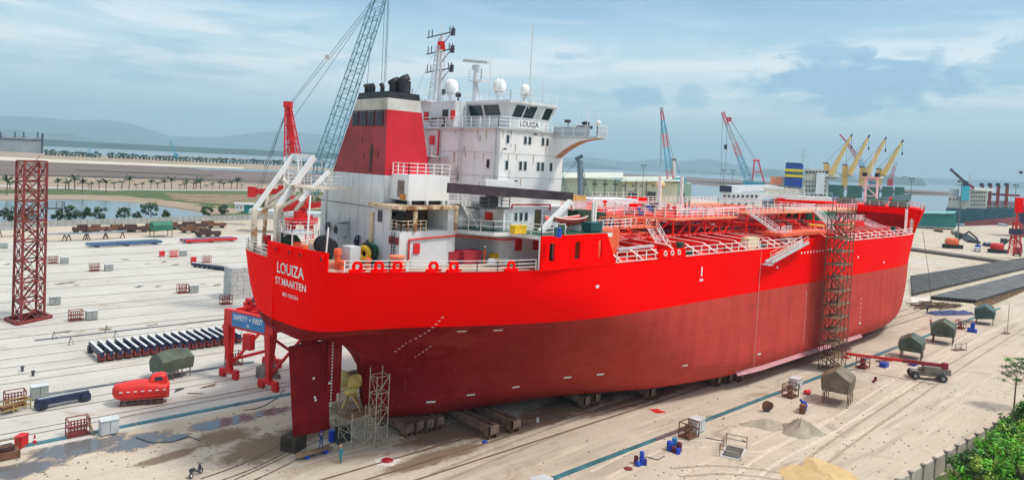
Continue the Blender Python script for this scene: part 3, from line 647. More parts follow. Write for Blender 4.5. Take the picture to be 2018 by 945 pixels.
# ---------------------------------------------------------------- accommodation block
AX0, AX1, AY0, AY1 = 15.07, 24.8, -9.2, 11.6
M().box(AX0, AX1, AY0, AY1, 23.0, 33.62).build('accommodation_block', WHITE, ship)
b = M().box(AX0-.02, AX1+.3, AY0-1.25, AY1+1.2, 19.7, 22.6); b.box(AX0-.02, AX1, AY0-1.2, AY1+1.2, 23.0, 25.5); b.build('lower_accommodation', WHITE, ship)
# seams of the white plating
b = M()
for z in (28.6, 31.1): b.box(AX0-.03, AX1+.02, AY0-.03, AY1+.02, z-.03, z+.03)
b.box(AX0-.05, AX0+.05, AY0-.06, AY0+.04, 25.5, 33.6); b.build('plating_seam', LGREY, ship)
def window(x0, x1, z0, z1, y=AY0):
    f = M().box(x0-.06, x1+.06, y-.05, y+.02, z0-.06, z1+.06).build('window', LGREY, ship); M().box(x0, x1, y-.07, y, z0, z1).build('pane', GLASS, f)
for x in (16.05, 18.6, 19.25, 21.3, 22.0): window(x, x+.34, 32.2, 33.0)
for x in (16.05, 18.05, 18.75, 20.75, 21.4, 22.75): window(x, x+.36, 29.4, 30.3)
for x in (16.6, 17.35, 18.1): window(x, x+.35, 24.1, 24.9, AY0-1.22)
f = M().box(AX0-.05, AX0+.02, -7.9, -7.3, 29.4, 30.4).build('window', LGREY, ship); M().box(AX0-.07, AX0, -7.82, -7.38, 29.47, 30.33).build('pane', GLASS, f)
def door(x0, x1, y, z0, z1, m=LGREY, dark=False):
    d = M().box(x0, x1, y-.06, y+.02, z0, z1).build('door', mat('dark doorway', (.10, .085, .04), .2, 1, .7) if dark else m, ship)
    M().bar((x0+.12, y-.1, z0+1), (x0+.12, y-.1, z0+1.15), .04).build('handle', DARK, d)
door(15.45, 16.1, AY0-1.22, 23.05, 25.0); door(19.6, 20.5, AY0-1.22, 23.05, 25.2, dark=True); door(21, 22, AY0-1.22, 23.05, 25.1)
d = M().box(AX0-.06, AX0+.02, -.2, .9, 27.7, 29.9).build('door', WHITE2, ship); M().box(AX0-.1, AX0-.06, .6, .7, 28.7, 28.9).build('handle', DARK, d)
rs_ = random.Random(31); STN = mat('rust stain', (.42, .27, .16), .3, 2, .8)
for k in range(15):
    x = rs_.uniform(15.4, 24.4); z = rs_.choice((33.5, 31.0, 28.5, 32.1, 29.3)); h_ = rs_.uniform(.3, 1.1); M().add([(x-.05, AY0-.035, z), (x+.06, AY0-.035, z), (x+.02, AY0-.035, z-h_), (x-.02, AY0-.035, z-h_)], [(0, 3, 2, 1)]).build('rust_streak', STN, ship)
for k in range(12):
    y = rs_.uniform(-9, 2); z = rs_.choice((33.5, 31.0, 28.5)); h_ = rs_.uniform(.3, 1.3); M().add([(AX0-.035, y-.06, z), (AX0-.035, y+.06, z), (AX0-.035, y+.02, z-h_), (AX0-.035, y-.02, z-h_)], [(0, 1, 2, 3)]).build('rust_streak', STN, ship)
M().tube([(AX0-.12, -8.7, 33.5), (AX0-.12, -8.7, 26.4), (AX0-.12, -7.6, 25.7), (AX0-.12, -7.6, 24)], .08, 6).build('pipe', LGREY, ship)
for y, z in ((-6.0, 32.6), (-3.4, 31.4), (-2.2, 29.0), (-6.6, 27.6)): M().cb((AX0-.12, y, z), .22, .4, .5).build('junction_box', LGREY, ship)
for x, z in ((15.6, 31.5), (20.0, 33.3), (24.2, 31.6), (17.4, 28.2)): M().bar((x, AY0, z), (x, AY0-.35, z+.1), .06).cb((x, AY0-.4, z+.02), .22, .2, .16).build('deck_light', DARK, ship)
b = M()
for o in (0, .5): b.bar((AX0-.15, -2.6-o, 27.8), (AX0-.15, -2.6-o, 33.6), .05)
for k in range(16): b.bar((AX0-.15, -2.6, 28+.36*k), (AX0-.15, -3.1, 28+.36*k), .04)
b.build('ladder', LGREY, ship)
# bridge deck, wheelhouse
b = M().box(AX0-.45, AX1+.3, AY0-.25, AY1+.25, 33.62, 33.8); b.build('bridge_deck', LGREY, ship)
wh = M()
def flare(poly0, poly1, z0, z1): wh.add([(*p, z0) for p in poly0]+[(*p, z1) for p in poly1], [(0, 1, 2, 3), (7, 6, 5, 4)]+[(i, 4+i, 4+(i+1) % 4, (i+1) % 4) for i in range(4)])
wh.box(17.6, 23.6, -7.9, 10.3, 33.8, 34.9)
A0 = [(17.6, -7.9), (23.6, -7.9), (23.6, 10.3), (17.6, 10.3)]; A1 = [(17.0, -8.5), (24.2, -8.5), (24.2, 10.9), (17.0, 10.9)]
flare(A0, A1, 34.9, 36.55)
wh.box(16.9, 24.3, -8.6, 11.0, 36.55, 36.85)
wo_ = wh.build('wheelhouse', WHITE2, ship); bm = bmesh.new(); bm.from_mesh(wo_.data); bmesh.ops.recalc_face_normals(bm, faces=bm.faces); bm.to_mesh(wo_.data); bm.free()
def lean(t): return 17.6-.6*t, -7.9-.6*t
for y0, y1 in ((-3.6, -1.4), (-6.5, -4.0)):
    (xa, _), (xb, _) = lean(.12), lean(.88)
    M().slab([(xa-.05, y0, 35.1), (xa-.05, y1, 35.1), (xb-.05, y1, 36.35), (xb-.05, y0, 36.35)], (.05, 0, 0)).build('window', GLASS, ship)
for i, (x0, x1) in enumerate(((17.9, 19.2), (19.5, 21.0), (21.4, 22.0), (22.4, 23.5))):
    (_, ya), (_, yb) = lean(.12), lean(.88)
    M().slab([(x0-.1, ya-.05, 35.1), (x1-.1, ya-.05, 35.1), (x1+.15, yb-.05, 36.35), (x0+.1, yb-.05, 36.35)], (0, .05, 0)).build('window', GLASS if i != 2 else LGREY, ship)
# aft deckhouse of the bridge and its red boxes
b = M().box(15.3, 17.6, -1.2, 5.6, 33.8, 36.8); b.box(14.6, 17.6, 3.4, 6.9, 36.8, 36.95); b.build('signal_house', WHITE2, ship)
for y, z, s_ in ((4.1, 35.1, .55), (-1.0, 35.2, .5)): M().cb((15.15, y, z), .3, s_, 1.0).build('fire_hose_box', CRANERED, ship)
M().box(15.1, 15.32, .1, .9, 34.9, 35.8).build('vent_louvre', BLACK, ship)
M().tube([(15.0, 3.0, 34.0), (15.0, 3.1, 34.8), (15.0, .4, 34.9), (15.0, .2, 34.2), (15, .7, 33.9)], .13, 6).build('pipe', BLACK, ship)
M().rail([(AX0-.4, 5.6, 33.8), (AX0-.4, AY0-.2, 33.8), (22.6, AY0-.2, 33.8)], 1.1, 3, 1.5, .035).build('bridge_railing', RAILW, ship)
M().rail([(17, 10.9, 36.85), (17, -8.5, 36.85), (24.2, -8.5, 36.85)], 1.0, 2, 1.9, .02).build('monkey_island_railing', RAILW, ship)
bn = M().box(17.35, 20.55, AY0-.33, AY0-.28, 33.88, 34.72).build('name_banner', RAILW, ship)
text_mesh('banner_lettering', 'LOUIZA', .82, mat('banner ink', (.02, .03, .12), .1, 1, .6), bn, frame4((18.95, AY0-.34, 34.28), (1, 0, 0), (0, 0, 1)), .005, .95)
# starboard bridge wing
b = M().box(23.2, 24.7, -15.5, AY0, 33.15, 33.35); b.build('bridge_wing', LGREY, ship)
b = M(); cur = [(-9.2, 30.9), (-10.4, 31.7), (-11.7, 32.35), (-13.0, 32.8), (-14.3, 33.0), (-15.5, 33.12)]
b.k = 0; b.slab([(23.3, -9.2, 33.15)]+[(23.3, y, z) for y, z in cur], (.12, 0, 0)); b.slab([(24.5, -9.2, 33.15)]+[(24.5, y, z) for y, z in cur], (.12, 0, 0)); b.k = 1
for (y0, z0), (y1, z1) in zip(cur, cur[1:]): b.slab([(23.42, y0, z0), (24.5, y0, z0), (24.5, y1, z1), (23.42, y1, z1)], (0, 0, .06))
b.build('wing_bracket', [WHITE, mat('brown soffit', (.42, .26, .19), .15, 1, .7)], ship)
b = M().box(23.2, 23.27, -14.4, AY0+.1, 33.35, 34.35); b.box(23.2, 24.7, -15.5, -15.43, 33.35, 34.3); b.build('wind_screen', mat('screen grey', (.40, .47, .52), .1, 1, .3), ship)
M().rail([(23.18, AY0+.3, 33.35), (23.18, -15.5, 33.35), (24.7, -15.5, 33.35)], 1.15, 2, 1.5, .035).build('wing_railing', RAILW, ship)
M().tube([(23.4, -12.5, 34.4), (23.4, -12.5, 36.2), (23.4, -15.4, 36.0), (23.4, -15.4, 34.4)], .03, 4).tube([(23.4, -13.9, 34.4), (23.4, -13.9, 36.1)], .05, 4).build('wing_frame', RAILW, ship)
M().box(23.5, 24.5, -13.7, -12.2, 34.2, 34.5).lathe((23.9, -13.2, 34.5), [(.35, 0), (.45, .35), (.15, .5)]).build('wing_console', NAVY, ship)
M().bar((23.7, -10.8, 34.3), (23.7, -10.8, 34.9), .08).cb((23.6, -10.8, 35.0), .4, .6, .3).build('searchlight', DARK, ship)
M().ball((24, -14.9, 34.8), .28).build('compass_ball', WHITE, ship)
# masts, radars, domes
b = M(); b.lattice((17, 4.8, 36.95), (17.2, 4.6, 43.6), 1.35, .75, 12, .05); b.bar((17.1, 5.3, 36.9), (17.2, 4.9, 44.6), .16, n=8); b.bar((17.1, 4.2, 36.9), (17.2, 4.4, 44.9), .2, n=8); b.bar((17.2, 4.5, 43), (17.2, 4.5, 46.2), .06)
mast = b.build('mast', WHITE2, ship)
for z in (40.75, 43.0, 45.0):
    y = M(); y.bar((17.2, 7.4, z-.1), (17.2, 1.9, z+.15), .12); y.bar((17.2, 4.3, z-1.3), (17.2, 2.6, z), .07)
    for q in (7.1, 6.4, 2.9, 2.3): y.bar((17.2, q, z), (17.2, q, z+.8), .09)
    for q in (2.0, 2.4): y.bar((17.15, q, z-.35), (17.15, q, z+.5), .13, n=8)
    y.build('yardarm', DARK, mast)
fl = M(); rows = []
for i in range(6): rows.append([(16.9+.12*math.sin(j*1.3+i*.2), 4.9-.28*j-.03*i, 44.15-.2*i+.06*math.sin(j)) for j in range(6)])
fl.grid(rows); fl.build('flag', mat('flag red', (.75, .01, .012), .05, 1, .7), mast)
for p in ((15.4, 7.6), (19, 7)): M().bar((p[0], p[1], 36.9), (17.2, 4.7, 44.6), .018).build('stay_wire', DARK, mast)
b = M(); b.bar((19, -.1, 36.85), (19, -.1, 40.7), .38, n=8, w2=.28); b.bar((19, -1.4, 36.9), (19, -.2, 39.4), .09); b.box(18.3, 19.7, -1.9, .3, 39.35, 39.45); b.rail([(18.3, -1.9, 39.45), (18.3, .3, 39.45)], 1.2, 3, 1.1, .03); b.rail([(19.7, -1.9, 39.45), (18.3, -1.9, 39.45)], 1.2, 3, 1.1, .03)
rm = b.build('radar_mast', WHITE2, ship)
M().cb((19, -.1, 41.0), .7, .7, .6).bar((19.0, 2.25, 42.0), (19, -2.2, 41.45), .34, .3).build('radar_scanner', LGREY, rm)
def dome(x, y, z0, zc, r, sz=1.0, ped=.22):
    d = M().bar((x, y, z0), (x, y, zc-r*.5), ped, n=8); d.lathe((x, y, zc-r*1.1), [(ped, -.4), (r*.75, .0)], n=14)
    d = d.build('dome_pedestal', WHITE2, ship); M().lathe((x, y, zc-r), [(r*.85, 0), (r, r*.3), (r, r*.9), (r*.92, r*1.4), (r*.68, r*1.78), (r*.3, r*1.98), (0, r*2.02)], n=18).build('radome', RAILW, d, smooth=50)
dome(19, 4.5, 36.85, 39.05, .86); dome(19, -4.35, 36.85, 38.75, .74, ped=.26); dome(19.3, -8.2, 36.85, 38.15, .55, ped=.25)
for x, y, z0, z1, r in ((19, -9.3, 36.0, 45.2, .035), (18, -3.8, 36.9, 41.9, .02), (18, -5.6, 36.9, 39.6, .03), (22, -8.3, 36.9, 39.3, .03), (18, -9.2, 36.9, 39.1, .02), (20, -2.4, 36.9, 39, .02), (21, -7.6, 36.9, 38.6, .03), (18, 1.6, 36.9, 39.2, .02)): M().bar((x, y, z0), (x, y, z1), r*2).build('whip_antenna', LGREY, ship)
M().bar((17.3, .9, 36.85), (17.3, .9, 37.5), .12).lathe((17.1, .9, 37.7), [(.3, 0), (.32, .4)], (1, 0, 0)).build('signal_lamp', BLACK, ship)
M().cb((17.2, 3.6, 38.1), .3, .35, .7).build('signal_lamp', DARK, mast)
M().slab([(16.6, -.9, 33.85), (16.6, -1.9, 33.85), (16.6, -1.4, 36.6)], (.1, 0, 0)).build('canvas_cover', LGREY, ship)
# recessed red-lined bay behind the funnel, ladders
M().box(14.9, 15.05, .9, 5.4, 29.6, 33.4).build('recess_panel', mat('dusty pink white', (.60, .52, .53), .1, .4, .6, streak=.4), ship)
M().tube([(14.8, 1.0, 33.4), (14.8, 1.0, 30.6), (14.8, 3.0, 30.2), (14.8, 3.1, 28)], .09).build('fire_main_pipe', CRANERED, ship)
M().cb((14.8, 2.2, 32.3), .3, .7, 1.0).build('fire_hose_box', CRANERED, ship)
def stair(name, p, q, wv, m=RAILW, n=9, rail_h=.9):
    p, q, wv = Vector(p), Vector(q), Vector(wv); b = M()
    for o in (Vector((0, 0, 0)), wv):
        b.bar(p+o, q+o, .1, .2); up = Vector((0, 0, rail_h)); b.bar(p+o+up, q+o+up, .07); b.bar(p+o+up*.5, q+o+up*.5, .05)
        for k in range(5): e = p.lerp(q, k/4)+o; b.bar(e, e+up, .06)
    for i in range(1, n): e = p.lerp(q, i/n); b.bar(e, e+wv, .22, .05)
    return b.build(name, m, ship)
stair('stair', (13.6, 4.6, 33.5), (13.6, 2.4, 30.6), (.8, 0, 0))
M().box(12.6, 15, -.8, 4.5, 30.35, 30.5).rail([(12.6, 4.5, 30.5), (12.6, -.8, 30.5)], 1.1, 3).build('landing', WHITE2, ship)
M().rail([(12.5, 1.5, 27.7), (12.5, -2.6, 27.7), (15, -2.6, 27.7)], 1.1, 3).build('landing_railing', RUSTW, ship)
# ---------------------------------------------------------------- funnel and engine casing
FX0 = 3.95
def taper(b, x0, x1a, x1b, ys, yp0, yp1, z0, z1):
    b.add([(x0, ys, z0), (x1a, ys, z0), (x1a, yp0, z0), (x0, yp0, z0), (x0, ys, z1), (x1b, ys, z1), (x1b, yp1, z1), (x0, yp1, z1)], [(0, 3, 2, 1), (4, 5, 6, 7), (0, 1, 5, 4), (1, 2, 6, 5), (2, 3, 7, 6), (3, 0, 4, 7)]); return b
L_ = lambda z: (5.3+(.55-5.3)*(z-28.3)/8.1, 9.4+(7.7-9.4)*(z-28.3)/8.1)
casing = M(); taper(casing, FX0, L_(25.1)[1], L_(28.3)[1], -5, L_(24.0)[0], L_(28.3)[0], 25.0, 28.28); casing.box(FX0, 12.5, -5, 7.7, 19.6, 25.0); casing.build('engine_casing', WHITE2, ship)
FRED = mat('funnel red', (.56, .012, .03), .12, .3, .5, streak=.3, scol=(.30, .02, .03))
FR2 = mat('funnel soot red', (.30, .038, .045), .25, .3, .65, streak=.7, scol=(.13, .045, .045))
fu = M()
def fband(z0, z1, k):
    y0, x0 = L_(z0); y1, x1 = L_(z1); fu.k = k; taper(fu, FX0, x0, x1, -5, y0, y1, z0, z1)
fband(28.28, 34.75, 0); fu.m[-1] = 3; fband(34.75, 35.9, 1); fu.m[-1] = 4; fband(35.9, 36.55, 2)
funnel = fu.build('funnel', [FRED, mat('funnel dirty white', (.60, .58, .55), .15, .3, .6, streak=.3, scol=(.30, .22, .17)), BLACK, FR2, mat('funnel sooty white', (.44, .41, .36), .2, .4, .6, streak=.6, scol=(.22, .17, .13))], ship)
for i in range(4):
    y0 = 1.5-1.52*i; b = M(); b.box(FX0-.06, FX0+.02, y0-1.3, y0, 33.2, 34.7); b.k = 1
    for j in range(7): b.slab([(FX0-.14, y0-1.25, 33.3+.2*j), (FX0-.14, y0-.05, 33.3+.2*j), (FX0-.05, y0-.05, 33.42+.2*j), (FX0-.05, y0-1.25, 33.42+.2*j)], (0, 0, .03))
    b.build('louvre', [BLACK, DARK], funnel)
def exhaust(x, y, r, h, bend):
    b = M(); b.lathe((x, y, 36.5), [(r, 0), (r*1.02, h*.75)], n=12); b.lathe((x, y, 36.5+h*.72), [(r*1.05, 0), (r*1.1, h*.3)], (-bend*.5, bend*.55, 1), n=12); b.build('exhaust_pipe', BLACK, funnel)
for x, y in ((4.6, .1), (4.6, -.55), (4.6, -1.2), (4.8, -2.6)): exhaust(x, y, .22, 1.0, 1)
exhaust(6, -3.0, .55, 1.5, .8); exhaust(6.4, -4.2, .6, 1.75, .8); M().bar((7.6, -3.8, 36.5), (7.6, -3.8, 37.2), .05).build('exhaust_pipe', BLACK, funnel)
M().slab([(FX0-.02, -2.15, 28.6), (FX0-.02, -2.45, 28.6), (FX0-.02, -2.7, 31), (FX0-.02, -2.45, 31.4), (FX0-.02, -2.2, 31)], (-.03, 0, 0)).build('soot_drain', mat('soot', (.05, .025, .025), .3, 1, .7), funnel)
for y, z in ((-.5, 31.4), (-1.0, 29.8), (-3.6, 30.0)): M().slab([(FX0-.02, y, z), (FX0-.02, y-.08, z), (FX0-.02, y-.1, z+.6), (FX0-.02, y-.02, z+.6)], (-.02, 0, 0)).build('lifting_lug', mat('soot', (.05, .025, .025)), funnel)
M().tube([(FX0-.1, 6.3, 19.7), (FX0-.1, 6.4, 26.4), (FX0-.1, 7.9, 27.6)], .09).build('pipe', WHITE2, ship)
M().box(FX0-.04, FX0, -4.9, 7.7, 25.0, 25.06).build('plating_seam', DARK, ship)
ac = M().box(2.9, 3.9, 1.5, 2.8, 21.6, 22.9); ac.box(2.7, 3.95, 1.2, 3.2, 23.15, 23.25); ac.bar((2.85, 1.3, 21.6), (2.85, 1.3, 23.2), .06); ac = ac.build('air_conditioner', LGREY, ship); M().lathe((2.88, 2.3, 22.25), [(.42, 0), (.42, -.03)], (1, 0, 0), 12).build('fan_grille', BLACK, ac)
for y, z in ((-.6, 21.8), (-2.7, 21.6), (5.6, 22.6)): M().tube([(FX0-.3, y+.3, z-.6), (FX0-.3, y, z), (FX0-.3, y-.5, z+.1), (FX0-.3, y-.4, z-.7)], .1).cb((FX0-.3, y-.1, z-.6), .3, .35, .6).build('valve_station', NAVY, ship)
# white store on the starboard side of the casing
b = M().box(4.75, 9.7, -8.0, -5, 26.0, 28.5); b.build('upper_store', WHITE, ship)
M().rail([(4.75, -5.2, 28.5), (4.75, -7.95, 28.5), (9.7, -7.95, 28.5)], 1.1, 3, 1.0, .04).build('store_railing', RAILW, ship)
M().box(4.68, 4.76, -7.3, -6.2, 26.3, 27.9).build('louvre', mat('rust brown louvre', (.22, .17, .14), .3, 1, .7), ship)
M().box(4.66, 4.75, -7.6, -6.7, 26.05, 26.6).build('rust_patch', mat('orange rust', (.62, .25, .06), .3, 1, .8), ship)
b = M(); b.box(5.2, 9.4, -7.6, -5.2, 25.62, 26.0); b.k = 1  # black core paints the shade of the gap between the feet
for x in (4.9, 6.9, 8.9, 9.5): b.box(x, x+.25, -8.05, -7.7, 25.6, 26.0)
b.build('store_feet_shade', [BLACK, WHITE2], ship)
b = M().box(2.9, 10.0, -9.3, -3.9, 25.25, 25.58); b.build('roof_slab', RUSTW, ship)
b = M().box(3.3, 9.9, -9.0, -4.2, 19.66, 23.15); b.box(3.3, 3.5, -7.2, -4.2, 23.15, 25.25); b.box(3.5, 9.9, -5.6, -4.2, 23.15, 25.25); b.box(8.9, 9.9, -9.0, -5.6, 23.15, 25.25); b.build('lower_store', WHITE2, ship)
for x in (4.95, 9.85): M().bar((x, -9.05, 23.15), (x, -9.05, 25.25), .3).build('pillar', RUSTW, ship)
b = M().box(6.2, 8.8, -5.75, -5.6, 23.2, 25.2); b.bar((7.5, -5.8, 23.2), (7.5, -5.8, 25.2), .08); b.build('rusty_hatch', mat('dark rust', (.11, .065, .04), .4, 1, .8), ship)
M().cb((5.0, -6.2, 24.2), 1.2, 1.0, 1.2).cb((3.9, -6.9, 23.8), .5, .5, 1.2).build('deck_machinery', BLACK, ship)
M().rail([(3.5, -7.3, 23.15), (3.4, -9.0, 23.15), (5, -9, 23.15), (6.3, -9, 23.15)], 1.0, 3, .8, .04).build('store_railing', RUSTW, ship)
M().box(3.2, 3.28, -5.9, -5.2, 23.8, 24.9).build('vent_louvre', DARK, ship); M().box(3.2, 3.28, -8.9, -7.3, 21.9, 22.6).build('vent_louvre', RUSTRED, ship)
b = M()
for o in (0, .45): b.bar((3.15, -7.9-o, 19.7), (3.15, -7.9-o, 23.1), .06)
for z in np.arange(19.9, 23, .35): b.bar((3.15, -7.9, z), (3.15, -8.35, z), .05)
b.build('ladder', DARK, ship)
b = M().bar((3.1, -4.3, 19.7), (3.1, -4.3, 24.6), .22, n=8); b.build('vent_post', RUSTW, ship)
M().tube([(4.3, -9.15, 20.2), (4.3, -9.15, 22.4), (9.7, -9.15, 22.6), (9.9, -9.3, 22.7)], .09).build('fire_main_pipe', CRANERED, ship); M().box(4.9, 5.6, -9.12, -9.0, 21, 22).build('fire_hose_box', CRANERED, ship)
# B deck between the casing and the raised side, with its supports
bd = [(9.9, -7.0), (11.2, -7.4), (13.1, -11.2), (15.2, -11.5), (15.55, -15.6), (26.5, -15.6), (26.5, AY0-1.2), (15.1, AY0-1.2), (15.1, -6.2), (9.9, -6.2)]
M().prism(bd, 22.62, 23.04).build('boat_deck', WHITE, ship)
M().prism([(p[0], p[1]*.995) for p in bd], 23.045, 23.06).build('boat_deck_paint', GREEN, ship)
b = M().box(9.9, 15.1, -6.2, -6.0, 19.66, 25.6); b.build('recess_bulkhead', WHITE2, ship)
M().box(9.9, 15.6, -6.9, 1, 25.6, 25.85).build('upper_landing', WHITE2, ship)
M().rail([(9.9, -6.85, 25.85), (15.5, -6.85, 25.85)], 1.1, 3).build('landing_railing', RAILW, ship)
stair('stair', (12.2, -7.0, 25.6), (13.9, -7.0, 23.1), (0, -.7, 0))
M().rail([(11.2, -7.5, 23.05), (13.1, -11.1, 23.05), (15.2, -11.4, 23.05)], 1.1, 2, 1.6).build('boat_deck_railing', RAILW, ship)
M().rail([(15.3, -11.4, 23.05), (15.6, -15.5, 23.05), (19, -15.5, 23.05)], 1.1, 3, 1.5).build('boat_deck_railing', RAILW, ship)
M().box(15.4, 15.65, -15.7, -15.4, 19.66, 22.62).build('pillar', WHITE, ship)
M().tube([(10.4, -7.2, 20.2), (10.4, -7.3, 22.4), (15, -11.0, 22.2), (17, -11.0, 22.2)], .09).build('fire_main_pipe', CRANERED, ship)
M().tube([(16, -10.6, 25.3), (16.0, -10.6, 25.75), (21.7, -10.6, 25.75), (21.7, -10.6, 25.1)], .09).build('fire_main_pipe', CRANERED, ship)
for x in (16.8, 19.5): M().box(x, x+.9, AY0-1.4, AY0-1.25, 20.9, 22.1).build('fire_hose_box', CRANERED, ship)
door(21.6, 22.4, AY0-1.26, 19.7, 21.9, BLACK, True)
M().cb((14.75, -8.4, 24.4), .4, .7, .9).build('fire_hose_box', CRANERED, ship)
# provision crane with its long dark jib
cr = M().bar((13.2, -10.4, 25.5), (13.2, -10.4, 27.6), .55, n=10); cr.cb((13.0, -10.4, 26.1), 1.6, .9, 1.0); crane = cr.build('crane_pedestal', BLACK, ship)
M().box(11.0, 15.0, -11.3, -9.2, 25.36, 25.5).rail([(11, -11.3, 25.5), (12.2, -11.3, 25.5)], 1.1, 3, .8).rail([(13.9, -11.3, 25.5), (15, -11.3, 25.5)], 1.1, 3, .8).build('crane_platform', DARK, ship)
M().bar((7.3, -11.0, 27.45), (24.6, -11, 26.65), .6, .95).build('crane_jib', mat('jib paint', (.05, .032, .042), .3, .6, .5), ship)
M().bar((24.6, -11, 26.55), (26.8, -11, 26.5), .5, .6).build('jib_head', mat('jib head ochre', (.62, .33, .10), .2, 1, .6), ship)
M().box(12.6, 16.5, -10.2, -9.25, 27.4, 28.3).build('crane_winch_house', WHITE, ship)
M().bar((17.9, -13, 23.1), (22.3, -13, 26.3), .5, .45).build('boat_davit', WHITE, ship); M().bar((22.3, -13, 26.3), (23.2, -12.6, 25.4), .3).build('boat_davit', WHITE, ship)
# ---------------------------------------------------------------- poop fittings
def poop_rail(xs, side=-1, mm=RAILW, r=.04): return M().rail([(x, YC+side*(plan(x)-.12), ZD) for x in xs], 1.05, 3, 1.5, r).build('poop_railing', mm, ship)
poop_rail([-2.2, -1.4, 0, 1.5, 3]); poop_rail([3.1, 5, 7.0, 9, 11, 13, 15.2]); poop_rail([-3.6, -3.0, -2, 0, 3, 8, 14], 1)
M().rail([(-4.0, 3.0, ZD), (-3.9, 6.6, ZD), (-3.4, 9.2, ZD)], 1.05, 3).build('poop_railing', RAILW, ship)
def winch(x, y, s=1.0, col=GREEN, rz=0.0):
    b = M(); b.lathe((x, y, 20.9), [(.95*s, -1.9*s), (.95*s, -1.8*s), (.6*s, -1.75*s), (.62*s, -.4*s), (1.0*s, -.35*s), (1.0*s, -.2*s), (.75*s, -.15*s), (.8*s, .9*s), (1.0*s, .95*s), (1.0*s, 1.1*s), (.5*s, 1.15*s), (.5*s, 1.5*s)], (math.cos(rz), math.sin(rz), 0), 16); b.cb((x, y, 20.0), 3.2*s, .8, .8, rz); w_ = b.build('mooring_winch', col, ship); return w_
w1 = winch(4.0, -2.6+-2.0, 1.0, GREEN, .35)
M().torus((1.75, -5.4, 20.75), .55, .28, (math.cos(.35), math.sin(.35), 0)).build('drum_flange', YEL, w1)
M().lathe((2.2, -5.25, 20.8), [(.85, -.25), (.9, .3)], (math.cos(.35), math.sin(.35), 0), 14).build('hawser_coil', BLACK, w1)
winch(-1.6, 3.2, .95, GREEN, 1.2); winch(0.6, .2, .95, BLACK, 1.3); winch(-.5, 6.5, .9, GREEN, 1.2)
for x, y, h_ in ((-1.7, -6.5, 1.8), (-1.6, -7.2, .8), (.6, -8.0, 1.0)): M().lathe((x, y, ZD), [(.26, 0), (.26, h_*.7), (.36, h_*.72), (.36, h_), (.15, h_+.08)], n=10).build('mushroom_vent', ORANGE, ship)
M().lathe((2.6, -9.8, ZD), [(.85, 0), (.6, 1.2), (.75, 1.25), (.75, 1.4)], n=12).build('roller_fairlead', mat('salmon paint', (.78, .22, .12), .1, 1, .5), ship)
M().box(-.9, .2, -7.3, -5.8, ZD, 21.7).build('deck_locker', LGREY, ship)
for x, y in ((-1.9, 1.6), (-2.2, .6), (-2.4, -1.2), (-2.2, 7.6)): M().lathe((x, y, ZD), [(.3, 0), (.28, 1.0), (.42, 1.05), (.42, 1.6)], n=10).build('bollard', CRANERED if y > 1 else ORANGE, ship)
# free-fall boat ramp over the stern: two inclined rails on rusty frames
ramp = M().bar((-3.5, 8, 23.9), (.65, 8, 29.8), .42, .42); ramp.bar((.65, 8, 29.8), (1.0, 4.1, 29.75), .3, .4); ramp.bar((-2.8, 4, 24.5), (1.0, 4, 29.7), .5, .5); rmp = ramp.build('lifeboat_ramp', WHITE, ship)
M().bar((-2.4, 0, 25.4), (.64, 0, 28.4), .3, .36).build('ramp_rail', WHITE, rmp)
b = M(); b.bar((-3.4, 8, 19.7), (-3.5, 8, 24), .5); b.bar((-2.6, 7.6, 19.7), (-2.2, 7.9, 25.4), .3); b.bar((-2.2, 7.9, 24.6), (-.4, 5.6, 26.9), .3); b.bar((-3.3, 8, 23.2), (-1.0, 5.5, 25.9), .35); b.bar((-2.75, 4, 19.7), (-2.8, 4, 24.8), .55); b.bar((-1.6, 3.6, 19.7), (-2.5, 4, 24.6), .3); b.bar((-2.7, 3.8, 24.4), (-1.2, .4, 26.4), .3); b.bar((-1.8, 0, 25.8), (-2.2, 1.2, 24.4), .3); b.bar((-.6, 7.6, 27.2), (-.2, 5.5, 25.6), .28); b.bar((-1, 2.8, 26.8), (-1.5, 1.2, 25.0), .3)
b.build('ramp_frame', OCHRE, rmp)
M().box(-1.6, 2.8, -.6, 4.4, 26.6, 26.8).build('ramp_platform', OCHRE, rmp)
M().rail([(-1.6, 4.4, 26.8), (2.8, 4.4, 26.8)], 1.1, 3, 1.2, .03).rail([(-1.6, -.6, 26.8), (2.8, -.6, 26.8)], 1.1, 3, 1.2, .03).build('ramp_railing', RAILW, rmp)
M().box(-3, -.4, .2, 3, 22.1, 22.25).rail([(-3, .2, 22.25), (-.4, .2, 22.25)], 1.1, 3, 1, .03).rail([(-3, 3, 22.25), (-3, .2, 22.25)], 1.1, 3, 1, .03).bar((-2.9, .3, 19.7), (-2.9, .3, 22.2), .1).bar((-2.9, 2.9, 19.7), (-2.9, 2.9, 22.2), .1).build('ramp_platform', WHITE2, rmp)
M().bar((-1.5, -.4, 26), (-1.9, -.7, 20.2), .14).bar((-.3, -2.0, 23), (-.7, -2.4, 19.7), .12).build('ramp_strut', RAILW, rmp)
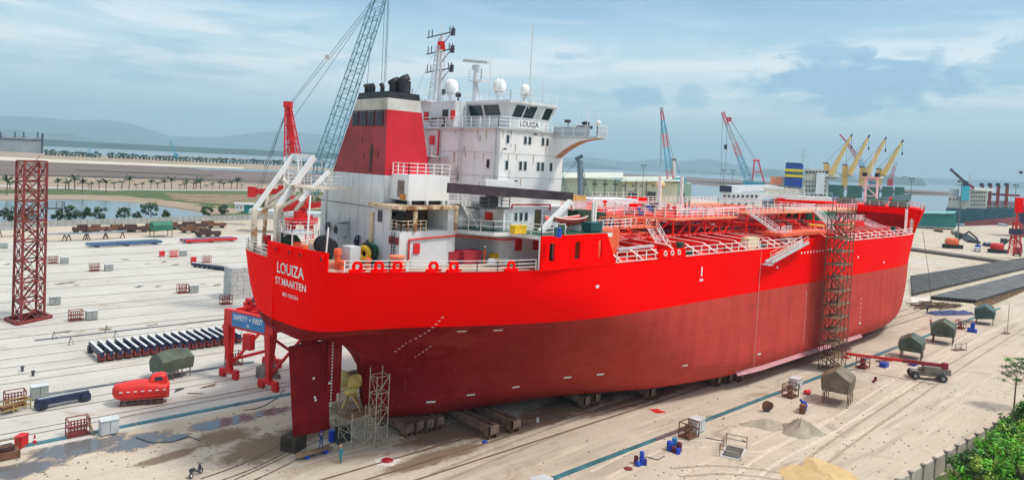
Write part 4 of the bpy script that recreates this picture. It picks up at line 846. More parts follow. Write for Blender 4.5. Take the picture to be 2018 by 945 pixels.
# ---------------------------------------------------------------- main deck
b = M()
gx = [28.6+3.95*i for i in range(11)]+[88.5+3.6*i for i in range(10)]
def girder(x):
    hb = plan(x, ZD, .35); yo = YC-hb; g = M()
    ys = [(YC+hb-2, 20.75), (YC, 21.25), (yo+2.2, 20.75), (yo+.15, 19.75)]
    g.k = 0
    for (y0, z0), (y1, z1) in zip(ys, ys[1:]): g.slab([(x, y0, ZD-.02), (x, y0, z0), (x, y1, z1), (x, y1, ZD-.02)], (.06, 0, 0))
    g.k = 1
    for (y0, z0), (y1, z1) in zip(ys, ys[1:]): g.slab([(x-.14, y0, z0), (x+.2, y0, z0), (x+.2, y1, z1), (x-.14, y1, z1)], (0, 0, .05))
    return g.build('deck_girder', [DRED, PINK], ship)
for x in gx: girder(x)
for x in (60, 66, 72, 78, 84): girder(x)
def deck_rail(x0, x1, side=-1):
    xs = list(np.linspace(x0, x1, max(2, int((x1-x0)/4)))); return M().rail([(x, YC+side*(plan(x)-.3), ZD+.05) for x in xs], 1.1, 2, 1.9, .045).build('deck_railing', RAILW, ship)
for a_, c_ in ((27.6, 34.8), (40.8, 50), (50, 59), (59.4, 72), (87.4, 96), (96, 105), (105, 114), (114, 123.5)): deck_rail(a_, c_)
for a_, c_ in ((28, 60), (60, 92), (92, 122)): deck_rail(a_, c_, 1)
# break of the poop: orange deckhouse front, stairs
M().box(24.9, 31.5, -12.6, -12.2, ZD, 23.0).box(26.5, 31.6, -12.2, 13, 22.6, 23.0).box(26.6, 31.4, -11, 12, ZD, 22.6).build('pump_room_house', ORANGE, ship)
for x in (26.6, 29): M().lathe((x, -12.63, 21.6), [(.32, 0), (.32, .03)], (0, 1, 0), 12).build('porthole', BLACK, ship)
M().rail([(27, -12.5, 23), (31.6, -12.5, 23), (36, -11.5, 23)], 1.1, 3, 1.4, .045).build('deckhouse_railing', RAILW, ship)
M().box(31.5, 40.2, -11.8, -9.4, 22.85, 23.0).rail([(31.5, -11.8, 23), (40.2, -11.8, 23)], 1.1, 3, 1.4, .045).rail([(31.5, -9.5, 23), (40.2, -9.5, 23)], 1.1, 3, 1.4, .045).build('access_walkway', ORANGE, ship)
stair('stair', (40.2, -11.5, 22.9), (43.6, -11.5, ZD), (0, 1.6, 0))
M().cb((28.2, -9, 24), 2.6, 2.2, 2).build('net_pile', mat('green nets', (.03, .06, .035), .5, 2, .9), ship); M().cb((32.5, -7, 23.6), 3.2, 2.6, 1.9).build('net_pile', mat('green nets', (.03, .06, .035)), ship)
M().bar((26.3, -12.8, 23), (26.3, -12.8, 26.2), .22).bar((27.2, -12.4, 23), (27.2, -12.4, 26.2), .22).build('vent_post', RAILW, ship)
# elevated pipe deck on trestles
pd = [(38, 2.5), (49.2, -8.2), (66, -8.2), (66, 7.5), (38, 7.5)]
M().prism(pd, 23.25, 23.6).build('pipe_deck', ORL, ship); M().prism([(x*.994+.3, y*.96) for x, y in pd], 23.605, 23.62).build('pipe_deck_top', DRED, ship)
M().prism([(26, 2.5), (38, 2.5), (38, 7.5), (26, 7.5)], 23.2, 23.58).build('catwalk', ORL, ship)
for L_2 in ([(26, 2.6, 23.6), (38, 2.6, 23.6), (49.2, -8.1, 23.6)], [(49.2, -8.1, 23.6), (66, -8.1, 23.6)], [(26, 7.4, 23.6), (66, 7.4, 23.6)], [(40, 5, 23.6), (66, -3, 23.6)]): M().rail(L_2, 1.15, 3, 1.4, .05).build('pipe_deck_railing', RAILW, ship)
for y in (-7.6, 6.8):
    for x in (49.6, 53.6, 57.6, 61.6, 65.4):
        b = M().bar((x, y, ZD), (x, y, 23.25), .22); 
        if x < 65: b.bar((x, y, 20.2), (x+4, y, 23.2), .16); b.bar((x, y, 23.0), (x+4, y, 23.0), .14)
        b.build('trestle', DRED if int(x) % 2 else ORANGE, ship)
M().bar((42.5, -3.4, 23.2), (46.5, -4.5, ZD), .35).bar((46.5, -4.5, ZD), (50, -7, 23.2), .3).build('trestle', DRED, ship)
rr = random.Random(3)
b = M()
for i in range(9):
    y = -5+1.45*i; r = rr.choice((.16, .22, .3)); b.bar((30, y, 20.8+.25*rr.random()), (124, y, 20.8+.25*rr.random()), r, n=8)
b.build('cargo_pipes', mat('pipe red', (.45, .02, .02), .3, .5, .5), ship)
b = M()
for y, r in ((-6.2, .16), (3.2, .14)): b.bar((48, y, 21.5), (90, y, 21.5), r, n=8)
b.build('cargo_pipes', NAVY, ship)
PR2 = mat('bright pipe red', (.72, .02, .012), .2, .5, .5)
for i in range(22):
    y = -8.5+.78*i; z = 20.5+.9*((i*5) % 7)/7; M().bar((29+rr.uniform(0, 6), y, z), (124-rr.uniform(0, 14), y, z), .07+.05*(i % 3), n=6).build('cargo_pipe', (PR2, DRED, PINK, PR2, ORANGE)[i % 5], ship)
for i in range(26):
    x = 30+3.6*i; y = rr.uniform(-9, -4); M().tube([(x, y, 19.7), (x, y, 21.6), (x, y+rr.uniform(3, 7), 21.6), (x, y+3, 20)], .07, 6).build('vent_pipe', rr.choice((PR2, PINK, ORANGE, PR2)), ship)
for i in range(9):
    x = 96+3*i; M().rail([(x, -6, ZD), (x, -1, ZD)], 1.1, 2, 1.4, .04).build('pipe_railing', RAILW, ship)
for i in range(46):
    x = rr.uniform(30, 122); y = rr.uniform(-9.5, 8); h_ = rr.uniform(.6, 2.2); m_ = rr.choice((ORANGE, DRED, RAILW, DRED, PINK, GREEN, DARK))
    M().lathe((x, y, ZD), [(.28, 0), (.28, h_*.8), (.45, h_*.82), (.45, h_), (.1, h_+.1)], n=8).build('tank_vent', m_, ship)
for i in range(30):
    x = rr.uniform(46, 65); y = rr.uniform(-6.5, 6.5); h_ = rr.uniform(.4, 1.3); m_ = rr.choice((ORANGE, RED, RAILW, DRED, PINK, DARK, BLUE)); L = rr.uniform(.6, 3)
    (M().cb((x, y, 23.63+h_/2), L, .5, h_).cb((x, y, 23.66+h_), L+.1, .6, .06) if i % 2 else M().lathe((x, y, 23.62), [(.22, 0), (.22, h_), (.36, h_+.02), (.36, h_+.25)], n=8)).build('deck_fitting', m_, ship)
for y in (-5.5, -1.5, 1.8, 4.8): M().rail([(48+abs(y), y, 23.62), (65.5, y, 23.62)], 1.1, 3, 1.3, .045).build('pipe_deck_railing', RAILW, ship)
for k in range(7): M().bar((46, -5+1.6*k, 23.85), (92, -5+1.6*k+.4, 24.0), .14+.05*(k % 3), n=8).build('upper_pipe', (DRED, ORANGE, RUSTRED, DRED, PINK, DRED, ORANGE)[k], ship)
for k in range(12):
    x = 67+1.9*k; M().tube([(x, 6.5-(k % 4)*2, 20), (x, 6.5-(k % 4)*2, 23+.4*(k % 3)), (x, -6+(k % 3)*1.5, 23+.4*(k % 3)), (x, -6+(k % 3)*1.5, 20.2)], .15, 8).build('crossover_pipe', rr.choice((DRED, RUSTRED, ORANGE)), ship)
for i in range(16):
    x = 34+5.6*i; y = rr.choice((-11.2, -10, 6)); M().lathe((x, y, ZD), [(.8, 0), (.8, .7), (.9, .72), (.9, .85), (.2, .95)], n=12).build('tank_hatch', rr.choice((DRED, ORANGE, RED)), ship)
M().bar((30.5, -13.2, 20.7), (37, -13.4, 20.9), .5, .25).build('stowed_gangway', LGREY, ship)
for x, y in ((42.5, -13.6), (61.8, -13.2), (117, -13)): M().lathe((x, y, ZD), [(.5, 0), (.42, .2), (.42, 1.2), (.55, 1.25), (.5, 1.5)], n=10).lathe((x+.9, y-.9, ZD), [(.5, 0), (.42, .2), (.42, .4), (.55, .5)], n=10).build('mooring_bollard', GREEN, ship)
# manifold amidships
b = M().prism([(67.5, -14.6), (83.5, -14.4), (83.5, -11.4), (67.5, -11.4)], 21.0, 21.5).build('drip_tray', ORANGE, ship)
for y_a, y_b in ((-9.5, -7.6), (7.6, 10)): M().box(66, 90, y_a, y_b, 23.95, 24.2).build('manifold_platform', ORL, ship)
M().box(88.2, 90, -7.6, 7.6, 23.95, 24.2).build('manifold_platform', ORL, ship)
for L_2 in ([(66, -9.4, 24.2), (78, -9.4, 24.2)], [(78, -9.4, 24.2), (90, -9.4, 24.2)], [(66, 9.9, 24.2), (90, 9.9, 24.2)], [(90, -9.4, 24.2), (90, 9.9, 24.2)]): M().rail(L_2, 1.2, 3, 1.3, .05).build('manifold_railing', RAILW, ship)
for i in range(11):
    x = 68.4+1.35*i; b = M(); z = 22.3+.5*(i % 2); b.bar((x, 8, z), (x, -11.6, z), .26, n=8); b.lathe((x, -5+1.3*(i % 3), z), [(.5, -.25), (.5, .25)], (0, 1, 0), 10); b.bar((x, 2, z), (x, 2, z+1.5), .14, n=8); b.lathe((x, -11.6, z), [(.34, 0), (.34, .15)], (0, -1, 0), 10); b.lathe((x, -9.8, z+.35), [(.1, 0), (.1, .6), (.35, .6), (.35, .65)], n=8); b.build('manifold_pipe', rr.choice((RUSTRED, DRED, RUSTRED, mat('pipe red', (.45, .02, .02)))), ship)
for x in (66.5, 72, 78, 84, 89.5): M().bar((x, -9.3, ZD), (x, -9.3, 23.9), .25).build('trestle', DRED, ship)
for y in (-13, -11.8): M().bar((82.5, y, 22.3), (85.5, y, 22.0), .25).build('hose_saddle', YEL, ship)
stair('stair', (66.2, -9.6, 24.2), (68.4, -13.2, 21.5), (0, -.01, .0)+Vector((1.0, 0, 0)) if False else (1.0, 0, 0)); stair('stair', (88.8, -9.6, 24.2), (88.2, -13.3, 21.2), (1.0, 0, 0)); stair('stair', (68.5, -14.2, 21.5), (71.4, -14.4, ZD), (0, .9, 0))
M().rail([(67.5, -14.5, 21.5), (70.5, -14.5, 21.5)], 1.1, 3, 1, .04).rail([(83.5, -14.3, 21.5), (86, -14.3, 21.5)], 1.1, 3, 1, .04).build('manifold_railing', RAILW, ship)
# forward pipe deck and forecastle
M().prism([(90, -5), (127, -2), (127, 3), (90, 6)], 23.4, 23.7).build('catwalk', ORL, ship)
M().rail([(90, -4.9, 23.7), (127, -1.9, 23.7)], 1.15, 3, 1.8, .05).build('catwalk_railing', RAILW, ship)
for x in range(92, 127, 6): M().bar((x, -4.4+.08*(x-90), ZD), (x, -4.4+.08*(x-90), 23.4), .25).bar((x, -4.4+.08*(x-90), ZD+.4), (x+5, -4+.08*(x-90), 23.3), .14).build('trestle', DRED, ship)
M().prism([(96, -9), (113, -9), (113, 4), (96, 4)], ZD, 22.0).build('forward_store', DRED, ship); M().box(104, 108, -9.06, -9.0, 19.8, 21.9).build('door', ORL, ship)
M().prism([(98, -6.5), (106, -6.5), (106, 2), (98, 2)], 22.0, 23.6).build('generator_house', mat('sea green', (.02, .17, .10), .2, 1, .5), ship)
M().rail([(96, -8.9, 22), (113, -8.9, 22), (113, 3.9, 22)], 1.1, 3, 2, .045).build('store_railing', RAILW, ship); stair('stair', (113, -8.2, 22), (118, -12, ZD), (0, .9, 0))
FT = 24.4
def fhb(x): return float(pchip([127, 131, 136, 142, 147, 151.5, 155], [16.1, 15.4, 13.8, 10.8, 7.6, 4.0, 0], x))
fxs = [127, 129, 131, 134, 137, 140, 143, 146, 148.5, 150.5, 152, 153.5, 154.6, 155]
M().slab([(127.4, -11.6, ZD), (127.4, YC-plan(127.4)+.05, ZD), (127.4, YC-fhb(127.4)+.1, FT-.05), (127.4, -11.6, FT-.05)], (.2, 0, 0)).build('forecastle_wing_bulkhead', RED, ship)
fc = M()
for s in (-1, 1): fc.grid([[(x if x < 150.4 else 150.4, YC+s*max(hbz(min(x, 150.4), ZD), 0), ZD-.1), (x, YC+s*fhb(x), FT), (x, YC+s*fhb(x), FT+.02)][::s] for x in fxs])
fc.grid([[(x, YC-fhb(x), FT), (x, YC+fhb(x), FT)] for x in fxs]); fcm = fc.build('forecastle', RED, ship)
bm = bmesh.new(); bm.from_mesh(fcm.data); bmesh.ops.remove_doubles(bm, verts=bm.verts, dist=.01); bmesh.ops.recalc_face_normals(bm, faces=bm.faces); bm.to_mesh(fcm.data); bm.free()
M().slab([(127.1, YC-15.2, FT-1.1), (127.1, YC+15.2, FT-1.1), (127.1, YC+15.2, FT+.25), (127.1, YC-15.2, FT+.25)], (.25, 0, 0)).build('forecastle_fascia', RED, ship)
M().box(132, 132.3, YC-13.5, YC+13.5, ZD, FT-.05).build('forecastle_bulkhead', DRED, ship)
M().bar((125.0, -12.6, ZD), (127.2, -11.9, FT), .5).bar((126.4, -13.2, ZD), (128.4, -12.6, FT), .4).build('forecastle_stay', PINK, ship); M().box(127.3, 127.4, -13.4, -12.5, 20.0, 22.2).build('door', ORL, ship)
M().rail([(127.3, YC-15, FT+.25), (127.3, YC, FT+.25), (127.3, YC+15, FT+.25)], 1.1, 3, 2, .045).build('forecastle_railing', RAILW, ship)
M().rail([(x, YC-fhb(x)+.15, FT) for x in fxs[:-1]], 1.1, 3, 2, .045).build('forecastle_railing', RAILW, ship)
for x, y in ((134, -8), (134, -3), (136, 4)): winch_ = M().lathe((x, y, FT+1.0), [(1, -1.6), (.6, -1.5), (.6, 1.2), (1.0, 1.3), (1.0, 1.5)], (0, 1, 0), 12).cb((x, y, FT+.4), 1.4, 4, .8).build('windlass', GREEN, ship)
fm = M()
for y in (-.7, 1.9): fm.bar((141, y, FT), (141, y, FT+6.3), .35)
for z in (2, 4.2, 6.2): fm.bar((141, -.7, FT+z), (141, 1.9, FT+z), .2)
fm.bar((141, -.7, FT+2), (141, 1.9, FT+4.2), .15); fm.bar((141, 4, FT+4.6), (141, -1.5, FT+4.6), .16); fm.box(140, 142, -1.6, 2.8, FT+6.3, FT+6.5); fm.bar((141, .6, FT+6), (141, .6, FT+12), .12)
fm = fm.build('foremast', RAILW, ship)
for y in (-.9, 1.9): M().lathe((140.4, y, FT+6.9), [(.6, -.3), (.6, .5)], (0, 1, 0), 10).build('mast_light', BLACK, fm)
M().bar((140, -6, FT), (152, -.5, FT+.9), .3).lathe((152.2, 0, FT), [(.4, 0), (.4, 1.6), (.6, 1.7)], n=8).build('bow_chock', RED, ship)
M().box(60, 60.2, 0, .1, 23.7, 23.71).build('deck_plate', DRED, ship)
# white deck stores and the red locker on the pipe deck, port side
M().box(51.5, 63.3, 9.0, 14, ZD, 25.0).build('deck_store', WHITE, ship); M().rail([(51.5, 9.05, 25), (63.3, 9.05, 25)], 1.1, 2, 2, .035).build('store_railing', RAILW, ship)
M().box(63.8, 66.4, 9.5, 12, ZD, 25.2).build('deck_locker', RED, ship)
for x in (58, 64): M().bar((x, 1, 23.6), (x, 1, 29.2), .28, n=8).build('light_post', RAILW, ship)
b = M().bar((61, 3, 23.6), (61, 3, 27.5), .35, n=8); b.lathe((61, 3, 27.4), [(.4, 0), (.7, .2), (.7, .7), (.3, .9)], n=10); b.build('light_post', mat('cream lamp', (.7, .6, .3), .1, 1, .5), ship)
# accommodation ladder hanging on the starboard side
la = M(); la.k = 0; la.slab([(60.2, -16.15, 17.75), (71.2, -16.15, 20.1), (71.2, -15.95, 20.1), (60.2, -15.95, 17.75)], (0, -.0, .35)); la.slab([(60.2, -17.1, 17.75), (71.2, -17.1, 20.1), (71.2, -16.9, 20.1), (60.2, -16.9, 17.75)], (0, 0, .35))
for i in range(24): t_ = i/23; la.cb((60.4+10.6*t_, -16.5, 17.85+2.26*t_), .35, .9, .06)
la.k = 1
for y in (-16.05, -17.0):
    for f_ in (.5, 1.0): la.bar((61.5, y, 18.2+f_), (71, y, 20.2+f_), .06)
    for i in range(7): t_ = i/6; la.bar((61.5+9.5*t_, y, 18.2+2.0*t_), (61.5+9.5*t_, y, 19.2+2.0*t_), .06)
la.k = 0; la.cb((59.9, -16.5, 17.6), 1.2, 1.1, .15)
la.build('accommodation_ladder', [LGREY, mat('rail pink', (.78, .45, .38), .1, 1, .5)], ship)
M().box(57.5, 60.5, -14.8, -13.6, ZD, 21.2).build('ladder_winch', mat('cream rail', (.7, .58, .38), .2, 1, .6), ship)
# ================================================================== things on the yard
# ---- lattice tower, left
c0 = (at(25, 630)+at(87, 627))/2; tw = thing('lattice_tower', 'tall rusty red lattice stair tower standing alone at the left', 'lattice tower', (c0.x, c0.y, 0), 0)
posts = [at(25, 630)-c0, at(41, 637)-c0, at(87, 627)-c0]; d4 = posts[0]+posts[2]-posts[1]; P4 = [posts[0], posts[1], posts[2], d4]
P4 = [Vector((p.x, p.y, 0)) for p in P4]; TH = 26.5
for i, p in enumerate(P4): M().bar(p, p*.96+Vector((0, 0, TH)), .34).build('post', RUSTRED, tw)
nb = 8
for i in range(4):
    a, b_ = P4[i], P4[(i+1) % 4]; m_ = M(); m2 = M()
    for k in range(nb+1):
        z = TH*k/nb+.05; f = 1-.04*k/nb; m_.bar(a*f+Vector((0, 0, z)), b_*f+Vector((0, 0, z)), .22)
        if k < nb:
            z2 = TH*(k+1)/nb; m2.bar(a*f+Vector((0, 0, z)), b_*f+Vector((0, 0, z2)), .13); m2.bar(b_*f+Vector((0, 0, z)), a*f+Vector((0, 0, z2)), .13)
            e = (a+b_)*.5*f+Vector((0, 0, (z+z2)/2)); m2.bar(e-Vector((0, 0, .22)), e+Vector((0, 0, .22)), .4)
    m_.build('cross_beam', RUSTRED, tw); m2.build('bracing', RUSTRED, tw)
st = M()
for k in range(nb):
    z0, z1 = TH*k/nb, TH*(k+1)/nb; a, b_ = (P4[0]*.5, P4[2]*.5) if k % 2 else (P4[2]*.5, P4[0]*.5)
    for o in (-.35, .35): st.bar((a.x, a.y+o, z0), (b_.x, b_.y+o, z1), .09, .18); st.bar((a.x, a.y+o, z0+1), (b_.x, b_.y+o, z1+1), .05)
    st.cb((b_.x, b_.y, z1), 1.6, 1.4, .08)
st.build('stair', mat('stair oxide', (.27, .07, .06), .3, 1, .6), tw)
pm = M(); q = P4[2]; pm.box(q.x-.3, q.x+2.4, q.y-1.0, q.y+1.2, 18.6, 18.75); pm.rail([(q.x, q.y-1, 18.75), (q.x+2.4, q.y-1, 18.75), (q.x+2.4, q.y+1.2, 18.75)], 1.1, 3, 1); pm.build('side_platform', DARK, tw)
bf = M()
for i in range(4): a, b_ = P4[i]*1.45, P4[(i+1) % 4]*1.45; bf.bar(a+Vector((0, 0, .25)), b_+Vector((0, 0, .25)), .5); bf.bar(P4[i]*1.45+Vector((0, 0, .2)), P4[(i+2) % 4]*1.45+Vector((0, 0, .2)), .3)
bf.build('base_frame', RUSTRED, tw)
# ---- cages and cabinets in pairs
def cage(p, label, w_=1.9, d_=1.4, h_=1.75, m=RUSTRED, rz=0.0, fill=True):
    t = thing('pipe_cage', label, 'pipe cage', p, rz, 'pipe cages set out over the yard'); b = M()
    for x in (-w_/2, w_/2):
        for y in (-d_/2, d_/2): b.bar((x, y, 0), (x, y, h_), .1)
    for z in (.15, h_*.55, h_):
        b.bar((-w_/2, -d_/2, z), (w_/2, -d_/2, z), .09).bar((-w_/2, d_/2, z), (w_/2, d_/2, z), .09).bar((-w_/2, -d_/2, z), (-w_/2, d_/2, z), .09).bar((w_/2, -d_/2, z), (w_/2, d_/2, z), .09)
    b.build('frame', m, t)
    if fill:
        b = M()
        for i in range(5): b.bar((-.6+.3*i, 0, .2), (-.6+.3*i, .1, h_*.9), .07, n=6)
        b.bar((-.8, .05, h_*.5), (.9, .05, h_*.5), .1, n=6); b.box(-.8, .8, -.5, .5, .1, .35); b.build('pipe_manifold', m, t)
    return t
CORX = mat('orange oxide', (.36, .14, .08), .3, 1, .6)
for (x, y), lb, m in (((104, 519), 'small dark cage beside the tower, left of a grey cabinet, second row', RUSTRED), ((186, 534), 'dark red cage beside a grey cabinet, in front of the first blue beam rack', RUSTRED), ((342, 506), 'red pipe cage in the far row between a grey cabinet and a small red box', CRANERED), ((407, 517), 'orange tinted cage at the left end of the dark blue roller racks', CORX), ((360, 577), 'red cage left of a grey cabinet in the middle of the concrete', RUSTRED), ((445, 599), 'dark cage in front of the concrete block stack near the stern', RUSTRED), ((149, 631), 'dark red cage left of the grey cabinet nearest to the lattice tower', RUSTRED), ((153, 856), 'dark red cage with a leaning plank left of the near grey cabinet', RUSTRED), ((29, 800), 'dark cage behind the yellowish frame at the left edge', RUSTRED), ((1357, 860), 'rusty cage in front of the white cabinet beside the starboard trench', RUST), ((1557, 781), 'rusty cage with a red bag beside the white cabinet further along the starboard trench', RUST), ((1700, 724), 'dark red cage on the starboard trench left of the boom lift', RUSTRED), ((1893, 647), 'dark red box cage near the blue drums by the bow', RUSTRED), ((460, 718), 'thin dark cage beside the left foot of the red gantry', RUST)):
    cage(at(x, y), lb, m=m, rz=.0)
M().bar((1.3, -.9, 0), (.6, -.6, 2.3), .3, .08).build('plank', TIMB).location = at(153, 856); bpy.data.objects['plank'].name = 'wooden_plank'; tag(bpy.data.objects['wooden_plank'], 'long wooden plank leaning on the cage by the near puddle', 'plank')
def cabinet(p, label, m, w_=1.65, d_=1.25, h_=1.5):
    t = thing('electric_cabinet', label, 'cabinet', p, 0, 'cabinets along the trenches')
    M().box(-w_/2, w_/2, -d_/2, d_/2, .12, h_).build('body', m, t); M().box(-w_/2+.1, w_/2-.1, -d_/2+.1, d_/2-.1, 0, .12).build('plinth', BLACK, t); M().box(-w_/2-.06, w_/2+.06, -d_/2-.06, d_/2+.06, h_, h_+.08).build('lid', LGREY, t)
    M().box(-.02, .02, -d_/2-.02, -d_/2, .2, h_-.1).build('door_seam', DARK, t)
    return t
for (x, y), lb, m in (((8, 489), 'small grey cabinet at the far left edge of the concrete', GREY), ((127, 519), 'grey cabinet right of the small dark cage by the tower, second row', GREY), ((214, 533), 'grey cabinet right of the dark red cage in front of the first blue rack', GREY), ((361, 504), 'grey cabinet right of the red cage in the far row', GREY), ((381, 576), 'grey cabinet right of the red cage in mid concrete', GREY), ((108, 600), 'lone grey cabinet just right of the lattice tower foot', GREY), ((180, 629), 'grey cabinet right of the dark red cage nearest to the lattice tower', GREY), ((77, 784), 'grey cabinet behind the navy beam trolley at lower left', GREY), ((214, 853), 'pale grey cabinet beside the big puddle at lower left', LGREY), ((1372, 849), 'white cabinet with a cage in front on the starboard trench', LGREY), ((1567, 765), 'white cabinet right of the rusty cage further along the starboard trench', LGREY), ((1066, 975), 'white cabinet cut by the bottom edge at the near end of the teal trench', LGREY)):
    cabinet(at(x, y), lb, m)
# ---- blue beam racks, rusty gear, trestles in the far yard
def rack(p, label, L, n, m, rz=0.0, W_=5, h_=.7):
    t = thing('beam_rack', label, 'beam rack', p, rz, 'racks of long beams on the concrete')
    for i in range(n):
        y = (i-(n-1)/2)*W_/n; b = M().box(-L/2, L/2, y-.22, y+.22, .45, .45+h_); b.build('beam', m[i % len(m)], t)
    for x in (-L*.4, 0, L*.4): M().box(x-.3, x+.3, -W_/2, W_/2, 0, .45).build('bearer', DARK, t)
    return t
BLU2 = mat('rack blue', (.05, .11, .22), .25, .5, .5); BLU3 = mat('rack pale blue', (.16, .24, .34), .25, .5, .5)
rack(at(246, 483), 'low rack of blue beams lying beyond the third row of cages', 20, 4, [BLU2, BLU3], .10)
rack(at(412, 476), 'rack of blue beams with a red front beam near the far sand', 17, 5, [CRANERED, BLU2, BLU3], .10)
for i in range(9):
    t = thing('roller_rack', 'dark blue roller beam with white top in the row left of the ship stern', 'roller rack', at(404+9.4*i, 528+1.2*i), -1.05, 'dark blue roller beams left of the stern')
    M().box(-4, 4, -.35, .35, .4, 1.0).build('body', NAVY, t); M().box(-4, 4, -.22, .22, 1.0, 1.08).build('top_rail', LGREY, t)
    for x in (-3, 3): M().box(x-.3, x+.3, -.4, .4, 0, .4).build('foot', BLACK, t)
def gear(p, label, s, seed, m=RUST, L=9):
    rr = random.Random(seed); t = thing('rusty_bogie', label, 'bogie', p, rr.uniform(-.1, .15), 'rusty bogies stored along the far fence'); b = M()
    b.box(-L/2, L/2, -1.2, 1.2, .7, 1.9); b.build('frame', m, t)
    for x in np.linspace(-L*.38, L*.38, 3): M().lathe((x, -1.3, .5), [(.5, 0), (.5, 2.6)], (0, 1, 0), 10).build('wheel', BLACK, t)
    M().box(-L*.3, L*.1, -.7, .7, 1.9, 2.7).build('top_block', m, t)
for i, (x, y, L, lb) in enumerate(((167, 458, 7, 'dark rusty bogie frame, first of the pair left of the green tent shed'), (193, 458, 6.5, 'dark rusty bogie frame, second from the left along the far fence'), (235, 457, 9, 'long dark rusty bogie left of the green tent shed'), (263, 457, 9, 'low brown bogie just left of the green tent shed'), (296, 455, 5, 'small brown bogie hidden behind the green tent shed'), (343, 452, 10, 'long rusty bogie right of the green tent shed'), (378, 451, 11, 'rusty bogie in the stack right of the green tent shed'), (415, 449, 11, 'rusty bogie at the right end of the far row'), (380, 458, 8, 'light brown bogie in front of the right hand stack'), (410, 466, 8, 'dark bogie standing in front of the right end of the far row'))): gear(at(x, y), lb, 1, i, RUST if i % 3 else mat('dark brown gear', (.07, .035, .03), .3, 1, .7), L)
tn = thing('tent_shed', 'small green tarpaulin tent shed on legs in the far sand yard', 'tent shed', at(317, 466)); b = M(); b.add([(-3, -2.4, 2.2), (3, -2.4, 2.2), (3, 2.4, 2.2), (-3, 2.4, 2.2), (-3.2, 0, 5.2), (3.2, 0, 5.2), (-3, -2.4, 4), (3, -2.4, 4), (3, 2.4, 4), (-3, 2.4, 4)], [(6, 7, 5, 4), (8, 9, 4, 5), (0, 1, 7, 6), (2, 3, 9, 8), (0, 6, 4, 9, 3), (1, 2, 8, 5, 7)]); b.build('tarpaulin', mat('green tarpaulin', (.03, .15, .09), .25, .5, .6), tn)
for x in (-2.8, 2.8):
    for y in (-2.2, 2.2): M().bar((x, y, 0), (x, y, 2.4), .2).build('leg', RUST, tn)
def trestle_table(p, label, L):
    t = thing('trestle_table', label, 'trestle', p, .1, 'trestles with pipes in the far yard'); M().box(-L/2, L/2, -.8, .8, 2.1, 2.4).build('top', mat('grey blue steel', (.25, .30, .34), .2, .6, .6), t)
    for x in (-L*.35, L*.35):
        for s in (-1, 1): M().bar((x+s*.7, 0, 0), (x, 0, 2.1), .25).build('leg', RUST, t)
for x, y, L, lb in ((112, 475, 9, 'steel trestle right behind the lattice tower'), (150, 474, 9, 'middle steel trestle with pipes in the far yard'), (188, 472, 8, 'steel trestle right of the middle one, in front of the bogies'), (225, 470, 7, 'steel trestle nearest to the green tent shed'), (15, 466, 6, 'steel trestle at the left edge, left of the tower')): trestle_table(at(x, y), lb, L)
for x, y, lb in ((319, 506, 'small red box standing left of the red cage in the far row'), (381, 518, 'small red box standing left of the dark blue roller racks')):
    b = M().box(-.6, .6, -.5, .5, .35, 1.5); b.box(-.66, .66, -.56, .56, 1.5, 1.58)
    for sx_ in (-.5, .5): b.box(sx_-.06, sx_+.06, -.4, .4, 0, .35)
    o = b.build('red_box', CRANERED); o.location = at(x, y); tag(o, lb, 'box')
b = M()
rr = random.Random(9)
for i in range(5):
    for j in range(4):
        for k in range(7 if i < 4 else 4): b.cb((i*1.3+rr.uniform(-.04, .04), j*1.0, .45+k*.9), 1.24, .95, .86)
o = b.build('concrete_block_stack', CONCB); o.location = at(459, 589); tag(o, 'tall stack of pale concrete blocks beside the ship stern', 'block stack')
# ---- row of beam trolleys
tp = None
for i in range(18):
    x = -8.9+1.12*i
    if tp is None:
        t = thing('beam_trolley', 'near end dark beam trolley with white top in the long row on the concrete', 'beam trolley', (x, 47.2, 0), 0, 'row of dark beam trolleys left of the ship'); tp = t
        M().box(-.24, .24, -3.4, 3.4, .65, 1.45).build('beam', NAVY, t); M().box(-.14, .14, -3.3, 3.3, 1.45, 1.56).build('top_strip', mat('trolley white', (.66, .66, .66), .1, 1, .5), t)
        for y in (-2.8, 2.8):
            M().box(-.42, .42, y-.55, y+.55, .3, .95).build('truck', RUSTRED if y < 0 else BLACK, t); M().lathe((-.45, y, .3), [(.3, 0), (.3, .9)], (1, 0, 0), 10).build('wheel', BLACK, t)
        M().bar((.2, -3.3, 1.4), (.5, -3.0, 2.0), .06).build('hook', DARK, t)
    else: dup(tp, (x, 47.2, 0), 0, 'dark beam trolley with white top inside the long row on the concrete' if i < 17 else 'far end dark beam trolley with white top, next to the red gantry')
t = thing('beam_trolley', 'single navy beam trolley parked alone at the lower left', 'beam trolley', at(124, 797), .12); M().box(-2.6, 2.6, -.45, .45, .5, 1.2).build('beam', NAVY, t); M().box(-2.5, 2.5, -.1, .1, 1.2, 1.25).build('top_strip', LGREY, t)
for x in (-2.2, 2.2):
    M().box(x-.5, x+.5, -.65, .65, .15, .9).build('truck', NAVY, t)
    M().lathe((x, -.7, .28), [(.28, 0), (.28, 1.4)], (0, 1, 0), 10).build('wheel', BLACK, t)
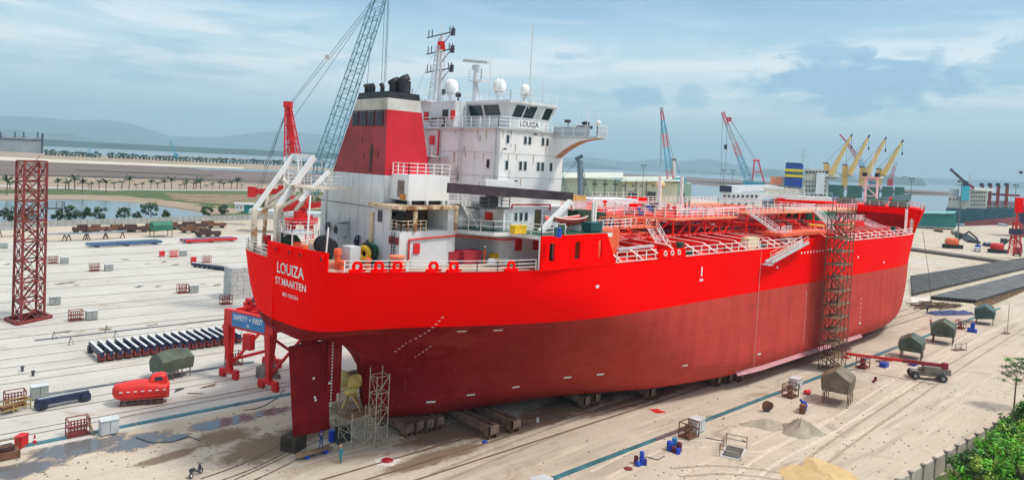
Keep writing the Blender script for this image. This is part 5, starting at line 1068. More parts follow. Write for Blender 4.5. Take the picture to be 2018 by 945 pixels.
# ---- stands with rope, small bollards
def tripod(p, lb):
    b = M()
    for k in range(3): a = k*2.1; b.bar((.45*math.cos(a), .45*math.sin(a), 0), (0, 0, 1.2), .05)
    o = b.build('tripod_stand', DARK); o.location = p; tag(o, lb, 'tripod stand', 'thin tripod stands carrying a rope')
TP = [((106, 668), 'thin tripod at the left end of the lower rope line'), ((139, 679), 'thin tripod at the right end of the lower rope line'), ((210, 655), 'thin tripod at the left end of the upper rope line'), ((228, 665), 'thin tripod at the right end of the upper rope line')]
for p, lb in TP: tripod(at(*p), lb)
for a, b_, lb in ((0, 1, 'thin rope stretched between the two left tripods'), (2, 3, 'thin rope stretched between the two right tripods')):
    u, v = at(*TP[a][0]), at(*TP[b_][0]); o = M().tube([u+Vector((0, 0, 1.15)), (u+v)/2+Vector((0, 0, .95)), v+Vector((0, 0, 1.15))], .025, 4).build('barrier_rope', DARK); tag(o, lb, 'rope')
for x, y, lb in ((44, 731, 'stubby dark bollard at the end of the left rail'), (65, 740, 'stubby dark bollard at the end of the second rail')):
    o = M().lathe((0, 0, 0), [(.18, 0), (.15, .5), (.26, .55), (.2, .7)], n=10).build('rail_stop', DARK); o.location = at(x, y); tag(o, lb, 'rail stop')
# ---- tarpaulin covered winches on trestles
def tarp_winch(p, label, w_, d_, h0, h1, m, rz, seed, open_=False):
    t = thing('covered_winch', label, 'covered winch', p, rz, 'tarpaulin covered winches on trestles'); rr = random.Random(seed); rows = []
    prof = [(-.5, -.1), (-.53, .3), (-.53, .58), (-.28, .84), (0, 1.04), (.28, .84), (.53, .58), (.55, .3), (.5, -.2)]
    for i in range(9):
        u = i/8-.5; row = []
        for y, z in prof: k = 1-.10*(abs(u)*2)**4; row.append((u*w_*(1.02+rr.uniform(-.02, .02)), y*d_*k+rr.uniform(-.06, .06), h0+(h1-h0)*z*(k if z > .5 else 1)+rr.uniform(-.1, .1)*(1 if z > 0 else 2)))
        rows.append(row)
    b = M().grid(rows)
    for row in (rows[0], rows[-1]): b.add(row, [tuple(range(len(row)))])
    b.build('tarpaulin', m, t, smooth=35)
    for x in (-w_*.42, -w_*.14, w_*.14, w_*.42):
        for y in (-d_*.42, d_*.42): M().bar((x, y, 0), (x, y, h0+.3), .1).build('leg', SCAFF, t)
    for y in (-d_*.42, d_*.42): M().bar((-w_*.42, y, h0*.5), (w_*.42, y, h0*.5), .07).bar((-w_*.42, y, .1), (w_*.1, y, h0), .06).build('bracing', SCAFF, t)
    M().cb((0, 0, h0+.35), w_*.6, d_*.6, .7).build('winch', RUST, t)
    return t
tarp_winch(at(338, 742), 'large olive tarpaulin covered winch behind the red lifeboat', 4.2, 3.2, 1.5, 3.6, TARP, .25, 1)
tarp_winch(at(1650, 792), 'brown tarpaulin covered winch with a torn side near the scaffold tower', 4.2, 3.6, 2.3, 4.7, TARPB, .2, 2)
tarp_winch(at(1796, 705), 'olive tarpaulin covered winch above the red boom of the lift', 4.4, 3.6, 1.8, 4.1, TARP, .2, 3)
tarp_winch(at(1858, 675), 'olive tarpaulin covered winch in the middle of the three by the bow', 4.2, 3.8, 1.9, 4.5, TARP, .2, 4)
tarp_winch(at(1940, 637), 'greenish tarpaulin covered winch farthest along the starboard trench', 4.2, 3.6, 1.7, 4.2, mat('green grey tarpaulin', (.05, .10, .09), .3, .6, .6), .2, 5)
for x, y, lb in ((1950, 618, 'small rusty red box beside the farthest covered winch'),):
    b = M().box(-.9, .9, -.6, .6, .2, 1.8); b.box(-1, 1, -.7, .7, 0, .2); b.bar((-.9, -.65, 1.5), (.9, -.65, 1.5), .1); o = b.build('rusty_box', RUSTRED); o.location = at(x, y); tag(o, lb, 'box')
# ---- enclosed lifeboat on its cradle
LBp = (at(232, 797)+at(322, 790))/2; LBp.z = 0; e1, e2 = at(232, 797), at(322, 790); lrz = math.atan2(e2.y-e1.y, e2.x-e1.x)
lb = thing('lifeboat', 'enclosed red lifeboat with a wheelhouse hump on a low cradle', 'lifeboat', (LBp.x, LBp.y, 0), lrz); lb.scale = (.83, .86, .9)
rows = []; LL = 7.2
for i in range(25):
    u = i/24; x = -LL/2+LL*u; fu_ = min(1, (u/.16))**.55*min(1, (1-u)/.06+.35)**.5; w_ = 1.5*fu_; kz = .62+.55*(1-min(1, u/.22))**1.7*.9; tz = 2.6+(.5*math.sin(math.pi*min(1, max(0, u)))); row = []
    for j in range(20):
        a = 2*math.pi*j/20; cx, cz = math.cos(a), math.sin(a); sgn = lambda v, p: math.copysign(abs(v)**p, v)
        mid = 1.75; hz_ = (tz-mid) if cz > 0 else (mid-kz); row.append((x, w_*sgn(cx, .75), mid+hz_*sgn(cz, .8)*(1 if fu_ > .5 else .5+fu_)))
    rows.append(row+[row[0]])
LBRED = mat('lifeboat red', (.66, .025, .018), .12, .7, .4)
hb_ = M().grid(rows); hb_.add(rows[0][:-1], [tuple(range(20))]); hb_.add(rows[-1][:-1], [tuple(range(20))]); bo = hb_.build('hull', LBRED, lb, smooth=40)
rw = []
for xx, hw_, zt2 in ((.7, .55, 2.95), (.95, .85, 3.2), (1.35, .95, 3.68), (1.8, .95, 3.85), (2.6, .95, 3.88), (3.0, .9, 3.82), (3.25, .75, 3.4), (3.32, .6, 2.8)): rw.append([(xx, hw_*sy, 2.5+(zt2-2.5)*sz) for sy, sz in ((-1, 0), (-1, .5), (-.86, .85), (-.55, .98), (0, 1.03), (.55, .98), (.86, .85), (1, .5), (1, 0))])
b = M().grid(rw)
for r_ in (rw[0], rw[-1]): b.add(r_, [tuple(range(9))])
hs = b.build('wheelhouse', LBRED, lb, smooth=45)
M().slab([(1.7, -.955, 3.12), (2.75, -.955, 3.12), (2.7, -.88, 3.55), (1.8, -.88, 3.55)], (0, -.03, 0)).build('window', GLASS, hs); M().slab([(.97, -.6, 3.2), (.97, .6, 3.2), (1.28, .55, 3.58), (1.28, -.55, 3.58)], (-.03, 0, 0)).build('window', GLASS, hs)
b = M()
for i in range(7): x = -2.6+.9*i; b.box(x, x+.42, -1.55, -1.47, 1.95, 2.05)
b.build('reflective_strip', RAILW, lb); M().tube([(-3.3, -1.2, 1.45), (-2, -1.5, 1.4), (0, -1.53, 1.35), (3.4, -1.45, 1.3)], .07, 6).build('rubbing_strake', CRANERED, lb)
b = M()
for i in range(7):
    x = -2.5+.85*i
    for y in (-.9, .9): b.bar((x, y, 0), (x+.15, y*.6, 1.0), .09)
    b.bar((x, -.9, .1), (x, .9, .1), .08)
for y in (-.9, .9): b.bar((-2.7, y, .08), (2.8, y, .08), .12).bar((-2.6, y*.65, .85), (2.7, y*.65, .9), .1)
b.build('cradle', RUST, lb)
M().tube([(-3.4, .3, 2.5), (-2.2, .3, 2.95), (.8, .3, 3.05)], .04).build('grab_rail', DARK, lb)
# ---- left foreground bits
t = thing('tool_frame', 'low yellowish steel frame at the left edge', 'frame', at(20, 812), .35); b = M()
for x in (-1.8, 0, 1.8):
    for y in (-.6, .6): b.bar((x, y, 0), (x, y, 1.2), .1)
for z in (.5, 1.2):
    for y in (-.6, .6): b.bar((-1.8, y, z), (1.8, y, z), .1)
    b.bar((-1.8, -.6, z), (-1.8, .6, z), .1).bar((1.8, -.6, z), (1.8, .6, z), .1)
b.build('frame', mat('sand yellow steel', (.38, .27, .10), .3, 1, .6), t); M().box(-.9, .9, -.4, .4, .4, .8).build('tray', RUST, t)
t = thing('rusty_bin', 'rusty open bin frame at the left edge by the teal trench', 'bin', at(6, 902)); b = M().box(-1.2, 1.2, -.8, .8, .1, .7)
for x in (-1.2, 1.2):
    for y in (-.8, .8): b.bar((x, y, 0), (x, y, 1.4), .08)
b.bar((-1.2, -.8, 1.4), (1.2, -.8, 1.4), .08).bar((-1.2, .8, 1.4), (1.2, .8, 1.4), .08); b.build('frame', RUST, t); M().cb((0, 0, .9), 1.6, 1.0, .5, .2).build('load', mat('dark brown gear', (.07, .035, .03)), t)
b = M().box(-.55, .55, -.35, .35, .15, 1.15); b.box(-.6, .6, -.4, .4, 1.15, 1.22); b.box(-.5, -.4, -.3, .3, 0, .15); b.box(.4, .5, -.3, .3, 0, .15); o = b.build('red_locker', CRANERED); o.location = at(42, 880); o.rotation_euler.z = .9; tag(o, 'bright red locker standing left of the traffic cone', 'locker')
t = thing('traffic_cone', 'orange red traffic cone on a black base at lower left', 'traffic cone', at(68, 873)); M().box(-.3, .3, -.3, .3, 0, .06).build('base', BLACK, t); M().lathe((0, 0, .06), [(.2, 0), (.05, .85)], n=12).build('cone', CRANERED, t); M().lathe((0, 0, .06), [(.150, .3), (.115, .48)], n=12).build('band', RAILW, t)
# motor scooter
t = thing('motorbike', 'dark motor scooter parked on the sand at the lower left', 'motorbike', at(386, 937), .5)
for x in (-.6, .6): w_ = M().torus((x, 0, .28), .22, .07, (0, 1, 0), 14).build('wheel', BLACK, t); M().lathe((x, -.03, .28), [(.15, 0), (.15, .06)], (0, 1, 0), 10).build('rim', LGREY, w_)
b = M(); b.add([(-.75, -.13, .62), (-.1, -.14, .55), (.15, -.12, .3), (.45, -.14, .32), (.55, -.12, .75), (.45, -.1, .95), (.38, -.1, .5), (.05, -.13, .42), (-.2, -.14, .72), (-.7, -.12, .8)], []); P = b.v[:]; b = M().slab([(p[0], -.14, p[2]) for p in P], (0, .28, 0)); b.build('body', DARK, t)
M().slab([(-.75, -.13, .78), (-.15, -.13, .72), (-.2, -.12, .84), (-.7, -.12, .9)], (0, .26, 0)).build('seat', BLACK, t); M().bar((.5, -.35, 1.05), (.5, .35, 1.05), .05).bar((.6, 0, .3), (.48, 0, 1.1), .08).build('handlebar', DARK, t); M().ball((.58, 0, .92), .1).build('headlight', RAILW, t)
# ---- red gantry at the stern
GL1, GL2 = Vector((2.3, 28.3, 0)), Vector((4.5, 20.7, 0)); ge = (GL2-GL1).normalized(); gx_ = Vector((ge.y*-1, ge.x, 0)); gc = GL1
gt = thing('gantry_crane', 'red portal gantry with a blue lettered sign beside the stern', 'gantry', (gc.x, gc.y, 0), math.atan2(ge.y, ge.x))   # local x runs from leg to leg, local y away from the camera
SPAN = (GL2-GL1).length; DEP = 7.0
for yy in (0, DEP):
    for xx in (.3, SPAN):
        b = M(); b.bar((xx, yy, 1.2), (xx-.35 if xx < 1 else xx+.1, yy, 7.1), .5, .5, w2=1.15); b.build('leg', CRANERED, gt)
        b = M(); b.bar((xx-1.5, yy-.2, .95), (xx+1.5, yy+.2, .95), .5, .5); b.cb((xx, yy, 1.25), .9, .6, .6); bg_ = b.build('bogie', CRANERED, gt)
        for dx in (-1.3, 1.3): b = M().cb((xx+dx, yy, .5), .9, .55, .5); b.lathe((xx+dx-.25, yy-.2, .25), [(.25, 0), (.25, .4)], (0, 1, 0), 10); b.lathe((xx+dx+.25, yy-.2, .25), [(.25, 0), (.25, .4)], (0, 1, 0), 10); b.build('wheel_truck', CRANERED, bg_)
b = M(); b.cb((SPAN/2+.1, 0, 8.0), SPAN+1.5, .7, 2.3); b.build('sign_girder', CRANERED, gt)
M().cb((SPAN/2+.1, DEP, 8.2), SPAN+1.5, .7, 1.8).build('rear_girder', CRANERED, gt)
for xx in (-.4, SPAN+.5): M().cb((xx, DEP/2, 8.0), .6, DEP, 1.4).build('side_girder', CRANERED, gt)
M().bar((.3, 0, 1.6), (.3, DEP, 6.8), .3).build('brace', CRANERED, gt); M().bar((SPAN, 0, 1.6), (SPAN, DEP, 6.8), .3).bar((SPAN, DEP, 1.6), (SPAN, 0, 6.8), .3).build('brace', CRANERED, gt); M().bar((.3, 0, 2.4), (.3, DEP, 2.4), .35).build('tie_beam', CRANERED, gt)
b = M(); b.bar((1, .3, 9.2), (1, DEP, 9.2), .3).bar((4, .3, 9.2), (4, DEP, 9.2), .3).bar((0, 3, 9.3), (SPAN, 3, 9.3), .35); b.build('top_beam', CRANERED, gt)
M().bar((-.2, 2.5, 9.3), (-.2, 6.5, 10.4), .6).bar((-.5, 3, 9.9), (3, 3, 9.9), .4).build('hoist_frame', CRANERED, gt); M().bar((1.0, 3.2, 10.1), (3.4, 3.2, 10.1), .55, n=12).build('hoist_drum', DARK, gt)
sg = M().cb((SPAN/2+.2, -.38, 8.05), 6.3, .06, 1.75).build('sign_board', mat('sign blue', (.04, .22, .48), .08, 1, .5), gt)
text_mesh('sign_lettering', 'SAFETY + FIRST', .93, RAILW, sg, frame4((SPAN/2+.2, -.42, 8.35), (1, 0, 0), (0, 0, 1)), .01, .88); text_mesh('sign_lettering', '08', .5, RAILW, sg, frame4((SPAN/2+.2, -.42, 7.55), (1, 0, 0), (0, 0, 1)), .01)
M().cb((3.2, .6, 5.2), 1.5, .8, 2.0).build('control_box', CRANERED, gt)
b = M().cb((0, 0, .75), 2.2, 1.8, 1.5, .3); b.cb((.2, .1, 1.7), 1.2, 1.1, .7, .7); b.lathe((.9, -1.2, 0), [(.5, 0), (.35, .5), (0, .6)], n=8); o = b.build('stone_block', mat('rough stone', (.20, .18, .15), .3, .8, .9)); o.location = at(526, 742); tag(o, 'rough stone blocks heaped between the red gantry legs', 'stone blocks')
# ---- rudder blocks, work platform, scaffold at the propeller
b = M(); rr = random.Random(4)
for k in range(5):
    for j in range(3): b.box(-.95+.65*j, -.36+.65*j, -.9, .9, .3*k, .3*k+.28) if k % 2 else b.box(-.95, .95, -.9+.62*j, -.32+.62*j, .3*k, .3*k+.28)
o = b.build('keel_blocks', mat('dark timber', (.05, .035, .025), .4, 1, .85)); o.location = at(578, 884); o.rotation_euler.z = .5; tag(o, 'stack of dark timber blocks under the rudder', 'timber blocks')
t = thing('work_cart', 'low plank platform on blue drums under the rudder', 'work platform', at(618, 897), .05); M().box(-1.9, 1.9, -.5, .5, .42, .5).build('planks', TIMB, t)
for x in (-.9, 1.2): M().lathe((x, -.45, .22), [(.22, 0), (.22, .9)], (0, 1, 0), 12).build('drum', BLUE, t)
for x, y, r, h_, m, lb_ in ((654, 868, .38, 1.15, BLUE, 'upright blue drum beside the propeller scaffold'),):
    b = M().lathe((0, 0, 0), [(r, 0), (r, h_*.3), (r*1.06, h_*.33), (r, h_*.36), (r, h_*.64), (r*1.06, h_*.67), (r, h_*.7), (r, h_), (r*.9, h_+.02)], n=14); o = b.build('drum', m); o.location = at(x, y); tag(o, lb_, 'drum')
b = M().slab([(0, 0, 0), (2.0, .3, 0), (2.0, .9, 1.5), (0, .6, 1.7)], (0, .06, 0)); b.bar((.3, .9, 0), (.3, .6, 1.2), .06); b.bar((1.7, 1.2, 0), (1.7, .9, 1.2), .06); o = b.build('steel_plate', mat('blackish plate', (.03, .035, .035), .3, 1, .6)); o.location = at(664, 876); tag(o, 'blackish steel plate propped beside the blue drum', 'plate')
def scaffold(name, label, p, w_, d_, h_, nz, m, rz=0.0, planks=(), top=0.0, cat='scaffold', r=.055):
    t = thing(name, label, cat, p, rz); b = M(); X = np.linspace(-w_/2, w_/2, max(2, int(round(w_/1.7))+1)); Y = [-d_/2, d_/2]
    for x in X:
        for y in Y: b.bar((x, y, 0), (x, y, h_+random.uniform(0, top)), r*2)
    for k in range(nz+1):
        z = .2+(h_-.3)*k/nz
        for y in Y: b.bar((X[0], y, z), (X[-1], y, z), r*1.7)
        for x in X: b.bar((x, Y[0], z), (x, Y[1], z), r*1.7)
    for k in range(nz):
        z0, z1 = .2+(h_-.3)*k/nz, .2+(h_-.3)*(k+1)/nz
        for i in range(len(X)-1):
            a_, c_ = (X[i], X[i+1]) if (k+i) % 2 else (X[i+1], X[i])
            b.bar((a_, Y[0], z0), (c_, Y[0], z1), r*1.4).bar((c_, Y[1], z0), (a_, Y[1], z1), r*1.4)
        b.bar((X[0], Y[0], z0), (X[0], Y[1], z1), r*1.4).bar((X[-1], Y[1], z0), (X[-1], Y[0], z1), r*1.4)
    b.build('tube_frame', m, t)
    for k in planks:
        z = .2+(h_-.3)*k/nz; M().box(X[0]-.3, X[-1]+.3, Y[0], Y[1], z+.05, z+.12).build('plank_deck', TIMB, t)
    return t
SC2 = mat('pale scaffold tube', (.42, .36, .27), .3, 2, .55)
scaffold('propeller_scaffold', 'low plank scaffold around the propeller', (4.9, -.5, 0), 3.4, 2.2, 3.2, 2, SC2, .1, (2,), 1.6, r=.032)
scaffold('ladder_scaffold', 'narrow tall tube scaffold against the stern skeg', (6.3, -2.0, 0), 1.6, 1.2, 7.4, 4, SC2, .1, (), 1.5, r=.035)
scaffold('side_scaffold', 'small tube scaffold behind the propeller', (6.2, 3.3, 0), 2.2, 1.4, 6.2, 3, SC2, .1, (3,), .8, r=.035)
sc_ = scaffold('stair_scaffold', 'tall brown stair scaffold tower against the starboard side amidships', (79.6, -18.2, 0), 4.4, 2.4, 25.0, 12, SCAFF, .0, range(1, 13), 1.6, 'scaffold tower', r=.05)
b = M()
for k in range(12):
    z0 = .2+2.06*k; a_, c_ = (-2.1, 2.1) if k % 2 else (2.1, -2.1)
    for y in (-.5, .3): b.bar((a_, y, z0), (c_, y, z0+2.06), .09, .2)
b.build('stair_flights', SCAFF, sc_)
# ---- bogies and beams under the hull
def hull_trolley(p, label, L, rz, h_=1.45, wide=.95):
    t = thing('hull_bogie', label, 'hull trolley', p, rz, 'brown bogies carrying the hull'); M().box(-L, 0, -wide/2, -wide/2+.3, .65, h_).box(-L, 0, wide/2-.3, wide/2, .65, h_).box(-L, -L+.5, -wide/2, wide/2, .65, h_-.01).box(-.3, -.02, -wide/2, wide/2, .62, h_-.02).build('beam', mat('bogie brown', (.19, .125, .09), .3, 1, .7), t)
    for x in (-.75, -L+.7):
        M().box(x-.35, x+.35, -wide/2-.05, wide/2+.05, .3, .8).build('truck', mat('bogie brown', (.19, .125, .09)), t)
        for y in (-wide/2+.1, wide/2-.1): M().lathe((x-.3, y-.08, .3), [(.3, 0), (.3, .16)], (0, 1, 0), 10).lathe((x+.3, y-.08, .3), [(.3, 0), (.3, .16)], (0, 1, 0), 10).build('wheel', RUST, t)
for i, (x, y) in enumerate(((808, 862), (828, 857), (848, 853), (868, 847))): hull_trolley(at(x, y), ('brown hull bogie nearest the skeg, first in the group of four', 'second brown hull bogie from the skeg', 'third brown hull bogie from the skeg', 'fourth brown hull bogie from the skeg')[i], 6, -math.pi/2+.05, 1.5, .9)
hull_trolley(at(974, 865), 'long twin beam trolley sticking out from under the hull, nearer one', 9, -math.pi/2+.0, 1.5, 1.2); hull_trolley(at(1018, 853), 'long twin beam trolley sticking out from under the hull, farther one', 9, -math.pi/2, 1.5, 1.2)
for i, (x, y) in enumerate(((1158, 806), (1178, 800), (1287, 789), (1418, 762), (1440, 757), (1462, 752))): hull_trolley(at(x, y), ('dark hull bogie in the shade right of the long beams', 'dark hull bogie just behind the one right of the long beams', 'dark hull bogie alone under the middle of the hull', 'dark hull bogie under the near end of the pink bilge keel', 'dark hull bogie, middle of three below the pink bilge keel', 'dark hull bogie, last of three below the pink bilge keel')[i], 6, -math.pi/2, 1.6, .9)
for x in range(60, 140, 7):
    if x in (81,): continue
    hull_trolley((x, 1.2-8, 0), 'hull bogie deep in the shade below the ship', 5, -math.pi/2, 1.6, 1.0)
# ---- small things on the starboard side
t = thing('bucket', 'white paint bucket on the ground under the hull', 'bucket', at(1059, 831)); M().lathe((0, 0, 0), [(.17, 0), (.21, .5), (.22, .52)], n=14).build('pail', RAILW, t); M().torus((0, 0, .5), .22, .015, (.2, 0, 1), 14, 4).build('handle', DARK, t)
o = M().ball((0, 0, .1), .3, 8, .4).cb((.2, .1, .05), .4, .3, .08, .5).build('blue_rag', BLUE); o.location = at(955, 871); tag(o, 'crumpled blue rag beside the long beam trolley', 'rag')
def drums(pos, lbs, mats_, hs):
    for (x, y), lb_, m, (r, h_) in zip(pos, lbs, mats_, hs):
        b = M().lathe((0, 0, 0), [(r, 0), (r, h_*.32), (r*1.05, h_*.35), (r, h_*.38), (r, h_*.62), (r*1.05, h_*.65), (r, h_*.68), (r, h_), (r*.85, h_+.03)], n=12); o = b.build('drum', m); o.location = at(x, y); tag(o, lb_, 'drum', 'drums standing on the sand')
MAR = mat('maroon drum', (.12, .015, .03), .2, 1, .5)
drums([(1320, 886), (1329, 882), (1328, 890), (1338, 888), (1336, 893)], ['large blue drum at the left of the middle drum group', 'tall light blue drum behind the middle drum group', 'maroon can in front of the middle drum group', 'maroon drum at the right of the middle drum group', 'small blue can in front of the middle drum group'], [BLUE, mat('light blue plastic', (.03, .22, .45), .2, 1, .4), MAR, MAR, BLUE], [(.36, .95), (.3, 1.1), (.26, .6), (.3, .9), (.26, .55)])
drums([(1253, 912), (1264, 915), (1270, 915), (1257, 917)], ['maroon can at the left of the near drum group', 'tall blue drum in the near drum group', 'short dark blue can right of the tall blue drum', 'small blue pail in front of the near drum group'], [MAR, BLUE, mat('dark blue plastic', (.015, .03, .2), .2, 1, .4), BLUE], [(.22, .75), (.24, 1.35), (.24, .6), (.26, .4)])
drums([(1911, 653), (1916, 654), (1921, 655)], ['blue drum at the left of the group by the bow', 'tall blue drum in the group by the bow', 'short blue drum at the right of the group by the bow'], [BLUE, BLUE, BLUE], [(.5, .8), (.4, 1.9), (.4, .7)])
o = M().lathe((0, 0, 0), [(.42, 0), (.46, .05), (.4, .1), (0, .12)], n=14).build('iron_disc', RUSTRED); o.location = at(1238, 923); tag(o, 'round dark red iron disc lying on the sand near the drums', 'disc')
t = thing('cable_reel', 'dark tilted reel disc standing on the sand', 'cable reel', at(1512, 811), .6); M().lathe((0, 0, .75), [(.75, -.1), (.75, 0), (.2, .0), (.2, .35), (.55, .35), (.55, .42)], (.9, .3, .35), 14).build('disc', RUST, t); M().cb((.2, 0, .2), .6, .5, .4).build('foot', DARK, t)
t = thing('pump_unit', 'bright blue pump with a rusty motor on the sand', 'pump', at(1582, 812), .3); M().cb((-.3, 0, .6), .9, .7, 1.1).build('motor', RUST, t); b = M().lathe((.8, 0, .1), [(.35, 0), (.45, .6), (.3, 1.1)], n=10); b.bar((.8, 0, 1.0), (1.5, 0, .7), .2, n=8); b.bar((.6, 0, 1), (.2, .4, 1.5), .16, n=8); b.cb((1.4, .2, .4), .5, .5, .8); b.build('pump_body', BLUE, t)
o = M().ball((0, 0, .3), .5, 8, .6).ball((.7, .1, .25), .4, 8, .6).build('red_bag', CRANERED); o.location = at(1590, 776); tag(o, 'red bag lying right of the rusty cage on the trench', 'bag')
t = thing('railed_pit', 'small open pit with thin tube railings on the sand', 'pit', at(1445, 890), .35); M().box(-1.6, -.1, -.9, .9, .02, .05).box(.1, 1.6, -.9, .9, .02, .05).build('opening', mat('pit dark', (.10, .10, .09), .3, 1, .9), t)
b = M()
for p in ((-1.9, -1.1), (-1.9, 1.1), (1.9, -1.1), (1.9, 1.1), (0, 1.1)): b.bar((*p, 0), (*p, 1.3), .07)
for z in (.7, 1.2): b.bar((-1.9, -1.1, z), (-1.9, 1.1, z), .06).bar((-1.9, 1.1, z), (1.9, 1.1, z), .06).bar((1.9, 1.1, z), (1.9, -1.1, z), .06)
b.build('railing', SCAFF, t); M().box(-1.8, 1.8, -1.05, 1.05, 0, .02).build('rim', LGREY, t)
for x, y, lb_ in ((1745, 712, 'thin tube guard rail on the ground left of the boom lift'), (1893, 690, 'thin tube guard rail on the sand below the middle covered winch')):
    b = M()
    for xx in (-1.6, 0, 1.6): b.bar((xx, 0, 0), (xx, 0, 1.3), .07)
    for z in (.6, 1.2): b.bar((-1.6, 0, z), (1.6, 0, z), .06)
    b.box(-1.5, 1.5, -.2, .8, 0, .15); o = b.build('guard_rail', SCAFF); o.location = at(x, y); o.rotation_euler.z = -.3; tag(o, lb_, 'guard rail')
o = M().bar((0, 0, 0), (0, 0, 6), .08).bar((-2.2, 0, 0), (-2.2, 0, 1.2), .07).bar((-2.2, 0, 1.1), (0, 0, 1.1), .06).box(-2.4, .3, -.6, .6, 0, .1).build('pole_stand', SCAFF); o.location = at(1985, 655); tag(o, 'tall thin pole stand on the sand at the right', 'pole')
o = M().cb((0, 0, .15), 1.2, .3, .2, .3).cb((.9, .1, .3), .4, .3, .6).build('red_cylinder', MAR); o.location = at(1722, 752); tag(o, 'small maroon cylinder and dark hose left of the boom lift', 'cylinder')
for x, y, lb_ in ((1742, 722, 'blue crate on the ground left of the boom lift wheels'), (1800, 719, 'blue tarp bundle under the red boom')):
    b = M().box(-.7, .7, -.5, .5, .03, .6); b.box(-.75, .75, -.55, .55, .55, .65); o = b.build('blue_crate', BLUE); o.location = at(x, y); tag(o, lb_, 'crate')
# ---- boom lift
bp = at(1826, 746); lt = thing('boom_lift', 'grey boom lift with a long lowered red boom', 'boom lift', bp, 0)
le = (at(1795, 738)-at(1858, 745)); a0 = math.atan2(-le.y, -le.x); co, si = math.cos(a0), math.sin(a0)
def R2(x, y, z): return (x*co-y*si, x*si+y*co, z)
M().cb(R2(0, 0, .95), 4.6, 1.6, .6, a0).build('chassis', mat('lift grey brown', (.20, .18, .155), .3, 1, .6), lt)
for x in (-1.9, 1.9):
    for y in (-1.15, 1.15):
        d_ = Vector(R2(0, 1, 0)); w_ = M().lathe(Vector(R2(x, y, .6))-d_*.22, [(.45, 0), (.6, .08), (.6, .36), (.45, .44)], d_, 16).build('wheel', BLACK, lt); M().lathe(Vector(R2(x, y, .6))-d_*.24, [(.28, 0), (.28, .48)], d_, 12).build('rim', GREY, w_)
M().cb(R2(.9, 0, 1.7), 3.0, 1.7, .85, a0).cb(R2(2.5, 0, 1.5), 1.0, 1.9, .9, a0).cb(R2(-.6, .3, 1.4), 1.0, .9, .5, a0).build('turret', mat('lift body grey', (.24, .235, .21), .25, 1, .6), lt)
tip = at(1664, 686, 'z', 3.0) ; b0 = at(1862, 719, 'z', 3.0); t0 = Vector(tip)-bp; t1 = Vector(b0)-bp; t0.z, t1.z = 2.2, 2.9; mid_ = t1.lerp(t0, .40)
M().bar(t1, mid_, .45, .52).build('boom_base', mat('boom maroon', (.24, .02, .03), .2, .6, .5), lt); M().bar(mid_, t0, .34, .38).build('boom_fly', CRANERED, lt); M().cb(t1, .75, .75, .85, a0).build('boom_pivot', mat('boom maroon', (.24, .02, .03)), lt)
M().cb(t0+Vector((0, 0, -.6)), 1.2, 1.6, .1).rail([t0+Vector((-.6, -.8, -.55)), t0+Vector((.6, -.8, -.55)), t0+Vector((.6, .8, -.55))], 1.1, 2, 1).build('basket', CRANERED, lt)
# ---- timber scraps, blue tarp, steel beam fields near the bow
b = M(); rr = random.Random(12)
for i in range(34): a = rr.uniform(-.5, .5); c_ = Vector((rr.uniform(-7, 7), rr.uniform(-3, 3), .15+.5*rr.random())); d_ = Vector((math.cos(a), math.sin(a), rr.uniform(-.06, .06)))*rr.uniform(1.5, 3.5); b.bar(c_-d_, c_+d_, .25, .2)
o = b.build('timber_pile', mat('old timber', (.13, .085, .055), .4, .8, .9)); o.location = at(1836, 604); o.rotation_euler.z = -.3; tag(o, 'scattered pile of old timber beside the bow', 'timber pile', kind=None)
rows = []; rr = random.Random(5)
for i in range(12): rows.append([(-6+i*1.1+rr.uniform(-.2, .2), -1.6+j*.55, (.05 if j in (0, 6) or i in (0, 11) else .25+.5*rr.random())) for j in range(7)])
o = M().grid(rows).build('blue_tarpaulin', mat('navy tarp', (.015, .025, .12), .3, 1, .5)); o.location = at(1873, 618); o.rotation_euler.z = -.45; tag(o, 'crumpled navy blue tarpaulin lying on the ground by the bow', 'tarpaulin')
SB = mat('skid beam steel', (.05, .05, .05), .3, .4, .6)
def beam_field(pa, pb, pc, pd_, n, lab, grp):
    for i in range(n):
        f = (i+.5)/n; p = Vector(pa).lerp(Vector(pb), f); q = Vector(pd_).lerp(Vector(pc), f); L = (q-p).length
        t = thing('skid_beam', lab if 0 < i < n-1 else lab.replace('one of the', 'nearest of the' if i == n-1 else 'farthest of the'), 'skid beam', p, math.atan2(q.y-p.y, q.x-p.x), grp)
        M().box(0, L, -.16, .16, .0, .9).build('web', SB, t); M().box(0, L, -.27, .27, .9, 1.0).build('flange', mat('skid beam top', (.13, .125, .12), .3, .3, .55), t)
beam_field(at(1795, 548), at(1797, 585), at(2060, 522), at(2060, 504), 12, 'one of the long dark skid beams in the far field right of the bow', 'far field of skid beams')
beam_field(at(1832, 590), at(1925, 598), at(2060, 556), at(2060, 532), 13, 'one of the long dark skid beams in the near field right of the bow', 'near field of skid beams')
for i in range(22):
    o = M().box(-1.6, 1.6, -.25, .25, 0, .35).box(-1.5, -1.2, -.35, .35, .35, .5).box(1.2, 1.5, -.35, .35, .35, .5).build('sleeper', TIMB) if i == 0 else bpy.data.objects['sleeper'].copy()
    if i: COL.objects.link(o)
    o.location = at(1933+4.5*i, 603-1.85*i); o.rotation_euler.z = 1.2; tag(o, 'pale timber sleeper in the row along the near field of skid beams', 'sleeper', 'timber sleepers along the near skid beams')
sheet('pale_strip', px([(1795, 586), (1832, 585), (2060, 525), (2060, 531), (1840, 591), (1797, 596)]), .02, mat('pale concrete strip', (.6, .56, .48), .2, .3, .9))
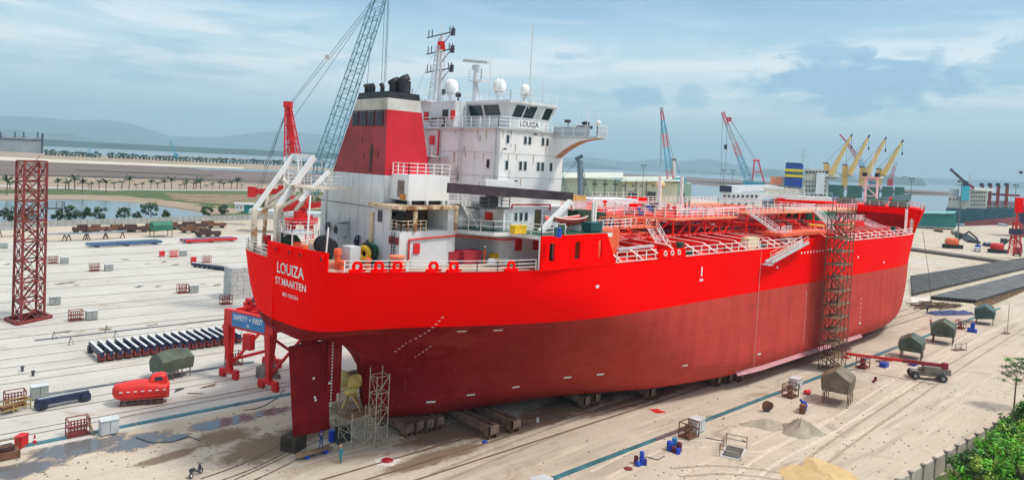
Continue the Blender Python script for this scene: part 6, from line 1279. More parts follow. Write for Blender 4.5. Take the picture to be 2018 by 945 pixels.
for k, (a_, c_, d_, e_) in enumerate(((1790, 490, 2018, 522), (1790, 503, 1960, 540))):
    o = M().slab([at(a_, c_), at(d_, e_), at(d_, e_+3), at(a_, c_+4)], (0, 0, .9)).build('dark_kerb', mat('dark kerb', (.10, .085, .07), .3, .2, .9)) if k == 0 else None
    if o: tag(o, kind='structure')
sheet('light_strip', px([(1790, 512), (1900, 523), (1900, 525), (1790, 515)]), .02, CONC); sheet('light_strip', px([(1790, 532), (1860, 540), (1860, 542), (1790, 535)]), .02, CONC)
# ---- right side boundary wall with posts
wl = thing('boundary_wall', 'concrete panel boundary wall with posts along the bushes at lower right', 'wall', (38, -41.95, 0), -.055)
for i in range(22):
    M().box(i*3.0+.12, i*3.0+2.88, -.07, .07, 0, 2.0).build('panel', mat('dirty panel', (.42, .38, .32), .2, .6, .9, streak=.4, scol=(.12, .10, .08)), wl)
    p_ = M().box(i*3.0-.13, i*3.0+.13, -.14, .14, 0, 2.12); p_.box(i*3-.2, i*3+.2, -.3, .2, 2.12, 2.24); p_.build('post', mat('post concrete', (.24, .21, .18), .3, 1, .9), wl)
# far fence by the pond
fw = thing('perimeter_fence', 'long low grey perimeter fence between the yard and the pond', 'fence', (0, 0, 0)); fa, fb = at(-60, 452), at(640, 428)
M().slab([fa, fb, fb+Vector((0, 0, 2.2)), fa+Vector((0, 0, 2.2))], (0, .12, 0)).build('panel', mat('fence grey', (.36, .36, .35), .15, .1, .9), fw)
for i in range(60): p_ = fa.lerp(fb, i/59); M().bar(p_, p_+Vector((0, 0, 2.5)), .26).build('post', GREY, fw)

# ---- boards, hoses and offcuts left lying about
rr = random.Random(21); BRD = [mat('grey board', (.20, .18, .16), .3, 1, .9), TIMB, RUST, DARK]
for i, (x, y) in enumerate(((12, 522), (115, 560), (135, 557), (150, 562), (245, 512), (290, 520), (320, 517), (345, 522), (400, 560), (425, 563), (310, 565), (270, 566), (122, 655), (205, 650), (440, 660), (350, 770), (385, 775), (410, 762), (300, 640))):
    b = M(); L = rr.uniform(.8, 2.0)
    for k in range(rr.choice((1, 2, 3))): b.cb((k*.4, k*.25, .06+.07*k), L, .22, .06, rr.uniform(-.5, .5))
    o = b.build('scrap_board', BRD[i % 4]); o.location = at(x, y); o.rotation_euler.z = rr.uniform(-.3, .3); tag(o, 'small scrap boards lying on the pale concrete', 'board', 'scrap boards on the concrete')
for i, (pts, lb_) in enumerate((([(268, 862), (300, 872), (340, 870), (372, 860), (395, 868)], 'thin dark hose curling across the mud beside the near cabinet'), ([(560, 768), (545, 785), (520, 800), (500, 806), (480, 808)], 'thin hose running from the gantry foot to the trench'), ([(1250, 905), (1275, 900), (1296, 906), (1310, 898)], 'thin hose beside the near drum group'), ([(1390, 862), (1420, 868), (1448, 862), (1470, 870)], 'thin hose on the sand right of the white cabinet'), ([(1650, 715), (1672, 730), (1690, 726), (1705, 728)], 'thin hose between the stair scaffold and the dark cage'))):
    o = M().tube([at(*p)+Vector((0, 0, .05)) for p in pts], .05, 5).build('hose', DARK); tag(o, lb_, 'hose')
# ================================================================== people
def person(label, p, rz, pose, cols, helmet, gr=None, h=1.74):
    t = thing('person', label, 'person', p, rz, gr)
    top, leg = cols; k = h/1.74
    J = {'pel': (0, 0, .96, .155), 'wai': (0, 0, 1.10, .145), 'che': (.01, 0, 1.32, .165), 'nek': (.02, 0, 1.49, .062), 'hd0': (.03, 0, 1.585, .085), 'hd1': (.03, 0, 1.68, .09)}
    E_ = [('pel', 'wai'), ('wai', 'che'), ('che', 'nek'), ('nek', 'hd0'), ('hd0', 'hd1')]
    for s, n_ in ((1, 'l'), (-1, 'r')):
        kn, ft, el_, ha = pose[n_]
        J['hip'+n_] = (0, .10*s, .90, .105); J['kne'+n_] = (kn[0], .11*s+kn[1]*s, .50, .072); J['ank'+n_] = (ft[0], .12*s+ft[1]*s, .09, .052); J['toe'+n_] = (ft[0]+.17, .14*s+ft[1]*s, .045, .04)
        J['sho'+n_] = (.01, .19*s, 1.42, .075); J['elb'+n_] = (el_[0], s*el_[1], el_[2], .052); J['wri'+n_] = (ha[0], s*ha[1], ha[2], .036); J['han'+n_] = tuple(a+(a-b)*.35 for a, b in zip((ha[0], s*ha[1], ha[2]), (el_[0], s*el_[1], el_[2])))+(.042,)
        E_ += [('pel', 'hip'+n_), ('hip'+n_, 'kne'+n_), ('kne'+n_, 'ank'+n_), ('ank'+n_, 'toe'+n_), ('che', 'sho'+n_), ('sho'+n_, 'elb'+n_), ('elb'+n_, 'wri'+n_), ('wri'+n_, 'han'+n_)]
    names = list(J); me = bpy.data.meshes.new('sk'); me.from_pydata([tuple(c_*k for c_ in J[n_][:3]) for n_ in names], [(names.index(a), names.index(b)) for a, b in E_], [])
    o = bpy.data.objects.new('sk', me); COL.objects.link(o); o.modifiers.new('s', 'SKIN'); sub = o.modifiers.new('u', 'SUBSURF'); sub.levels = 1; sub.render_levels = 1
    for i, n_ in enumerate(names): r = J[n_][3]*k; me.skin_vertices[0].data[i].radius = (r, r)
    me.skin_vertices[0].data[0].use_root = True
    bpy.context.view_layer.update(); dg = bpy.context.evaluated_depsgraph_get(); nm = bpy.data.meshes.new_from_object(o.evaluated_get(dg)); bpy.data.objects.remove(o)
    nm.materials.clear()
    for m_ in (top, leg, SKIN, BLACK): nm.materials.append(m_)
    P = np.array([J[n_][:3] for n_ in names])*k
    cls = {'nek': 2, 'hd0': 2, 'hd1': 2, 'hanl': 2, 'hanr': 2, 'pel': 1, 'hipl': 1, 'hipr': 1, 'knel': 1, 'kner': 1, 'ankl': 1, 'ankr': 1, 'toel': 3, 'toer': 3}
    for f in nm.polygons: i = int(np.argmin(((P-np.array(f.center))**2).sum(1))); f.material_index = cls.get(names[i], 0); f.use_smooth = True
    nm.name = 'body'; b = bpy.data.objects.new('body', nm); COL.objects.link(b); b.parent = t
    M().lathe((.03*k, 0, 1.70*k), [(.125, 0), (.12, .05), (.09, .11), (.0, .135)], n=12).cb((.13*k, 0, 1.705*k), .12, .16, .02).build('helmet', helmet, t, smooth=True)
    return t
ST = {'l': ((.03, 0), (-.02, .02), (-.03, .28, 1.14), (.08, .27, .93)), 'r': ((.04, .01), (.04, .03), (-.02, .28, 1.15), (.1, .26, .95))}
WK = {'l': ((.16, 0), (.05, .0), (.05, .30, 1.18), (.28, .22, 1.12)), 'r': ((-.02, .0), (-.24, .0), (-.05, .28, 1.15), (.12, .3, .98))}
UP = {'l': ((.03, 0), (.0, .04), (.25, .25, 1.38), (.42, .16, 1.58)), 'r': ((.02, .02), (-.05, .03), (.22, .26, 1.30), (.40, .15, 1.42))}
BN = {'l': ((.1, 0), (.0, .05), (.18, .27, 1.14), (.36, .16, 1.02)), 'r': ((.08, .0), (-.04, .05), (.16, .28, 1.16), (.36, .18, 1.08))}
NV = mat('navy overall', (.02, .035, .10), .15, 3, .8); JN = mat('blue trousers', (.05, .10, .22), .15, 3, .8); TL = mat('teal overall', (.05, .22, .27), .15, 3, .8); OR_ = mat('orange overall', (.62, .12, .03), .12, 3, .8); WS = mat('white overall', (.66, .68, .72), .08, 3, .8); HB_ = mat('blue helmet', (.01, .03, .55), .05, 3, .35); HW = mat('white helmet', (.75, .74, .72), .05, 3, .35); HY = mat('salmon helmet', (.75, .40, .22), .05, 3, .35)
q = at(632, 893); person('worker in navy top with blue helmet standing on the planks under the rudder', (q.x, q.y, .5), 1.2, UP, (NV, JN), HB_)
person('worker in teal overall with a pale orange helmet walking near the propeller scaffold', at(671, 911), 3.6, WK, (TL, TL), HY)
q = at(955, 519, 'z', 19.72); person('worker in orange overall and white helmet on the aft deck', q, 2.2, BN, (OR_, OR_), HW)
q = at(932, 447, 'z', 23.07); person('painter in white overall standing on the upper deck left of the windows', q, -1.3, BN, (WS, WS), HW)
q = at(1094, 468, 'z', 23.07); person('worker with white shirt and teal trousers on the upper deck by the boat', q, .4, UP, (WS, mat('teal trousers', (.03, .16, .16), .1, 3, .8)), mat('dark helmet', (.03, .03, .04), .1, 3, .5))
person('worker in navy on a mid landing of the stair scaffold', (78.4, -18.9, 10.6), 1.6, ST, (NV, NV), HW)
person('worker in orange top pulling a rope beside the bow', at(1834, 643), 2.6, UP, (OR_, JN), HY)
person('worker in navy further back on the rope beside the bow', at(1827, 617), 2.6, ST, (NV, NV), HB_)
for x_, y_, lb_ in ((61.5, -1.5, 'dark clad worker on the elevated pipe deck, left one'), (63.6, -.8, 'dark clad worker on the elevated pipe deck, right one')): person(lb_, (x_, y_, 23.63), -1.0, ST, (mat('charcoal overall', (.05, .05, .06), .1, 3, .8), mat('charcoal overall', (.05, .05, .06))), HW if x_ < 62 else CRANERED)
q = at(1834, 636, 'z', 0); o = M().tube([Vector((133.5, -13.2, 19.8)), Vector((134.3, -14.5, 12)), Vector((134.6, -15.4, 5)), Vector((q.x, q.y, 1.5))], .045, 5).build('mooring_rope', DARK); tag(o, 'thin dark rope hanging from the bow down to the workers', 'rope')
# loose things on the ship
rb = thing('rescue_boat', 'small open red rescue boat on the upper deck beside the accommodation', 'rescue boat', (22.2, -12.7, 23.5), .0); rows = []
for i in range(11):
    u = i/10; w_ = 1.05*(math.sin(math.pi*min(1, .16+u*.74)))**.5; z = .28*(2*u-1)**2
    rows.append([(-2.7+5.4*u, w_*math.sin(a), .15+z+(.85*(1-math.cos(a)) if abs(a) < 1.3 else .75)) for a in np.linspace(-1.45, 1.45, 9)])
o = M().grid(rows).build('hull', mat('faded boat red', (.55, .06, .05), .15, .7, .5), rb, smooth=True); o.modifiers.new('t', 'SOLIDIFY').thickness = .07
M().tube([Vector(r[0]) for r in rows], .08, 6).tube([Vector(r[-1]) for r in rows], .08, 6).build('gunwale', PINK, rb); M().box(-1.2, -.9, -.9, .9, .75, .82).box(.6, .9, -.9, .9, .75, .82).build('thwart', ORANGE, rb)
for x in (-1.4, 1.4): M().box(x-.15, x+.15, -.8, .8, -.42, .2).build('chock', RAILW, rb)
def deck_box(name, label, p, s, m, lid=None, cat='box'):
    b = M().cb((0, 0, s[2]/2+.08), s[0], s[1], s[2]); b.cb((0, 0, s[2]+.1), s[0]+.08, s[1]+.08, .08); b.box(-s[0]*.4, -s[0]*.3, -s[1]*.4, s[1]*.4, 0, .1); b.box(s[0]*.3, s[0]*.4, -s[1]*.4, s[1]*.4, 0, .1)
    o = b.build(name, m); o.location = p; return tag(o, label, cat)
RT = mat('red raft cover', (.42, .03, .05), .15, .8, .6)
deck_box('covered_crate', 'dark red covered crate on the aft deck, left one of the pair', at(893, 518, 'z', 19.7), (2.3, 1.5, 1.15), RT, cat='crate'); deck_box('covered_crate', 'dark red covered crate on the aft deck, right one of the pair', at(922, 518, 'z', 19.7), (2.2, 1.5, 1.2), RT, cat='crate')
deck_box('teal_bin', 'long teal bin on the aft deck left of the red covered crates', at(842, 517, 'z', 19.7), (4.2, 1.0, .9), TEALP, cat='bin')
deck_box('yellow_crate', 'yellow crate on the upper deck under the three small windows', at(1021, 461, 'z', 23.07), (1.6, .8, .75), YEL, cat='crate'); deck_box('yellow_bin', 'small yellow bin beside the orange worker on the aft deck', at(974, 516, 'z', 19.7), (.9, .7, .8), YEL, cat='bin')
deck_box('white_freezer', 'white chest under the upper deck behind the railing', at(988, 508, 'z', 19.7), (2.0, .9, 1.0), RAILW, cat='chest'); deck_box('teal_crate', 'dark teal covered crate on the upper deck by the rescue boat', (24.6, -14.3, 23.07), (1.9, 1.3, .9), mat('dark teal cover', (.015, .09, .10), .2, 1, .6), cat='crate')
for x, y, m, lb_ in ((1003, 510, BLUE, 'blue drum under the upper deck'), (1100, 467, BLUE, 'blue drum on the upper deck edge beside the rescue boat'), (1107, 462, GREEN, 'dark green drum on the upper deck behind the blue one')):
    z = 19.7 if x < 1050 else 23.07; o = M().lathe((0, 0, 0), [(.32, 0), (.32, .35), (.345, .38), (.32, .41), (.32, .9), (.3, .92)], n=12).build('drum', m); o.location = at(x, y, 'z', z); tag(o, lb_, 'drum')
for i, (x, m, lb_) in enumerate(((968, RAILW, 'white lifebuoy coil bundle by the deck railing'), (982, mat('bundle cream', (.6, .5, .38), .3, 2, .8), 'cream bundle of ropes by the deck railing'), (997, LGREY, 'grey bundle of ropes by the deck railing'))):
    b = M(); 
    for k in range(4): b.torus((0, 0, .1+.14*k), .42-.04*k, .09, (0, .1, 1), 12, 5)
    o = b.build('rope_coil', m); o.location = at(x, 521, 'z', 19.75); tag(o, lb_, 'rope coil')
# ================================================================== plants
LEAFS = [mat('leaf bright', (.15, .46, .025), .25, 2, .6), mat('leaf mid', (.08, .30, .018), .25, 2, .6), mat('leaf deep', (.035, .11, .016), .25, 2, .6), mat('leaf yellowish', (.24, .36, .05), .25, 2, .6)]
DLEAF = [mat('far leaf', (.025, .06, .025), .3, .5, .8), mat('far leaf 2', (.04, .08, .03), .3, .5, .8)]
BARK = mat('bark', (.13, .10, .075), .3, 1, .9)
def crown(name, mats, parent, R, H, zc, n_cl, n_lf, lf, seed, cl=.33):
    rr = random.Random(seed); b = M()
    for c_ in range(n_cl):
        while True:
            u, v, w_ = (rr.uniform(-1, 1) for _ in range(3))
            if .12 < u*u+v*v+w_*w_ < 1: break
        C_ = Vector((u*R, v*R, zc+w_*H/2)); s_ = R*cl*rr.uniform(.7, 1.25); b.k = rr.randrange(len(mats))
        for i in range(n_lf):
            d = Vector((rr.gauss(0, 1), rr.gauss(0, 1), rr.gauss(0, .8))); d = d/max(d.length, .1)*s_*rr.uniform(.35, 1)**.6; p = C_+d
            nrm = (d.normalized()+Vector((rr.uniform(-.7, .7), rr.uniform(-.7, .7), rr.uniform(0, 1)))).normalized(); a = nrm.orthogonal().normalized(); a = (a*math.cos(rr.random()*6.3)+nrm.cross(a)*math.sin(rr.random()*6.3)); e = nrm.cross(a); L = lf*rr.uniform(.6, 1.3)
            b.add([p-a*L, p+e*L*.42, p+a*L, p-e*L*.42], [(0, 1, 2, 3)])
    return b.build(name, mats, parent)
def trunk(parent, h, r, R, seed, m=BARK):
    rr = random.Random(seed); b = M(); b.bar((0, 0, 0), (.1, .05, h), r, n=8, w2=r*.6)
    for k in range(6): a = k*1.05+rr.random(); b.bar((.1, .05, h*rr.uniform(.6, 1)), (R*.65*math.cos(a), R*.65*math.sin(a), h+R*rr.uniform(.3, .9)), r*.45, n=6, w2=r*.15)
    return b.build('trunk', m, parent)
sheet('undergrowth', ragged([(40, -43), (108, -43), (140, -90), (30, -100)], 8, .25, 3), .02, GRASS, 'stuff')
bl = [(46.5, -46.0, 2.3, 4.1, 'bright green bush at the lower left end of the thicket, against the wall'), (49.5, -49.5, 3.0, 5.2, 'large bright green bush at the bottom edge right of the wall'), (53.5, -46.3, 2.5, 4.0, 'bright bushy tree leaning over the wall posts'), (55, -51, 3.2, 5.4, 'broad green tree in the bottom right corner'), (58.5, -47.0, 2.6, 4.3, 'green tree behind the wall, middle of the thicket'), (61, -51.5, 3.4, 6.2, 'tall dense green tree at the right edge, lower part'), (64, -46.6, 2.4, 4.6, 'small green tree over the wall, upper half of the thicket'), (67.5, -49.3, 3.2, 6.6, 'dark green tree at the right edge below the lone tree'), (71, -46.3, 2.6, 5.6, 'dark bush against the upper end of the wall'), (75.5, -47.5, 3.0, 6.4, 'dark leafy bush under the lone tall tree'), (80.5, -46.5, 2.8, 5.6, 'farthest dark bush behind the wall')]
for i, (x, y, R, h_, lb_) in enumerate(bl):
    t = thing('bushy_tree', lb_, 'tree', (x, y, 0), i*1.3, 'trees and bushes beyond the boundary wall'); trunk(t, h_*.45, .16, R, i)
    crown('crown', (LEAFS if i < 7 else [LEAFS[1], LEAFS[2], LEAFS[1]]) if i not in (1, 3) else [LEAFS[0], LEAFS[1], LEAFS[3]], t, R, h_*.98, h_*.53, 58, 62, .19, i+40, .24)
q = at(1990, 800); t = thing('young_tree', 'lone slender tree with sparse leaf clumps above the thicket at the right', 'tree', (q.x-.6, q.y-.6, 0), 0, 'trees and bushes beyond the boundary wall'); b = M(); b.bar((0, 0, 0), (.15, 0, 4.4), .12, n=8, w2=.07)
rr = random.Random(8); lv = M()
for k in range(24):
    a = k*2.4; z = 3.2+.14*k; L = rr.uniform(.8, 2.3)*(1.15-.025*k); e = Vector((L*math.cos(a), L*math.sin(a), z+.55)); b.bar((.12, 0, z-.2), e, .04, n=5, w2=.015); lv.k = k % 3
    for i in range(60):
        d = Vector((rr.gauss(0, 1), rr.gauss(0, 1), rr.gauss(0, .45)))*.26; p = e+d; nrm = Vector((rr.uniform(-.5, .5), rr.uniform(-.5, .5), 1)).normalized(); a_ = nrm.orthogonal().normalized(); e2_ = nrm.cross(a_); s_ = .17; lv.add([p-a_*s_, p+e2_*s_*.45, p+a_*s_, p-e2_*s_*.45], [(0, 1, 2, 3)])
b.build('trunk', BARK, t); lv.build('crown', [LEAFS[2], LEAFS[1], LEAFS[2]], t)
# palms along the track beyond the pond
def palm(p, h_, label, seed):
    rr = random.Random(seed); t = thing('palm_tree', label, 'palm', p, rr.random()*6, 'palms along the track beyond the pond'); M().bar((0, 0, 0), (.3, .1, h_*.62), .28, n=6, w2=.2).build('trunk', BARK, t); b = M()
    for k in range(13):
        a = k*2*math.pi/13+rr.uniform(-.2, .2); L = h_*.42*rr.uniform(.8, 1.15); up = rr.uniform(.25, 1.25); pts = [Vector((.3+L*u*math.cos(a), .1+L*u*math.sin(a), h_*.62+L*(up*u*1.6-1.1*u*u*(.6+up*.4)))) for u in (0, .3, .6, .85, 1)]; n_ = Vector((-math.sin(a), math.cos(a), 0)); wd = (.1, .55, .62, .4, .05)
        for (p0, p1, w0, w1) in zip(pts, pts[1:], wd, wd[1:]):
            for s in (-1, 1): b.add([p0, p1, p1+n_*w1*s*h_*.09-Vector((0, 0, w1*.5)), p0+n_*w0*s*h_*.09-Vector((0, 0, w0*.5))], [(0, 1, 2, 3)])
    b.build('crown', DLEAF[0] if seed % 3 else DLEAF[1], t); return t
pp = None
for i, zx in enumerate((60, 95, 355, 405, 425, 465, 553, 565, 615, 710, 755, 800, 845, 885, 935, 975, 1022, 1065, 1115, 1145, 1158, 1200, 1215, 1245, 1280, 1315, 1360, 1390, 1435, 1470, 1500)):
    p = at(zx/3.15, 372.5+(zx % 7)*.15)
    if i < 3: pr_ = palm(p, 5.5+i, 'small palm in the row along the pale track beyond the pond', i); pp = (pp or [])+[pr_]
    else: dup(pp[i % 3], p, i*1.7, None, .8+.1*((i*7) % 6))
for x_, y_, h_, lb_ in ((162, 381, 9.5, 'larger palm right of the lattice tower, left of the pair beyond the pond'), (209, 381, 10, 'larger palm with a round crown, right of the pair beyond the pond'), (13, 384, 11, 'largest palm at the left edge beyond the pond')): palm(at(x_, y_), h_, lb_, int(x_)+2)
bush0 = None
for i, (x_, y_, h_, lb_) in enumerate(((19, 437, 5.5, 'round bush at the left edge between pond and fence'), (53, 437, 5.5, 'bush half hidden behind the lattice tower by the pond'), (113, 436, 4.6, 'leafy bush right of the tower between pond and fence'), (138, 436, 5.6, 'dark upright bush by the pond, second right of the tower'), (165, 435, 5, 'dark bush by the pond, third right of the tower'), (197, 434, 5.2, 'spreading bush in the middle of the pond edge'), (245, 434, 5.2, 'spreading bush with a flat top at the pond edge'), (271, 433, 3, 'low bush right of the flat topped one'), (297, 431, 7, 'tallest dark bush at the pond edge'), (326, 430, 3.2, 'low bush at the right end of the pond edge'), (407, 426, 4.5, 'round dark bush near the end of the pond'), (440, 422, 4.5, 'bush left of the small white house'), (478, 420, 4, 'bush in front of the small white house'), (525, 415, 5, 'bush seen between the ramp frames behind the stern'), (570, 412, 6, 'round bush behind the red crane legs'), (623, 408, 7, 'bush beside the engine casing behind the stern'))):
    t = thing('shrub', lb_, 'bush', at(x_, y_), i, 'bushes along the pond'); M().bar((0, 0, 0), (0, 0, h_*.5), .2, n=6).build('trunk', BARK, t); crown('crown', DLEAF, t, h_*.5, h_*.9, h_*.55, 14, 26, .55, 60+i, .4)
# row of trees along the far shore
tr = None
for i in range(84):
    x_ = 90+6.6*i; y_ = 306.3+(x_-90)*.0457*(1 if x_ < 480 else .93)
    if 196 < x_ < 214: continue
    p = at(x_, y_)
    if tr is None:
        tr = thing('shore_tree', 'small dark tree in the long row along the far shore', 'tree', p, 0, 'row of trees along the far shore'); M().bar((0, 0, 0), (0, 0, 5), .5, n=5).build('trunk', BARK, tr); crown('crown', DLEAF, tr, 4.6, 8, 6.5, 9, 16, 1.8, 5, .5)
    else: dup(tr, p, i*1.1, None, (.75+.5*random.Random(i).random())*math.hypot(p.x+34, p.y+65)/1900)
# ================================================================== far buildings
def vp(x, y, D): return Vector(CAMP+ray(x, y)*D)
HF = Vector((math.cos(YAW), math.sin(YAW), 0)); HR = Vector((math.sin(YAW), -math.cos(YAW), 0))
def vbox(b, x0, x1, y0, y1, D, dep, D2=None):
    """upright box: near face seen from photo column x0 to x1 and row y1 (bottom) to y0 (top) at distance D"""
    p, q = vp(x0, (y0+y1)/2, D), vp(x1, (y0+y1)/2, D2 or D); zt = (vp(x0, y0, D).z+vp(x1, y0, D2 or D).z)/2; zb = (vp(x0, y1, D).z+vp(x1, y1, D2 or D).z)/2
    e_ = ray(x1 if (x0+x1) < 2018 else x0, 400); o = Vector((e_[0], e_[1], 0)).normalized()*dep; return b.prism([(p.x, p.y), (q.x, q.y), (q.x+o.x, q.y+o.y), (p.x+o.x, p.y+o.y)], zb, zt)
BW = mat('bleached block', (.50, .51, .50), .12, .02, .9)
t = thing('grey_building', 'large pale windowless block building at the left edge beyond the mudflat', 'building'); vbox(M(), -140, 84, 265.5, 305, 1650, 60).build('wall', BW, t)
b = M()
for k in range(5): vbox(b, -140, 84.2, 275+k*6, 275.5+k*6, 1648, 1)
b.build('course', LGREY, t); vbox(M(), -140, 84.5, 270.5, 273, 1647, 3).build('band', NAVY, t)
for x_ in (0, 28, 45, 73): vbox(M(), x_, x_+3, 260, 270, 1646, 4).build('post', NAVY, t)
vbox(M(), 81, 85.5, 263, 305, 1645, 5).build('corner_post', NAVY, t)
t = thing('white_house', 'small white house with a teal side by the green bank', 'house'); vbox(M(), 463, 481, 403, 416, 285, 5).build('wall', RAILW, t); vbox(M(), 481, 501, 405, 420, 285, 5).build('side_wall', TEALP, t); vbox(M(), 461, 502, 401.5, 403.5, 284, 7).build('roof', LGREY, t)
for x_ in (466, 474): vbox(M(), x_, x_+2, 407, 410, 284.6, .3).build('window', GLASS, t)
o = vbox(M(), 490, 640, 417, 424, 262, 9); o.k = 0; o = o.build('pale_shed', LGREY); tag(o, 'long pale low shed behind the red crane at the stern', 'shed')
# warehouse
WG = mat('warehouse green cream', (.46, .50, .36), .08, .05, .8); WC = mat('warehouse cream', (.58, .55, .38), .08, .05, .8); WR = mat('warehouse roof', (.55, .57, .48), .08, .05, .7); WD = mat('warehouse mint', (.30, .43, .34), .08, .05, .8)
t = thing('warehouse', 'long pale green and cream warehouse beyond the ship', 'warehouse')
vbox(M(), 1040, 1226, 352, 402, 560, 60).build('wall', WG, t); vbox(M(), 1226, 1335, 358, 404, 552, 50).build('front_wall', WC, t); vbox(M(), 1335, 1362, 361, 404, 556, 40).build('end_wall', WD, t)
def roof(x0, x1, y_e, y_r, D, dep, name, m):
    a_, b_ = vp(x0, y_e, D-3), vp(x1, y_e, D-3); c_, d_ = vp(x1, y_r, D+dep), vp(x0, y_r, D+dep); z_ = min(a_.z, b_.z); M().slab([a_, b_, c_, d_], (0, 0, .6)).build(name, m, t)
roof(1036, 1228, 351.5, 341, 560, 34, 'roof', WR); roof(1224, 1340, 358, 349, 552, 34, 'roof', WR)
for k in range(7): vbox(M(), 1150+k*20.5, 1151.4+k*20.5, 353, 392, 559.4 if k < 4 else 551, .6).build('pilaster', mat('dark seam', (.12, .14, .12), .2, 1, .8), t)
for k in range(4): vbox(M(), 1147+k*20.5, 1156+k*20.5, 361, 364.5, 559.2, .6).build('vent_louvre', mat('dark seam', (.12, .14, .12)), t)
vbox(M(), 1238, 1255, 378, 395, 551, .8).build('door', GLASS, t); vbox(M(), 1275, 1292, 378, 398, 551, .8).build('door', mat('dark opening', (.05, .05, .045), .2, 1, .9), t); vbox(M(), 1342, 1349, 381, 398, 555, .8).build('door', GLASS, t)
for x_ in (1226, 1245, 1262, 1285, 1305): vbox(M(), x_, x_+5, 365, 367.5, 551.2, .5).build('window', mat('dark seam', (.12, .14, .12)), t)
for x_ in (1236, 1276): vbox(M(), x_, x_+14, 360, 363.5, 551.3, .4).build('door_sign', mat('ochre panel', (.55, .40, .16), .1, 1, .7), t)
t = thing('teal_shed', 'teal metal shed on the quay right of the bow', 'shed'); a_, b_ = at(1812, 449), at(1885, 446); vbox(M(), 1790, 1884, 422, 447, 470, 14).build('wall', mat('teal shed wall', (.03, .20, .19), .08, .1, .6), t)
M().slab([vp(1788, 421, 468), vp(1879, 421, 468), vp(1886, 416.5, 486), vp(1795, 416.5, 486)], (0, 0, .3)).build('roof', mat('teal roof', (.16, .38, .36), .1, .1, .5), t)
def lamp_pole(x_, y0, y1, D, label):
    t = thing('light_mast', label, 'light mast', vp(x_, y1, D), 0, 'tall light masts'); h_ = (vp(x_, y0, D)-vp(x_, y1, D)).z; M().bar((0, 0, 0), (0, 0, h_), .28, n=8, w2=.16).build('pole', mat('mast grey', (.12, .16, .18), .2, 1, .6), t)
    b = M()
    for k in (-1, 1): b.cb(HR*1.2*k+Vector((0, 0, h_+.2)), 1.0, 1.0, .9, YAW); b.bar((0, 0, h_), HR*1.6*k+Vector((0, 0, h_)), .2)
    b.build('lamp_head', DARK, t); M().bar(HR*-2+Vector((0, 0, h_-1.6)), HR*2+Vector((0, 0, h_-1.6)), .25).build('bracket', DARK, t)
for x0_, y0, y1, D, lb_ in ((1264.5, 326, 402, 480, 'tall dark light mast in front of the warehouse'), (1423, 335, 402, 560, 'light mast left of the lattice boom crane, first of a pair'), (1440, 336, 402, 560, 'light mast left of the lattice boom crane, second of the pair'), (1793, 352, 410, 470, 'light mast just left of the teal shed'), (1887.5, 358, 470, 330, 'tall light mast standing right of the teal shed'), (1997, 365, 440, 480, 'light mast among the red posts of the right hand ship')): lamp_pole(x0_, y0, y1, D, lb_)
# ================================================================== cranes
CB = mat('boom blue', (.06, .36, .50), .15, .3, .5); CR = mat('boom red', (.60, .06, .09), .15, .3, .5); CW = mat('boom grey', (.42, .46, .48), .15, .3, .5); TEALB = mat('boom teal', (.10, .27, .32), .15, .3, .5)
WIRE = mat('wire', (.10, .14, .17), .2, 1, .6)
def wires(t, L, r=.05):
    for a_, b_ in L: M().bar(a_, b_, r*2).build('wire_rope', WIRE, t)
# red crane behind the stern with the teal lattice boom
D = 132; cb_ = vp(590, 470, D); cb_.z = 0
t = thing('harbour_crane', 'red portal crane behind the stern with a long teal lattice boom', 'crane')
def V(x_, y_, d_=0): return vp(x_, y_, D+d_)
b = M()
for sx_ in (-1, 1):
    for sy_ in (-1, 1): p = cb_+HR*3.0*sx_+HF*3.0*sy_; b.bar(p, Vector((p.x, p.y, V(590, 440).z))-HR*1.4*sx_-HF*1.4*sy_, .6)
b.build('portal', CRANERED, t); b = M(); zt_ = V(590, 440).z; b.prism([((cb_+HR*a_*2.6+HF*c_*2.6).x, (cb_+HR*a_*2.6+HF*c_*2.6).y) for a_, c_ in ((-1, -1), (1, -1), (1, 1), (-1, 1))], zt_, zt_+1.0); b.bar((cb_.x, cb_.y, zt_), (cb_.x, cb_.y, V(590, 412).z), 1.2, n=12); b.build('pedestal', CRANERED, t)
b = M(); b.bar(V(560, 412), V(636, 402), 1.3, 1.0); b.cb(V(592, 398), 2.6, 3.0, 2.2, YAW); b.cb(V(606, 430), 1.6, 1.6, 1.2, YAW); b.build('machinery_deck', CRANERED, t); M().cb(V(603, 437), 2.0, 1.8, 1.0, YAW).build('blue_tank', NAVY, t)
M().bar(V(499, 377), V(580, 377), .75, 1.0).cb(V(497, 378), 1.1, 1.3, 1.9, YAW).cb(V(556, 374), 1.2, 1.2, 1.7, YAW).build('counterweight_arm', CRANERED, t)
b = M(); b.lattice(V(581, 372), V(577, 308), 3.0, 2.3, 4, .1, HR); b.build('lower_tower', RAILW, t); b = M(); b.lattice(V(577, 308), V(568, 212), 2.4, .9, 8, .12, HR); b.bar(V(577, 308), V(568, 205), .7); b.cb(V(568, 206), 1.3, 1.4, 1.1, YAW); b.build('mast_head', CRANERED, t)
b = M(); p0_, p1_ = V(617, 386), V(741, 20); p2_ = V(764, -48); b.lattice(p0_, V(640, 318), 1.2, 2.9, 3, .09, HR).lattice(V(640, 318), p1_, 2.9, 2.2, 17, .09, HR).lattice(p1_, p2_, 2.2, 1.3, 4, .09, HR); b.bar(V(619, 386), p1_, .14); b.build('boom', TEALB, t)
